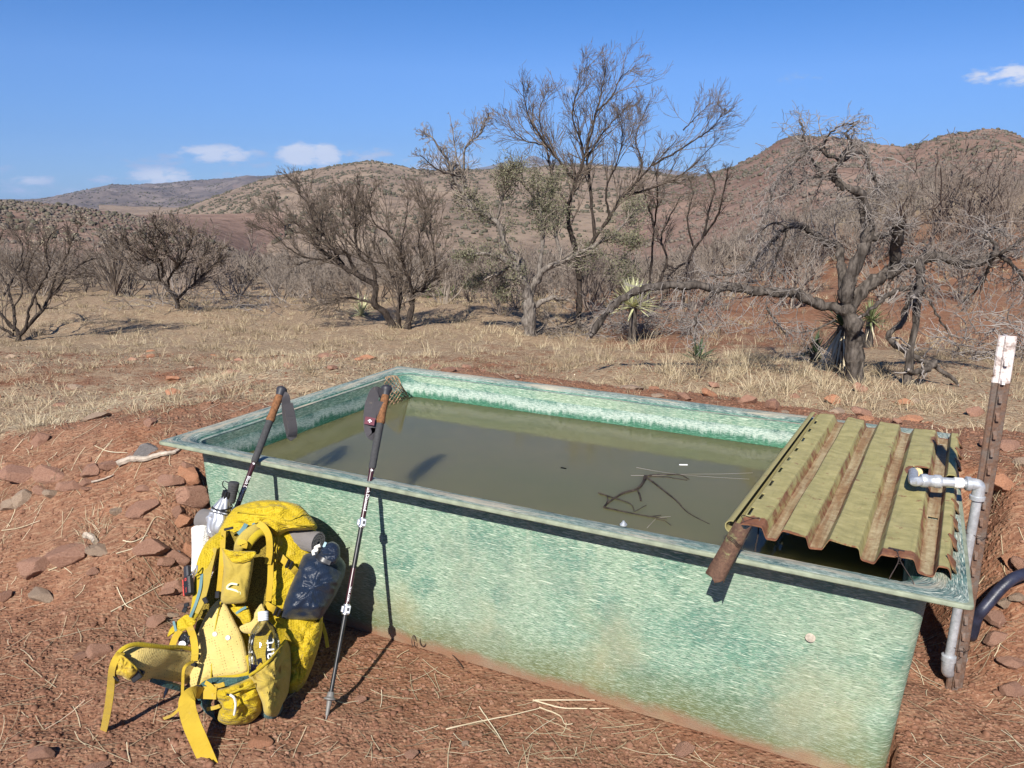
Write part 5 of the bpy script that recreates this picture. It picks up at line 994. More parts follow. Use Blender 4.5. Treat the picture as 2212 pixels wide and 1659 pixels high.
RK = [(zr, 310, 1330, 185, 150, 'rock_red', 'square brown stone block beside the long flat slab at the left'), (zr, 590, 1260, 300, 110, 'rock_red', 'long flat slab right of the square stone block'), (zr, 1345, 1200, 200, 120, 'rock_red', 'rounded red stone between the slab and the satellite communicator'), (zr, 195, 700, 125, 110, 'rock_pale', 'upright pale stone with sharp shadow at the left'), (zr, 170, 505, 225, 85, 'rock_red', 'broad half buried red stone near the left edge'), (zr, 440, 490, 175, 125, 'rock_red', 'dark red stone casting a black shadow below the grass edge'), (zr, 555, 560, 130, 70, 'rock_red', 'wedge shaped stone below the dark red stone'), (zr, 655, 560, 90, 80, 'rock_red', 'small blocky stone in the middle of the left stone cluster'), (zr, 760, 520, 75, 65, 'rock_red', 'small orange stone beside the pale twig roots'), (zr, 830, 480, 130, 110, 'rock_red', 'dark stone left of the grey dead root'), (zr, 960, 370, 150, 80, 'rock_red', 'flat stone at the left end of the grey dead root'), (zr, 1310, 270, 150, 105, 'rock_grey', 'rounded grey brown stone above the dead root'), (zr, 1180, 290, 90, 55, 'rock_red', 'small stone left of the rounded grey brown stone'), (zr, 1695, 400, 90, 100, 'rock_red', 'red stone right under the left corner of the trough rim'), (zr, 1712, 560, 125, 140, 'rock_orange', 'bright orange stone against the left corner of the trough'), (zr, 1690, 830, 215, 165, 'rock_red', 'largest red stone block touching the trough behind the umbrella'), (zr, 1540, 580, 150, 75, 'rock_red', 'flat stone left of the bright orange stone'), (zr, 1260, 800, 210, 75, 'rock_red', 'flat orange brown stone lying alone on the bare soil'), (zr, 1250, 890, 95, 60, 'rock_red', 'small stone just below the flat orange brown one'), (zr, 1040, 790, 110, 55, 'rock_pale', 'low tan stone left of the flat orange brown one'), (zr, 1650, 960, 110, 95, 'rock_orange', 'orange stone below the largest red block'), (zr, 1600, 880, 90, 80, 'rock_red', 'stone squeezed between the largest block and the orange one'), (zr, 1720, 1190, 90, 130, 'rock_orange', 'pale orange stone behind the white rolled sheet'), (zr, 1600, 1230, 130, 90, 'rock_red', 'flat red stone above the satellite communicator'), (zr, 1470, 1300, 110, 60, 'rock_red', 'low stone left of the satellite communicator'), (zr, 1575, 1550, 150, 110, 'rock_red', 'round red stone at the foot of the left shoulder strap'), (zr, 1565, 1160, 70, 50, 'rock_grey', 'small grey stone among the red ones by the backpack'), (zr, 375, 1600, 170, 60, 'rock_pale', 'flat yellowish stone near the lower left'), (zr, 40, 1590, 95, 80, 'rock_red', 'reddish stone on the left frame edge'), (zr, 850, 1400, 70, 60, 'rock_red', 'small dark stone below the long flat slab'), (zr, 345, 150, 120, 90, 'rock_red', 'red stone standing in the grass at the upper left'), (zr, 465, 620, 110, 60, 'rock_pale', 'light stone below the broad half buried one'), (zr, 360, 590, 80, 60, 'rock_red', 'dark lump between light stone and upright pale stone'), (zr, 100, 780, 150, 80, 'rock_pale', 'flat pale slab below the upright pale stone'), (zr, 1290, 590, 90, 50, 'rock_red', 'small dark stone alone between root and flat orange one'),
      (z3, 2055, 900, 115, 75, 'rock_orange', 'flat orange stone right of the steel post near the pipe elbow'), (z3, 2095, 640, 100, 50, 'rock_red', 'dark low stone above the flat orange one by the post'), (z3, 605, 385, 85, 70, 'rock_red', 'square red stone on the bank right behind the back rim'), (z3, 450, 345, 85, 45, 'rock_red', 'flat red stone left of the square one behind the back rim'), (z3, 985, 345, 90, 40, 'rock_orange', 'thin orange slab behind the cover'), (z3, 1165, 430, 90, 50, 'rock_red', 'red stone behind the second ridge of the cover'), (z3, 1150, 270, 60, 50, 'rock_red', 'small red stone below the dead tree trunk'), (z3, 1440, 365, 80, 35, 'rock_orange', 'orange stone behind the middle of the cover'), (z3, 1880, 425, 100, 40, 'rock_red', 'flat red stone in the straw left of the post top'), (z3, 60, 330, 70, 40, 'rock_red', 'red stone peeping over the back rim near its middle'), (z3, 245, 265, 60, 35, 'rock_red', 'small stone on the red bank behind the back rim'),
      (zoomer(2200, 1350, 4.4233), 1035, 800, 190, 110, 'rock_red', 'red stone under the bend of the black hose'), (zoomer(2200, 1350, 4.4233), 1020, 1095, 150, 90, 'rock_red', 'red stone in the straw right of the post foot'), (zoomer(2200, 1350, 4.4233), 1190, 160, 130, 110, 'rock_orange', 'orange stone above the black hose'), (zoomer(2200, 1350, 4.4233), 1310, 240, 130, 150, 'rock_red', 'brown stone beside the orange one at the right edge'), (zoomer(2200, 1350, 4.4233), 1120, 700, 120, 70, 'rock_pale', 'tan stone just right of the one under the hose'), (zoomer(2200, 1350, 4.4233), 1200, 1600, 150, 110, 'rock_red', 'dusty stone at the lower right edge'),
      (zoomer(0, 1750, 4.), 400, 470, 140, 90, 'rock_red', 'dark stone at the very bottom left'), (zoomer(700, 1450, 3.6867), 1125, 1530, 80, 60, 'rock_red', 'stone at the bottom edge below the trekking pole'), (zoomer(700, 1450, 3.6867), 670, 1010, 85, 60, 'rock_red', 'flat soil coloured stone right of the pole tip'), (zoomer(700, 1450, 3.6867), 1600, 1385, 60, 45, 'rock_pale', 'small light stone on the bare front soil'), (zoomer(1300, 1450, 3.6867), 1370, 1510, 130, 90, 'rock_red', 'dusty half buried stone in front of the trough')]
rg = np.random.default_rng(44)
for k, (zf, x, y, w, h, m, lab) in enumerate(RK):
    sc = {zr: 3.6867}.get(zf, None)
    u0, v0 = zf(x, y); u1, _ = zf(x + w, y); p = ghit(u0, v0); dist = np.linalg.norm(p - [0, 0, CAMH]); W = (u1 - u0) * dist / FPX; _, v1 = zf(x, y - h); H = (v0 - v1) * dist / FPX
    rock(p + np.array([0, W * .25, 0]), W * 1.08, W * rg.uniform(.7, .95), max(H * 1.25, W * .6), k, m, lab, rg, sink=.22)
zones = [(-2.6, 3.0, .9, .5, 26, 'small loose stone on the bare soil left of the trough', 'loose stones left of the trough'), (.9, 4.55, 1.3, .35, 30, 'small red stone on the bank behind the trough', 'small stones behind the trough'), (-3.4, 6.8, 2.2, 1.2, 34, 'small stone in the open field left of the trees', 'stones in the left field'), (2.2, 2.6, .5, .7, 22, 'small stone on the soil right of the post', 'stones right of the post'), (.1, 5.8, 1.3, .3, 24, 'small red clod on the bare strip below the oak', 'clods below the oak'), (-.2, 1.8, .9, .25, 14, 'small clod on the trodden soil in front of the trough', 'clods in front of the trough'), (-1.32, 2.75, .12, .25, 9, 'small stone packed against the left corner of the trough', 'stones at the left corner')]
for (cx, cy, sx, sy, n, lab, grp) in zones:
    for k in range(n):
        x, y = cx + rg.normal(0, sx), cy + rg.normal(0, sy); u, v = w2t(x, y)
        if (u > .0) & (u < LU) & (v > .0) & (v < LV) or y < 1.3: continue
        s_ = rg.uniform(.02, .055) * (1 + .08 * y) * (.8 if 'clod' in lab and cy < 3 else 1); rock(np.array([x, y, g1(x, y)]), s_ * rg.uniform(1, 1.6), s_ * rg.uniform(.9, 1.3), s_ * rg.uniform(.5, .9), int(rg.integers(0, 9)), str(rg.choice(['rock_red', 'rock_red', 'rock_orange', 'rock_pale'])), lab, rg, grp)
# dead root, wood chip, loose wire, long straws
def stick(name, lab, cat, zf, pts, r0, r1, m, lift=.012, side=7):
    P = []
    for x, y in pts: p = ghit(*zf(x, y)); P.append(p + [0, 0, lift])
    b = MB(); W = catmull(P, 5); W = W + np.random.default_rng(3).normal(0, r0 * .12, W.shape); b.tube(W, np.linspace(r0, r1, len(W)), side); o = b.build(name, M[m], None); return tag(o, lab, cat)
stick('dead_root', 'pale grey dead root reaching from the stones to the trough corner', 'root', zr, [(1060, 365), (1180, 340), (1300, 320), (1450, 280), (1560, 235), (1660, 205)], .016, .007, 'wood_pale', .015)
stick('dead_twig', 'short forked pale twig on the left stones', 'twig', zr, [(830, 520), (920, 515), (1000, 470), (1030, 455)], .005, .002, 'wood_pale', .012); stick('wood_chip', 'short pale wood stick lying on the soil left of the backpack', 'stick', zr, [(770, 980), (820, 1020), (870, 1060)], .014, .012, 'wood_pale', .012)
stick('loose_wire', 'grey loose wire looped at the foot of the trough front', 'wire', zoomer(700, 1450, 3.6867), [(1120, 470), (1180, 490), (1230, 500), (1290, 490), (1400, 525), (1480, 570), (1540, 640), (1585, 710)], .0024, .0018, 'wire', .010)
zq = zoomer(700, 1450, 3.6867); pw = ghit(*zq(1230, 500)); b = MB()
for (dx_, rx, h) in ((0.0, .012, .03), (-.035, .006, .032)): b.tube([pw + [dx_ + rx * math.cos(a), .01 * math.sin(a), .018 + h * .5 * (1 - math.cos(a + 1.57))] for a in np.linspace(0, 6.0, 22)], .0016, 5)
o = b.build('wire_loop', M['wire'], None); tag(o, 'two small upright curls of grey wire against the foot of the trough', 'wire')
for k, (zf, pts) in enumerate([(zoomer(1300, 1450, 3.6867), [(-780, 1240), (-500, 1200), (-200, 1150), (80, 1085)]), (zoomer(1300, 1450, 3.6867), [(-480, 1060), (-380, 1210), (-290, 1350), (-210, 1530)]), (zoomer(1300, 1450, 3.6867), [(0, 1020), (250, 1060), (440, 1105), (540, 1110), (690, 1075)]), (zoomer(1300, 1450, 3.6867), [(20, 1030), (240, 1010), (560, 1000)]), (zoomer(1300, 1450, 3.6867), [(60, 1050), (240, 1110), (290, 1195), (360, 1185)]), (zr, [(20, 945), (180, 935), (370, 895)]), (zr, [(1110, 1035), (1200, 1040), (1340, 1050)]), (zr, [(440, 1285), (560, 1290), (650, 1305)]), (zr, [(1050, 1170), (1250, 1060), (1400, 900), (1485, 820)]), (zr, [(1060, 1480), (1130, 1600), (1200, 1650)]), (zr, [(1000, 1650), (1250, 1560), (1480, 1440)]), (zr, [(860, 190), (980, 215), (1150, 235)])]):
    stick('straw_stalk', 'long pale straw stalk lying on the bare soil', 'straw', zf, pts, .0022, .0012, 'yucca_dead', .006, 5)['group'] = 'long straws on the bare soil'
# twigs afloat and sunk in the water
def float_twig(lab, pts, r, m, dz=.0):
    P = [atZ(*zb8(x, y), WZ + dz) for x, y in pts]; b = MB(); b.tube(catmull(P, 4), np.linspace(r, r * .5, (len(P) - 1) * 4 + 1), 6); return b
b = float_twig('', [(775, 280), (760, 330), (690, 415), (530, 465), (400, 545), (330, 610)], .0075, '', .001); b.tube([atZ(*zb8(x, y), WZ + .001) for x, y in ((690, 415), (715, 480), (730, 545))], .004, 5)
b.tube(catmull([atZ(*zb8(x, y), WZ + .0) for x, y in ((775, 280), (920, 390), (1120, 550), (1200, 640), (1300, 710), (1470, 795))], 4), np.linspace(.0055, .0015, 21), 5); b.tube(catmull([atZ(*zb8(x, y), WZ + .001) for x, y in ((775, 280), (860, 265), (1000, 262), (1150, 262), (1250, 310))], 4), np.linspace(.004, .002, 17), 5); b.tube([atZ(*zb8(x, y), WZ + .001) for x, y in ((820, 280), (1000, 285), (1230, 320))], .0018, 5)
o = b.build('sunken_branch', M['bark_dark'], None); tag(o, 'dark forked branch sunk in the green water', 'branch')
b = float_twig('', [(270, 455), (370, 490), (500, 530), (610, 570), (650, 620), (655, 660)], .0028, '', .003); b.tube(catmull([atZ(*zb8(x, y), WZ + .003) for x, y in ((325, 612), (500, 650), (700, 690), (850, 715), (1010, 738))], 4), np.linspace(.003, .0015, 17), 5); b.tube(catmull([atZ(*zb8(x, y), WZ + .003) for x, y in ((665, 655), (730, 620), (785, 590))], 4), .0014, 5); b.tube([atZ(*zb8(x, y), WZ + .003) for x, y in ((370, 490), (365, 550), (340, 605))], .0025, 5); b.tube([atZ(*zb8(x, y), WZ + .003) for x, y in ((800, 715), (900, 705), (945, 700))], .0015, 5); b.tube([atZ(*zb8(x, y), WZ + .002) for x, y in ((890, 735), (990, 760), (1055, 808))], .0013, 5)
o = b.build('floating_twigs', M['bark_dark'], None); tag(o, 'thin dark twigs floating near the front rim beside the cover', 'twig')
for k, pts in enumerate([[(680, 182), (840, 212), (1050, 245), (1300, 272), (1690, 297), (1900, 308)], [(620, 268), (900, 268), (1200, 255), (1600, 252), (1940, 240)], [(895, 725), (1050, 712)], [(795, 835), (890, 735)]]):
    b = float_twig('', pts, .0009, '', .001); o = b.build('floating_straw', M['twig_grey'], None); tag(o, ['long pale straw floating across the water to the cover', 'second long straw crossing the pale one on the water', 'short straw lying on the floating dark twigs', 'short green straw leaning at the front rim'][k], 'straw')
b = MB(); c = atZ(*zb8(1188, 153), WZ + .002); b.box(c, (.035, .006, .003), bev=.001); o = b.build('feather', M['white_print'], None); tag(o, 'tiny white feather afloat in the middle of the water', 'feather')
b = MB(); p0 = atZ(*zb8(2000, 830), .66); b.tube(catmull([p0, p0 + [0, 0, -.03], p0 + [-.004, 0, -.07], p0 + [.003, -.003, -.11]], 5), .002, 5); o = b.build('hanging_twig', M['bark_dark'], None); tag(o, 'thin dark twig hanging below the cover corner', 'twig')
# ------------------------------------------------------------------ backpack and what it carries
ZP = zoomer(200, 1150, 2.288)
def Yb(y): return 2.20 + .30 * (1350 - y) / 1020
def BP(x, y, Y): return atY(*ZP(x, y), Y)
MPP = .179 / FPX * 2.42          # metres per zoomed photo pixel at the backpack
def closed_smooth(P, n):
    P = np.asarray(P, float); m = len(P); out = []
    for i in range(m):
        a, b, c, d = P[i - 1], P[i], P[(i + 1) % m], P[(i + 2) % m]
        t = np.linspace(0, 1, 8, endpoint=False)[:, None]; out.append(.5 * (2 * b + (c - a) * t + (2 * a - 5 * b + 4 * c - d) * t ** 2 + (3 * b - a - 3 * c + d) * t ** 3) * .7 + .3 * (b + (c - b) * t))
    Q = np.vstack(out); L = np.append(0, np.cumsum(np.linalg.norm(np.diff(np.vstack([Q, Q[:1]]), axis=0), axis=1))); s = np.linspace(0, L[-1], n, endpoint=False); Q2 = np.vstack([Q, Q[:1]]); return np.stack([np.interp(s, L, Q2[:, k]) for k in (0, 1)], -1)
def pillow(name, outline, Yf, thf, thb, m, parent, wr=.004, ctr=None, p=2.4, n=72, rings=14, fold=(70, 28), seed=0, top=None):
    """stuffed or padded piece: outline after the photo, bulging towards and away from the viewer"""
    Q = closed_smooth(outline, n); c = Q.mean(0) if ctr is None else np.array(ctr, float); fs = np.sin(np.linspace(0, np.pi / 2, rings + 1))[1:]; mb = MB(); V = []
    def pt(x, y, off): Y0 = Yf(x, y) if callable(Yf) else Yf; return BP(x, y, Y0 + off)
    def dis(x, y): return (fbm(x / fold[0] + seed * 3.1, y / fold[1] + seed, 4, 81 + seed) * 1.6 - np.abs(fbm(x / fold[0] * .8 + y / 90, y / fold[1] * .6 - x / 60, 3, 91 + seed)) * 2.2 + .25) * wr * 3
    for sgn, th in ((-1, thf), (1, thb)):
        for f in (fs if sgn < 0 else fs[::-1][1:]):
            for q in Q:
                x, y = c + (q - c) * f; h = th * (1 - f ** p) ** (1 / p) if f < 1 else 0.
                V.append(pt(x, y, sgn * h - (dis(x, y) * min(1, (1 - f) * 5) if sgn < 0 else 0)))
    k = len(V) // n; i0 = len(V); V.append(pt(c[0], c[1], -thf - dis(c[0], c[1]))); V.append(pt(c[0], c[1], thb)); F = []
    for a in range(k - 1):
        for j in range(n): F.append((a * n + j, (a + 1) * n + j, (a + 1) * n + (j + 1) % n, a * n + (j + 1) % n))
    for j in range(n): F.append((i0, j, (j + 1) % n)); F.append((i0 + 1, (k - 1) * n + (j + 1) % n, (k - 1) * n + j))
    mb.add(V, F); return mb.build(name, m, parent, True, 65)
def pad(name, pts, hw, Ys, th, m, parent, sides=14, sq=.75, mb=None, build=True):
    """padded strap or belt: flattened tube following the photo, half width in photo pixels"""
    n = len(pts); k = 6; C = catmull([np.append(p, (y, w)) for p, y, w in zip(pts, Ys, hw)], k); W = np.array([BP(c[0], c[1], c[2]) for c in C]); tg = np.gradient(W, axis=0); G = []; m_ = len(C)
    vw = unit(np.array([0, -1., .45]))
    for i in range(m_):
        t = unit(tg[i]); s = unit(np.cross(t, vw)); d = np.cross(s, t); r = C[i, 3] * MPP * (W[i][1] / 2.3); e = min(1., .35 + 2.2 * min(i, m_ - 1 - i) / m_); a = np.linspace(0, 2 * np.pi, sides, endpoint=False)
        cs, sn = np.cos(a), np.sin(a); G.append(W[i] + np.outer(np.sign(cs) * np.abs(cs) ** sq * r, s) + np.outer(np.sign(sn) * np.abs(sn) ** sq * th * e, d))
    b = mb or MB(); G = np.array(G); b.grid(G, True); b.add(G[0], [tuple(range(sides))]); b.add(G[-1], [tuple(range(sides))[::-1]])
    return b.build(name, m, parent, True, 60) if build else b
def web(name, pts, w, Ys, m, parent, th=.0025, k=6):
    C = catmull([np.append(p, (y, ww)) for p, y, ww in zip(pts, Ys, np.broadcast_to(w, len(pts)))], k); W = np.array([BP(c[0], c[1], c[2]) for c in C]); tg = np.gradient(W, axis=0); vw = unit(np.array([.15, -1., .5])); sd = [unit(np.cross(unit(t), vw)) for t in tg]
    b = MB(); b.ribbon(W, C[:, 3] * MPP * (W[:, 1] / 2.3), th, sd); return b.build(name, m, parent, True, 50)
def text_mesh(body, size, o, xd, yd, m, parent, name='lettering', curve=None, cx='CENTER'):
    cu = bpy.data.curves.new('lettering', 'FONT'); cu.body = body; cu.size = size; cu.align_x = cx; cu.align_y = 'CENTER'; cu.resolution_u = 3; ob = bpy.data.objects.new('lettering', cu); COL.objects.link(ob); bpy.context.view_layer.update()
    dg = bpy.context.evaluated_depsgraph_get(); me = bpy.data.meshes.new_from_object(ob.evaluated_get(dg)); P = np.array([v.co[:] for v in me.vertices]); F = [tuple(p.vertices) for p in me.polygons]; bpy.data.objects.remove(ob); bpy.data.curves.remove(cu); bpy.data.meshes.remove(me)
    if curve: V = np.array([curve(p[0], p[1]) for p in P])
    else: V = np.array(o) + np.outer(P[:, 0], xd) + np.outer(P[:, 1], yd)
    b = MB(); b.add(V, F); return b.build(name, m, parent, False)
t = NT('shaded_mesh'); n_ = t.vor(t.co(), 260); M['shade_dark_mesh'] = t.done(t.bsdf(t.mix(t.ramp(n_, [(.2, 0.), (.6, 1.)]), (.05, .036, .008), (.20, .145, .025)), .9, spec=.1))  # mesh cloth darkened to carry the shade behind the straps
plain('print_green', (.55, .62, .38), .8)
gb = BP(1000, 1385, 2.24); pack = thing('backpack', 'loaded yellow hiking backpack with hip belt spread open, leaning on the front of the trough', 'backpack', (gb[0], gb[1], 0))
YS, YM, YR, YF, YE = M['yellow_strap'], M['yellow_mesh'], M['yellow_ripstop'], M['yellow_foam'], M['yellow_edge']
pillow('main_bag', [(770, 400), (800, 320), (950, 280), (1200, 305), (1310, 330), (1298, 480), (1290, 640), (1325, 800), (1328, 930), (1290, 1080), (1235, 1210), (1180, 1255), (1110, 1280), (1000, 1335), (760, 1335), (650, 1200), (640, 1000), (680, 820), (715, 640), (740, 480)], lambda x, y: Yb(y) + .12 + .05 * max(0, (x - 1050) / 280), .12, .15, YR, pack, .004, p=4.5, n=90, fold=(90, 30), seed=1)
pillow('lid', [(842, 214), (880, 192), (960, 168), (1050, 161), (1150, 172), (1215, 190), (1262, 235), (1303, 285), (1315, 322), (1250, 331), (1150, 336), (1088, 372), (1052, 335), (1005, 302), (950, 293), (880, 298), (825, 316), (765, 380), (752, 350), (790, 275)], lambda x, y: Yb(y) + .05, .075, .19, YR, pack, .006, ctr=(1040, 262), p=2.6, n=96, rings=18, fold=(110, 30), seed=2)
b = MB(); b.tube([BP(x, y, Yb(y) - .025) for x, y in catmull([(848, 222), (930, 236), (1060, 250), (1165, 275), (1235, 215)], 6)], .0022, 6); b.tube([BP(x, y, Yb(y) - .022) for x, y in catmull([(1165, 275), (1200, 300), (1300, 300)], 6)], .002, 6); b.build('lid_seam', YE, pack)
pillow('suspension_mesh', [(745, 400), (800, 335), (1000, 330), (1058, 420), (1050, 740), (1015, 820), (900, 770), (800, 700), (745, 730), (700, 800), (690, 750), (735, 600)], lambda x, y: Yb(y) - .006, .012, .02, M['shade_dark_mesh'], pack, .001, ctr=(900, 560))  # mesh panel, the shade behind the straps put into its colour
pillow('gap_shade_strip', [(745, 560), (772, 700), (705, 800), (665, 900), (642, 1045), (612, 1045), (628, 900), (655, 790), (700, 660)], lambda x, y: Yb(y) - .014, .006, .02, M['shade_dark_mesh'], pack, .001, ctr=(690, 780))  # dark strip painted for the shade between left strap and back panel
pillow('back_panel', [(765, 715), (805, 740), (862, 850), (900, 930), (925, 1030), (932, 1115), (900, 1145), (800, 1155), (700, 1172), (640, 1222), (605, 1220), (598, 1150), (625, 1050), (650, 900), (700, 790)], lambda x, y: Yb(y) - .03, .03, .02, YF, pack, .001, p=3.5, fold=(200, 200), seed=3)
b = MB(); b.tube([BP(x, y, Yb(y) - .058) for x, y in catmull([(775, 730), (750, 850), (735, 960), (720, 1160)], 8)], .0025, 6); b.tube([BP(x, y, Yb(y) - .055) for x, y in catmull([(925, 1030), (940, 1090), (932, 1130), (860, 1150), (760, 1160), (690, 1180), (650, 1215)], 6)], .008, 8); b.build('panel_piping', YE, pack)
pillow('lumbar_patch', [(1005, 740), (1035, 830), (985, 905), (905, 905), (880, 870), (955, 830), (965, 790)], lambda x, y: Yb(y) - .04, .012, .012, YF, pack, .001)
pillow('shoulder_yoke', [(830, 765), (925, 755), (945, 835), (905, 845)], lambda x, y: Yb(y) - .05, .008, .008, YR, pack, .002); web('teal_trim', [(862, 795), (890, 775), (918, 760)], 14, [Yb(780) - .062] * 3, M['teal_trim'], pack)
for (x, y) in ((742, 912), (815, 932)):
    b = MB(); c = BP(x, y, Yb(y) - .062); b.lathe([(-.004, .008), (0, .008), (.002, .006), (.002, 0)], c, (0, -1, .3), 12); b.build('snap_button', M['cord_white'], pack)
# left shoulder strap with its webbing
sl_ = pad('shoulder_strap', [(800, 340), (735, 415), (695, 505), (673, 600), (655, 700), (632, 790), (608, 835)], [22, 46, 50, 44, 36, 28, 18], [Yb(340) - .02, Yb(415) - .06, Yb(505) - .08, Yb(600) - .09, Yb(700) - .10, Yb(790) - .10, Yb(835) - .09], .015, YE, pack); sl_['label'] = 'left shoulder strap hanging in a long curve'
web('strap_face', [(790, 372), (722, 432), (682, 512), (652, 572)], 62, [Yb(372) - .065, Yb(432) - .085, Yb(512) - .104, Yb(572) - .112], YR, sl_)
web('foam_face', [(738, 430), (708, 540), (690, 640), (668, 730), (640, 795)], [34, 44, 40, 32, 22], [Yb(430) - .082, Yb(540) - .104, Yb(640) - .114, Yb(730) - .12, Yb(795) - .12], YM, sl_)
web('teal_trim', [(670, 575), (660, 660), (635, 745), (605, 815)], 16, [Yb(575) - .112, Yb(660) - .122, Yb(745) - .124, Yb(815) - .112], M['teal_trim'], sl_)
pillow('strap_wing', [(585, 800), (640, 835), (605, 882), (520, 905), (478, 926), (490, 885), (535, 835)], lambda x, y: Yb(y) - .09, .012, .012, YR, pack, .002, ctr=(560, 858)); web('teal_trim', [(512, 838), (526, 895)], 13, [Yb(838) - .105, Yb(895) - .104], M['teal_trim'], pack)
web('webbing_loop', [(548, 890), (522, 930), (505, 990), (545, 985)], 38, [Yb(890) - .1, Yb(930) - .105, Yb(990) - .1, Yb(985) - .085], YS, pack); web('webbing', [(600, 868), (622, 930), (632, 1000), (628, 1060)], 40, [Yb(868) - .105, Yb(930) - .10, Yb(1000) - .10, Yb(1060) - .09], YS, pack)
# right shoulder strap bent over in an arch
sr_ = pad('shoulder_strap', [(868, 450), (888, 405), (925, 358), (975, 322), (1022, 318)], [24, 33, 34, 28, 18], [Yb(450) - .05, Yb(405) - .06, Yb(358) - .05, Yb(322) - .035, Yb(318) - .01], .016, YM, pack); sr_['label'] = 'right shoulder strap folded into an arch under the lid'
pad('strap_edge', [(925, 430), (958, 378), (1000, 345), (1040, 352), (1058, 395)], [18, 22, 22, 20, 16], [Yb(430) - .055, Yb(378) - .065, Yb(345) - .055, Yb(352) - .04, Yb(395) - .03], .014, YE, sr_)
web('load_lifter', [(985, 292), (1020, 318), (1044, 368), (1048, 450), (1038, 520)], 36, [Yb(292) - .05, Yb(318) - .07, Yb(368) - .072, Yb(450) - .06, Yb(520) - .05], YS, sr_); web('load_lifter', [(792, 325), (786, 430), (776, 560), (765, 672)], 28, [Yb(325) - .03, Yb(430) - .09, Yb(560) - .10, Yb(672) - .085], YS, sl_)
web('webbing', [(1056, 440), (1052, 600), (1042, 728)], 32, [Yb(440) - .035, Yb(600) - .045, Yb(728) - .05], YS, pack); web('webbing', [(872, 395), (908, 402), (905, 430)], 32, [Yb(395) - .085, Yb(402) - .09, Yb(430) - .085], YS, pack)
web('teal_trim', [(918, 296), (898, 328), (872, 352)], 24, [Yb(296) - .03, Yb(328) - .04, Yb(352) - .04], M['teal_trim'], pack); web('teal_trim', [(958, 292), (962, 310)], 16, [Yb(292) - .032, Yb(310) - .04], M['teal_trim'], pack)
# mesh pouch on the strap
po = pillow('mesh_pouch', [(785, 440), (830, 452), (900, 456), (960, 450), (958, 520), (945, 600), (928, 690), (915, 733), (860, 742), (800, 742), (775, 722), (782, 640), (790, 540)], lambda x, y: Yb(y) - .085, .04, .035, YM, pack, .003, p=2.8, fold=(60, 60), seed=4)
pillow('pouch_flap', [(780, 430), (825, 442), (885, 447), (968, 448), (972, 466), (942, 500), (892, 515), (842, 512), (818, 488)], lambda x, y: Yb(y) - .125, .012, .01, YR, po, .003, fold=(50, 18), seed=5)
web('pouch_print', [(868, 633), (830, 630), (810, 653), (848, 664), (882, 680), (862, 704), (825, 700)], 11, [Yb(660) - .1285] * 7, M['print_green'], po, .001)
def plate(name, c, w, h, d, parent, m, rot=0.):
    up = unit(np.array([.0, .28, 1])); x = unit(np.array([1, .1, 0])); y = np.cross(up, x); x, up = x * math.cos(rot) + up * math.sin(rot), up * math.cos(rot) - x * math.sin(rot); b = MB(); b.box(c, (w, d, h), (x, y, up), .002); return b.build(name, m, parent, True, 40)
for (x, y, o_, w, h, r_) in ((757, 690, .10, .014, .022, 0), (690, 722, .12, .014, .02, .5), (585, 748, .11, .016, .012, .2), (575, 775, .11, .014, .018, -.4), (645, 1045, .085, .013, .022, -.5), (628, 1080, .085, .02, .012, -.4), (1060, 430, .045, .014, .03, .1), (820, 322, .07, .03, .008, .2)):
    plate('buckle', BP(x, y, Yb(y) - o_), w, h, .008, pack, M['black_plastic'], r_)
# hip belt
hb = pad('hip_belt', [(640, 1110), (560, 1092), (470, 1082), (390, 1077), (310, 1075), (250, 1080), (212, 1088)], [98, 96, 97, 102, 100, 86, 60], [2.24, 2.20, 2.15, 2.10, 2.06, 2.045, 2.05], .015, YF, pack, 18, .6); hb['label'] = 'left wing of the hip belt spread out towards the viewer'
b = MB(); b.tube([BP(x, y, Y) for x, y, Y in catmull([(640, 1000, 2.23), (560, 985, 2.19), (480, 985, 2.14), (385, 975, 2.09), (300, 968, 2.055), (235, 990, 2.03), (190, 1040, 2.03), (178, 1120, 2.04), (195, 1180, 2.05)], 6)], .007, 8); b.build('belt_piping', YE, hb)
pillow('belt_end_fold', [(205, 1030), (235, 1032), (312, 1105), (268, 1165), (232, 1148), (180, 1132), (176, 1085)], 2.015, .018, .012, YS, hb, .004, fold=(40, 30)); plate('buckle', BP(300, 1142, 2.02), .03, .03, .012, hb, M['black_plastic'], .6); plate('buckle', BP(330, 1125, 2.035), .02, .014, .01, hb, M['black_plastic'], -.4)
b = MB(); b.tube([BP(x, y, 2.01) for x, y in catmull([(212, 1038), (188, 1085), (180, 1140), (205, 1172)], 6)], .004, 8); b.build('belt_loop', M['black_plastic'], hb)
web('hip_strap', [(228, 1012), (192, 1045), (168, 1110), (162, 1200), (150, 1300), (132, 1400), (118, 1462)], [36, 40, 40, 46, 46, 44, 42], [2.03, 2.005, 2.0, 2.03, 2.06, 2.095, 2.125], YS, hb)
pad('belt_lining', [(385, 1168), (470, 1190), (560, 1216), (605, 1230)], [12, 18, 16, 12], [2.085, 2.12, 2.17, 2.2], .01, M['teal_cloth'], pack)
e_ = ghit(*ZP(450, 1386)); web('thin_strap', [(622, 1062), (572, 1100), (563, 1200), (556, 1300), (512, 1358), (450, 1386)], 17, [2.18, 2.14, 2.13, 2.12, 2.115, e_[1] - .002], YS, pack)
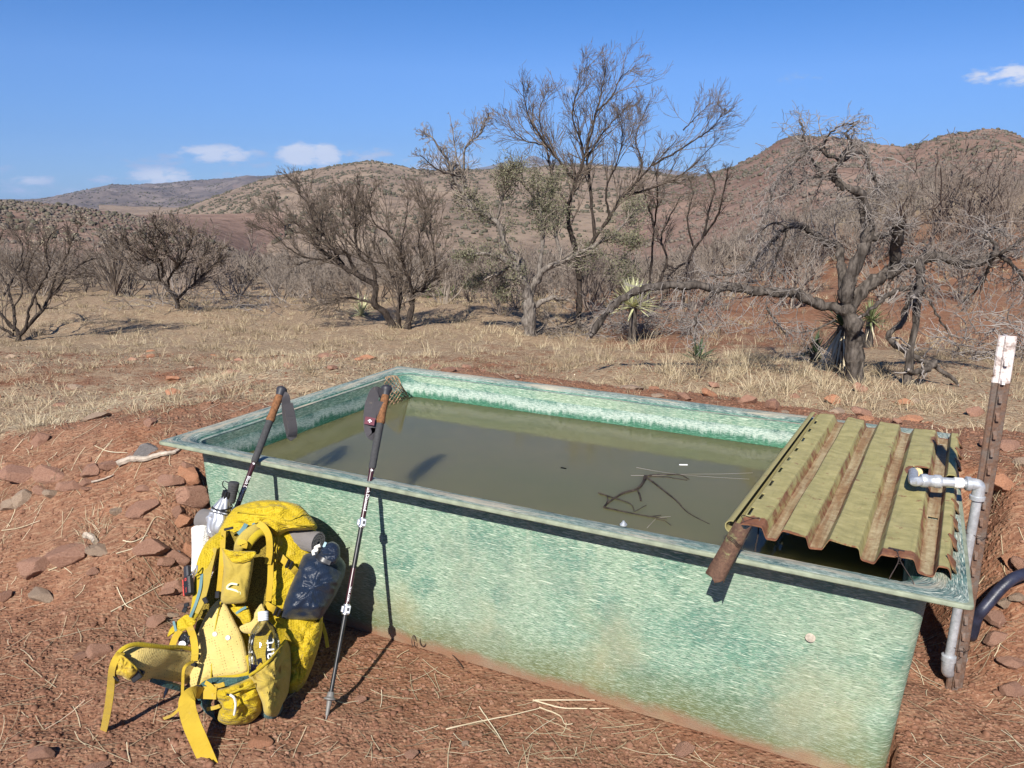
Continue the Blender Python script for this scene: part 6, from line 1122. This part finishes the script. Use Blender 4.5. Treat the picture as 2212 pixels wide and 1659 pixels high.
hr = pillow('hip_belt', [(655, 1195), (690, 1168), (740, 1152), (860, 1152), (945, 1140), (975, 1175), (850, 1230), (740, 1260), (700, 1330), (752, 1392), (695, 1356), (650, 1295), (622, 1245)], lambda x, y: 2.15 + .05 * max(0, (x - 700) / 250), .02, .03, M['teal_cloth'], pack, .004, ctr=(705, 1245), fold=(40, 30), seed=6); hr['label'] = 'right wing of the hip belt lined in dark teal'
hp = pillow('hip_pocket', [(742, 1222), (800, 1208), (880, 1180), (955, 1150), (1000, 1170), (1018, 1195), (1010, 1280), (1005, 1340), (970, 1385), (925, 1412), (860, 1420), (800, 1418), (758, 1392), (765, 1345), (775, 1300), (738, 1262)], lambda x, y: 2.13 + .05 * max(0, (x - 850) / 170), .065, .05, YR, hr, .006, p=2.8, fold=(60, 40), seed=7)
b = MB(); b.tube([BP(x, y, Y) for x, y, Y in catmull([(790, 1275, 2.082), (815, 1248, 2.072), (870, 1226, 2.068), (945, 1196, 2.085), (1000, 1182, 2.14), (1012, 1200, 2.15)], 8)], .003, 6); b.build('zipper', YE, hp)
b = MB(); b.tube([BP(x, y, Y) for x, y, Y in catmull([(828, 1250, 2.062), (850, 1268, 2.054), (858, 1310, 2.05), (850, 1362, 2.05)], 6)], .0035, 6); b.build('zip_pull', M['cord_white'], hp); plate('zip_slider', BP(820, 1250, 2.066), .014, .006, .005, hp, M['black_plastic'], -.3)
for pts, w in (([(648, 1238), (700, 1238), (752, 1240)], 72), ([(690, 1180), (725, 1205), (745, 1240)], 24), ([(700, 1330), (740, 1322), (770, 1312)], 22), ([(720, 1205), (760, 1200), (795, 1190)], 26)): web('webbing', pts, w, [2.115, 2.095, 2.085], YS, hr)
b = MB(); b.tube([BP(x, y, 2.10) for x, y in catmull([(668, 1205), (632, 1210), (622, 1245), (640, 1290), (662, 1292)], 6)], .006, 8); b.build('belt_buckle', M['black_plastic'], hr)
web('hip_strap', [(668, 1240), (628, 1240), (592, 1268), (588, 1320), (612, 1410), (650, 1500), (690, 1590), (735, 1690)], [66, 78, 92, 100, 104, 104, 102, 100], [2.10, 2.07, 2.05, 2.04, 2.03, 2.01, 1.99, 1.95], YS, hr)
# right hand side: stretch pocket, bottle pocket, base, compression straps
pillow('side_pocket', [(1095, 832), (1200, 832), (1322, 829), (1346, 795), (1342, 900), (1318, 1000), (1290, 1085), (1245, 1190), (1192, 1250), (1140, 1248), (1150, 1100), (1130, 950)], lambda x, y: Yb(y) + .075 + .05 * max(0, (x - 1150) / 190), .075, .10, YR, pack, .006, p=2.6, ctr=(1235, 1010), fold=(60, 30), seed=8)
pillow('bottle_pocket', [(930, 1140), (1000, 1095), (1060, 1040), (1105, 982), (1140, 940), (1168, 1000), (1172, 1100), (1152, 1240), (1122, 1300), (1088, 1370), (1022, 1360), (1005, 1290), (960, 1190)], lambda x, y: Yb(y) - .105 + .15 * max(0, (x - 1040) / 130) ** 1.3, .05, .06, YM, pack, .008, p=3.5, ctr=(1075, 1170), fold=(60, 40), seed=9)
b = MB(); b.tube([BP(x, y, Yb(y) - .148 + .15 * max(0, (x - 1040) / 130) ** 1.3) for x, y in catmull([(935, 1142), (1000, 1098), (1060, 1044), (1104, 988), (1136, 948)], 6)], .0045, 7); b.build('pocket_hem', YE, pack)
web('pocket_tab', [(985, 1085), (1005, 1100), (1025, 1118)], 40, [Yb(1100) - .14] * 3, YS, pack)
pillow('pack_base', [(1000, 1325), (1060, 1318), (1122, 1292), (1112, 1350), (1062, 1394), (1008, 1378)], lambda x, y: 2.19, .04, .16, M['teal_cloth'], pack, .004)
for pts, Ys, bk in (([(1088, 455), (1132, 502), (1182, 548), (1216, 582)], [Yb(455) + .01, Yb(502) - .005, Yb(548) + .0, Yb(582) + .03], (1158, 522)), ([(1026, 745), (1062, 766), (1108, 792)], [Yb(745) - .02, Yb(766) - .022, Yb(792) + .0], (1092, 788))):
    sw = web('compression_strap', pts, 38, Ys, YS, pack); yb_ = Yb(bk[1]) - .014; b = MB()
    for dx_ in (-10, 10): b.tube([BP(bk[0] + dx_ - 9, bk[1] + 20 + dx_ * .4, yb_), BP(bk[0] + dx_ + 9, bk[1] - 20 + dx_ * .4, yb_)], .0045, 8)
    b.build('ladder_buckle', M['black_plastic'], sw)
b = MB()
for pts in ([(1078, 372), (1068, 430), (1082, 490), (1098, 470)], [(1098, 368), (1092, 430), (1088, 500), (1076, 520)]): b.tube([BP(x, y, Yb(y) + .0) for x, y in catmull(pts, 6)], .003, 6)
b.build('cord_loop', M['yellow_strap'], pack)
web('hanging_strap', [(1342, 850), (1362, 920), (1372, 985)], 20, [Yb(850) + .17, Yb(920) + .16, Yb(985) + .14], YS, pack)
# pockets' other contents: each lies in or hangs from the pack
bo = BP(1024, 1190, Yb(1190) - .085); bt = BP(1012, 785, Yb(785) - .095); bax = unit(bt - bo); BLn = np.linalg.norm(bt - bo); s_ = BLn / .4
bottle = thing('water_bottle', 'clear plastic water bottle with white lettering in the mesh side pocket', 'bottle', bo); br = .0475
b = MB(); b.lathe([(0, .036), (.004, .044), (.02, br), (.05 * s_, br), (.052 * s_, br * .97), (.056 * s_, br), (.18 * s_, br), (.215 * s_, br * 1.0), (.26 * s_, br * .93), (.30 * s_, br * .76), (.33 * s_, br * .5), (.345 * s_, .0135), (.352 * s_, .0135)], bo, bax, 32); b.build('bottle_body', M['pet'], bottle, True, 70)
b = MB(); pr = [(.347 * s_, .014), (.349 * s_, .0165)]
for k in range(4): pr += [(.352 * s_ + k * .0075, .0165), (.355 * s_ + k * .0075, .0148), (.3565 * s_ + k * .0075, .0148), (.358 * s_ + k * .0075, .0165)]
pr += [(BLn - .004, .0155), (BLn - .002, .012)]; b.lathe(pr, bo, bax, 22); b.build('screw_neck', M['cap_clear'], bottle, True, 60)
vx = unit(np.cross(bax, np.array([0, 1., -.4]))); vy = unit(np.cross(vx, bax)); vy = vy if vy[1] < 0 else -vy       # vy points at the viewer
def on_back(phi, h, r=br * .985): return bo + bax * h + r * (vx * math.sin(phi) - vy * math.cos(phi))
b = MB(); G = [[on_back(p, h) for p in np.linspace(-1.35, 1.35, 22)] for h in (.085 * s_, .1 * s_)]; G = [[on_back(p, (.07 + .05 * (p + 1.35) / 2.7 if k else .02) * s_) for p in np.linspace(-1.35, 1.35, 22)] for k in (0, 1)]; b.grid(np.array(G)); b.build('blue_label', M['label_blue'], bottle)
sg = 1 if (np.cross(vx, bax) @ vy) > 0 else -1
text_mesh('smart', .052, None, None, None, M['white_print'], bottle, 'lettering', lambda x, y: on_back((-.05 + y / br), (.132 * s_ + x)))
text_mesh('water', .026, None, None, None, M['white_print'], bottle, 'lettering', lambda x, y: on_back((-.72 + y / br), (.128 * s_ + x)))
sack = thing('stuff_sack', 'navy blue roll top stuff sack standing in the right side pocket of the backpack', 'stuff sack', BP(1220, 830, Yb(830)))
pillow('sack_body', [(1238, 470), (1300, 455), (1372, 440), (1432, 468), (1472, 520), (1466, 585), (1422, 685), (1372, 770), (1330, 826), (1250, 834), (1180, 830), (1112, 822), (1125, 750), (1160, 650), (1200, 560)], lambda x, y: Yb(y) + .03 + .05 * (x - 1112) / 350, .09, .09, M['navy_cloth'], sack, .006, p=2.3, n=90, rings=18, fold=(150, 40), seed=10)
pillow('roll_top', [(1312, 500), (1322, 445), (1352, 412), (1398, 394), (1436, 415), (1442, 470), (1420, 515), (1372, 525)], lambda x, y: Yb(y) - .025, .035, .05, M['navy_cloth'], sack, .004, fold=(60, 20), seed=11)
web('closure_strap', [(1308, 472), (1340, 492), (1388, 516)], 24, [Yb(472) - .055, Yb(492) - .066, Yb(516) - .062], M['black_plastic'], sack)
b = MB(); b.tube([BP(x, y, Yb(y) - .06) for x, y in catmull([(1332, 415), (1305, 428), (1312, 442), (1292, 448), (1296, 470)], 6)], .0055, 7); b.build('white_cord', M['cord_white'], sack); web('blue_tag', [(1362, 398), (1352, 420), (1340, 440)], 14, [Yb(400) - .05] * 3, M['blue_tape'], sack)
# foam mat rolled up and strapped across the back
fa, fb = BP(672, 268, Yb(300) + .22), BP(1322, 398, Yb(398) + .045); fx = unit(fb - fa); mat_ = thing('foam_mat', 'rolled grey foam mat strapped across the backpack under the lid', 'sleeping mat', (fa + fb) / 2); X_, Y2 = frame(fx); b = MB(); G = []; r0 = .042
nsp = 110; th = np.linspace(0, 2 * np.pi * 3.6, nsp); rr = .009 + (r0 - .009) * th / th[-1]
sq = 1 + .0 * th
for t_ in np.linspace(0, 1, 20):
    c = fa + (fb - fa) * t_; G.append([c + (X_ * math.cos(a) + Y2 * math.sin(a) * .92) * r * (1 + .05 * math.sin(t_ * 9 + a)) for a, r in zip(th, rr)])
G = np.array(G); Gi = np.array([[g - (g - (fa + fx * ((g - fa) @ fx))) / max(np.linalg.norm(g - (fa + fx * ((g - fa) @ fx))), 1e-6) * .0062 for g in row] for row in G]); b.grid(G); b.grid(Gi[:, ::-1])
for row in (0, -1): b.grid(np.stack([G[row], Gi[row]]))
b.grid(np.stack([G[:, -1], Gi[:, -1]])); b.build('rolled_foam', M['grey_foam'], mat_, True, 60)
b = MB(); b.lathe([(np.linalg.norm(fb - fa) * .0, .0095), (np.linalg.norm(fb - fa) * .97, .0095)], fa, fx, 12); b.build('foam_core', M['grey_foam'], mat_)
# white folded sheet in the left pocket
wa, wb = BP(660, 318, Yb(330) + .10), BP(655, 560, Yb(560) + .04); b = MB(); ax = unit(wb - wa); x_, y_ = frame(ax); G = []
for t_ in np.linspace(0, 1, 16):
    c = wa + (wb - wa) * t_; G.append([c + (x_ * math.cos(a) * .026 + y_ * math.sin(a) * .019) * (1 + .08 * math.sin(3 * a + t_ * 3) + .05 * math.sin(7 * a)) for a in np.linspace(0, 2 * np.pi, 28, endpoint=False)])
G = np.array(G); b.grid(G, True); b.add(G[0] + ax * .004, [tuple(range(28))[::-1]]); b.add(G[-1], [tuple(range(28))]); o = b.build('ground_sheet', M['tyvek'], None, True, 50); tag(o, 'white rolled ground sheet standing in the left side pocket below the umbrella', 'ground sheet')
# umbrella, handle up
ua, ub = BP(850, 62, 2.60), BP(738, 372, 2.53); um = thing('umbrella', 'folded silver trekking umbrella with ribbed black handle stuck in the left side of the backpack', 'umbrella', ub)
hx = BP(833, 178, 2.59); ax = unit(hx - ua); L = np.linalg.norm(hx - ua); pr = [(0, .016), (.002, .0185)]
for k in range(8): z = .006 + k * (L - .01) / 8; pr += [(z, .0185 - k * .0006), (z + (L - .01) / 8 * .7, .0185 - k * .0006), (z + (L - .01) / 8 * .8, .0166 - k * .0006), (z + (L - .01) / 8 * .95, .0166 - k * .0006)]
pr += [(L, .012)]; b = MB(); b.lathe(pr, ua, ax, 22); b.build('handle', M['black_foam'], um, True, 40)
b = MB(); b.tube(catmull([ua + ax * .004 - [.018, 0, 0], ua + [-.034, 0, .004], ua + [-.04, 0, -.012], ua + [-.026, 0, -.03], ua + ax * .035 - [.016, 0, 0]], 6), .0018, 6); b.tube(catmull([ua + ax * .03 + [.017, 0, 0], ua + ax * .045 + [.024, 0, 0], ua + ax * .085 + [.02, 0, 0], ua + ax * .12 + [.006, 0, 0]], 6), .0014, 6); b.build('wrist_cord', M['black_plastic'], um)
ca_ = BP(806, 140, 2.585); C = catmull([np.append(ca_, .012), np.append(BP(795, 180, 2.58), .022), np.append(BP(778, 232, 2.57), .034), np.append(BP(762, 290, 2.555), .036), np.append(BP(742, 345, 2.54), .026), np.append(ub, .008)], 7); G = []
for i, c in enumerate(C):
    t_ = unit(np.gradient(C[:, :3], axis=0)[i]); x_, y_ = frame(t_); G.append([c[:3] + (x_ * math.cos(a) + y_ * math.sin(a)) * c[3] * (1 + .07 * math.sin(8 * a + i * .18) * min(1, i / 10) + .04 * math.sin(3 * a)) for a in np.linspace(0, 2 * np.pi, 64, endpoint=False)])
b = MB(); b.grid(np.array(G), True); b.build('canopy', M['silver_foil'], um, True, 50)
pillow('canopy_fold', [(690, 262), (722, 240), (752, 262), (775, 310), (752, 362), (735, 352), (705, 300)], 2.545, .008, .006, M['silver_foil'], um, .004, fold=(24, 40))
for i in (10, 12): 
    c = C[i]; t_ = unit(np.gradient(C[:, :3], axis=0)[i] + [.0, .0, .3 * (i - 12) / 6]); x_, y_ = frame(t_); b = MB(); b.ribbon([c[:3] + (x_ * math.cos(a) + y_ * math.sin(a)) * c[3] * 1.12 for a in np.linspace(0, 2 * np.pi, 30)], .006 if i < 17 else .01, .002, t_); b.build('black_band', M['black_plastic'], um)
for k in range(8):
    a = k * math.pi / 4; x_, y_ = frame(C[1, :3] - C[0, :3]); p0 = C[0, :3] + (x_ * math.cos(a) + y_ * math.sin(a)) * .012; b = MB(); dn = unit(C[1, :3] - C[0, :3]); b.tube([p0 - dn * .018, p0 - dn * .004, p0 + dn * .012], [.0045, .0048, .003], 8); b.build('rib_tip', M['black_plastic'], um)
b = MB(); b.tube([hx, C[2, :3], C[6, :3]], .006, 10); b.build('shaft', M['black_plastic'], um)
# satellite communicator clipped to the strap
gc = BP(598, 640, Yb(640) - .12); up = unit(BP(592, 540, Yb(540) - .115) - BP(604, 722, Yb(722) - .125)); gx = unit(np.cross(np.array([.45, 1., -.1]), up)); gx = gx if gx[0] > 0 else -gx; gy = np.cross(up, gx); gp = thing('satellite_communicator', 'black and red satellite communicator with stub antenna clipped to the left shoulder strap', 'communicator', gc)
b = MB(); b.box(gc, (.030, .022, .062), (gx, gy, up), .006); b.build('body', M['black_plastic'], gp, True, 30); b = MB(); b.box(gc + up * .043 - gx * .003, (.021, .018, .042), (gx, gy, up), .006); b.build('antenna', M['dark_cap'], gp, True, 30)
fr_ = gc - gx * .0155; b = MB(); b.tube([fr_ + up * .022 - gy * .009, fr_ + up * .022 + gy * .006, fr_ - up * .026 + gy * .006, fr_ - up * .026 - gy * .009, fr_ + up * .022 - gy * .009], .0022, 6); b.box(fr_ - up * .026 - gy * .002, (.006, .018, .005), (gx, gy, up), .001); b.build('red_frame', M['red_plastic'], gp)
fs = -1 if gy[1] > 0 else 1; face = gc + gy * fs * .0113; b = MB(); b.box(face + up * .019, (.008, .0012, .009), (gx, gy, up), .0003); b.build('red_button', M['red_plastic'], gp); b = MB(); b.box(face + up * .019 + gy * fs * .0007, (.003, .0006, .005), (gx, gy, up)); b.build('button_mark', M['black_plastic'], gp)
text_mesh('SOS', .009, face - up * .014 + gy * fs * .0004, up * -1, gx, M['red_plastic'], gp)
for dz in (.004, -.004): b = MB(); b.box(face + up * dz, (.026, .0012, .0016), (gx, gy, up)); b.build('groove_line', M['dark_cap'], gp)
b = MB(); b.tube(catmull([gc + gx * .012 + up * .03, gc + gx * .03 + up * .035, gc + gx * .045 + up * .05, gc + gx * .04 + up * .03, gc + gx * .02 + up * .02], 6), .002, 6); b.build('carabiner', M['clamp_metal'], gp)
sn = thing('snack_packet', 'crumpled black and white snack packet tucked in the strap loop above the hip belt', 'packet', BP(575, 940, Yb(940) - .1)); pillow('wrapper', [(550, 905), (585, 898), (610, 912), (606, 958), (578, 985), (545, 982), (538, 945)], lambda x, y: Yb(y) - .092, .012, .012, M['black_plastic'], sn, .003, fold=(20, 20)); pillow('white_corner', [(545, 955), (570, 948), (582, 968), (560, 986), (540, 978)], lambda x, y: Yb(y) - .1035, .004, .004, M['white_print'], sn, .001)

# ------------------------------------------------------------------ trekking poles
def pole(lab, tip, ax, strap, wm=1., text=True, K=1.):
    r = thing('trekking_pole', lab, 'trekking pole', tip); ax = unit(ax); P = lambda s: tip + ax * (s * K)
    cv = unit(np.array([0, 0, CAMH]) - P(.6)); sx = unit(np.cross(ax, cv)); fx_ = unit(np.cross(sx, ax)); fx_ = fx_ if fx_ @ cv > 0 else -fx_
    def part(name, prof, m, sides=16, auto=40): b = MB(); b.lathe([(h * K, q) for h, q in prof], tip, ax, sides); return b.build(name, M[m], r, True, auto)
    part('tip', [(0, .0012), (.004, .0022), (.012, .0028), (.013, .0048), (.05, .0082), (.056, .0085)], 'tip_metal'); part('basket', [(.056, .009), (.06, .0185), (.064, .019), (.067, .013), (.07, .0115), (.080, .0105), (.083, .0085)], 'tip_metal', 24)
    part('lower_shaft', [(.083, .0068), (.335, .0068)], 'carbon_black'); part('middle_shaft', [(.34, .0078), (.47, .0078)], 'maroon'); part('middle_sleeve', [(.47, .0079), (.62, .0079)], 'carbon_black'); us = part('upper_shaft', [(.625, .0089), (.819, .0089)], 'maroon')
    for s in (.336, .622):
        b = MB(); b.lathe([(-.017, .0095), (-.015, .0118), (.015, .0118), (.017, .0095)], P(s), ax, 20); c = b.build('clamp', M['clamp_metal'], r, True, 40); b = MB(); b.box(P(s) + fx_ * .0115 + sx * .004, (.019, .007, .026), (sx, fx_, ax), .002); b.box(P(s) - sx * .013, (.007, .012, .02), (sx, fx_, ax), .002); b.build('clamp_lever', M['clamp_metal'], c); b = MB(); b.box(P(s) + fx_ * .0153 + sx * .006, (.007, .001, .010), (sx, fx_, ax), .0004); b.build('lever_slot', M['black_plastic'], c)
    fp = [(.812, .0092), (.815, .0118)] + [(.82 + k * .0108, .0122 + .0004 * (k % 2) + .001 * k / 14) for k in range(15)]; part('foam_grip', fp + [(.978, .0130)], 'black_foam', 18)
    part('cork_grip', [(.978, .0128), (.982, .0158), (.99, .0165), (.998, .0150), (1.01, .0138), (1.03, .0140), (1.05, .0148), (1.07, .0152), (1.085, .0145)], 'cork', 20); cp = MB(); cp.lathe([(0, .0145), (.006, .0150), (.016, .0178), (.024, .0205), (.031, .0195), (.036, .013), (.038, .0)], P(1.085), unit(ax + sx * .0), 22); cp.build('pole_cap', M['dark_cap'], r, True, 60)
    C = catmull(strap, 8); n = len(C); tgs = np.gradient(C, axis=0); W = np.concatenate([np.linspace(.018, .028, n // 4), np.full(n - n // 4, .030)]) * wm; sd = [unit(np.cross(unit(t_), cv * .9 + sx * .25)) for t_ in tgs]; b = MB(); b.ribbon(C, W, .0022, sd); st = b.build('wrist_strap', M['grey_strap'], r, True, 50)
    if text:
        up_ = ax; o = P(.775) + fx_ * .0094; text_mesh('Black Diamond', .0155, P(.710) + fx_ * .0093 + sx * .001, -ax, sx * (1 if (np.cross(-ax, sx) @ fx_) > 0 else -1), M['white_print'], us)
        b = MB(); o = P(.805) + fx_ * .0093
        for q in ([(-.005, 0), (0, .005), (.0018, .0032), (-.0018, -.0012)], [(-.001, -.0022), (.0012, .0), (.0028, -.0018), (.0006, -.004)], [(0, .005), (.005, 0), (.0032, -.0018), (-.0015, .003)]): b.add([o + sx * a + ax * c for a, c in q], [(0, 1, 2, 3)])
        b.build('emblem', M['white_print'], us, False)
        text_mesh('TRAIL CORK', .0085, P(.385) + fx_ * .0082, -ax, sx * (1 if (np.cross(-ax, sx) @ fx_) > 0 else -1), M['white_print'], r)
    return r, st, sx, fx_, cv
zp2 = zoomer(350, 850, 3.01571)
def SP(x, y, Y): return atY(*zp2(x, y), Y)
def lean(cpx, tpx, sc, st):
    """pole through a point on the front rim edge whose top shows at a given pixel"""
    c = atZ(*zp2(*cpx), .653) - Nw * .006; o = np.array([0, 0, CAMH]); r_ = unit(ray(*zp2(*tpx))); w = o - c; L = st - sc; b_ = r_ @ w; q = b_ * b_ - (w @ w - L * L); best = None
    for t_ in ((-b_ - math.sqrt(max(q, 0))), (-b_ + math.sqrt(max(q, 0)))):
        d_ = unit(o + r_ * t_ - c); tip = c - d_ * sc; e_ = abs(tip[2] - g1(tip[0], tip[1]))
        if best is None or e_ < best[0]: best = (e_, tip, d_)
    return best[1], best[2]
tip2 = np.array([-.5594, 2.1549, g1(-.5594, 2.1549) + .001]); o_ = np.array([0, 0, CAMH]); r_ = unit(ray(*zp2(1792, 290))); w_ = o_ - tip2; b_ = r_ @ w_; ax2 = unit(o_ + r_ * (-b_ + math.sqrt(max(b_ * b_ - (w_ @ w_ - 1.0955 ** 2), 0))) - tip2)
T2 = tip2 + ax2 * 1.07; Yt = T2[1]
s2 = [T2 - ax2 * .002 - [.006, .006, 0], SP(1712, 318, Yt - .03), SP(1682, 400, Yt - .045), SP(1668, 500, Yt - .065), SP(1672, 590, Yt - .08), SP(1692, 632, Yt - .085), SP(1716, 585, Yt - .06), SP(1722, 480, Yt - .05), SP(1742, 390, Yt - .035)]
r2, st2, sx2, fx2, cv2 = pole('full length black and maroon trekking pole standing right of the backpack, leaning on the rim', tip2, ax2, s2, wm=1.5, K=.982)
b = MB(); lc = SP(1667, 537, Yt - .078); ly = unit(SP(1690, 450, Yt - .055) - SP(1668, 560, Yt - .076)); lx = unit(np.cross(ly, cv2)); lx = lx if lx[0] > 0 else -lx; ln = np.cross(lx, ly); ln = ln if ln @ cv2 > 0 else -ln; b.box(lc + ln * .004, (.034, .0012, .026), (lx, ln, ly)); b.build('red_patch', M['label_red'], st2); b = MB()
for q in ([(-.006, 0), (0, .006), (.002, .004), (-.004, -.002)], [(0, .006), (.006, 0), (.004, -.002), (-.002, .004)], [(-.002, -.003), (0, -.001), (.0025, -.0035), (.0005, -.0055)]): b.add([lc + ln * .0052 + lx * a * 1.2 + ly * c * 1.2 for a, c in q], [(0, 1, 2, 3)])
b.build('emblem', M['white_print'], st2, False)
# second pole, foot hidden behind the backpack
tip1, ax1 = lean((822, 842), (1022, 300), .81, 1.115); T1 = tip1 + ax1 * 1.09; Y1 = T1[1]
s1 = [T1 - ax1 * .002, SP(1046, 350, Y1 - .005), SP(1052, 420, Y1 - .012), SP(1062, 520, Y1 - .02), SP(1080, 600, Y1 - .02), SP(1092, 650, Y1 - .02), SP(1100, 600, Y1 - .03), SP(1080, 480, Y1 - .03), SP(1064, 410, Y1 - .025)]
pole('maroon trekking pole rising from behind the backpack, leaning on the left part of the rim', tip1, ax1, s1, wm=1.2)

# ------------------------------------------------------------------ the air: far ranges fade towards blue
def haze():
    hb_ = MB(); zmin, zmax = -130., 360.; hb_.box((0, 3200, (zmin + zmax) / 2), (19000, 9000, zmax - zmin)); t = bpy.data.materials.new('haze'); t.use_nodes = True; nt = t.node_tree; nt.nodes.clear()
    o = nt.nodes.new('ShaderNodeOutputMaterial'); v = nt.nodes.new('ShaderNodeVolumePrincipled'); v.inputs['Color'].default_value = (.38, .60, 1., 1); v.inputs['Density'].default_value = HAZE; v.inputs['Anisotropy'].default_value = 0.
    nt.links.new(v.outputs[0], o.inputs['Volume']); ob = hb_.build('haze', t, None, False); tag(ob, kind='stuff')
HAZE = 8e-5
haze()
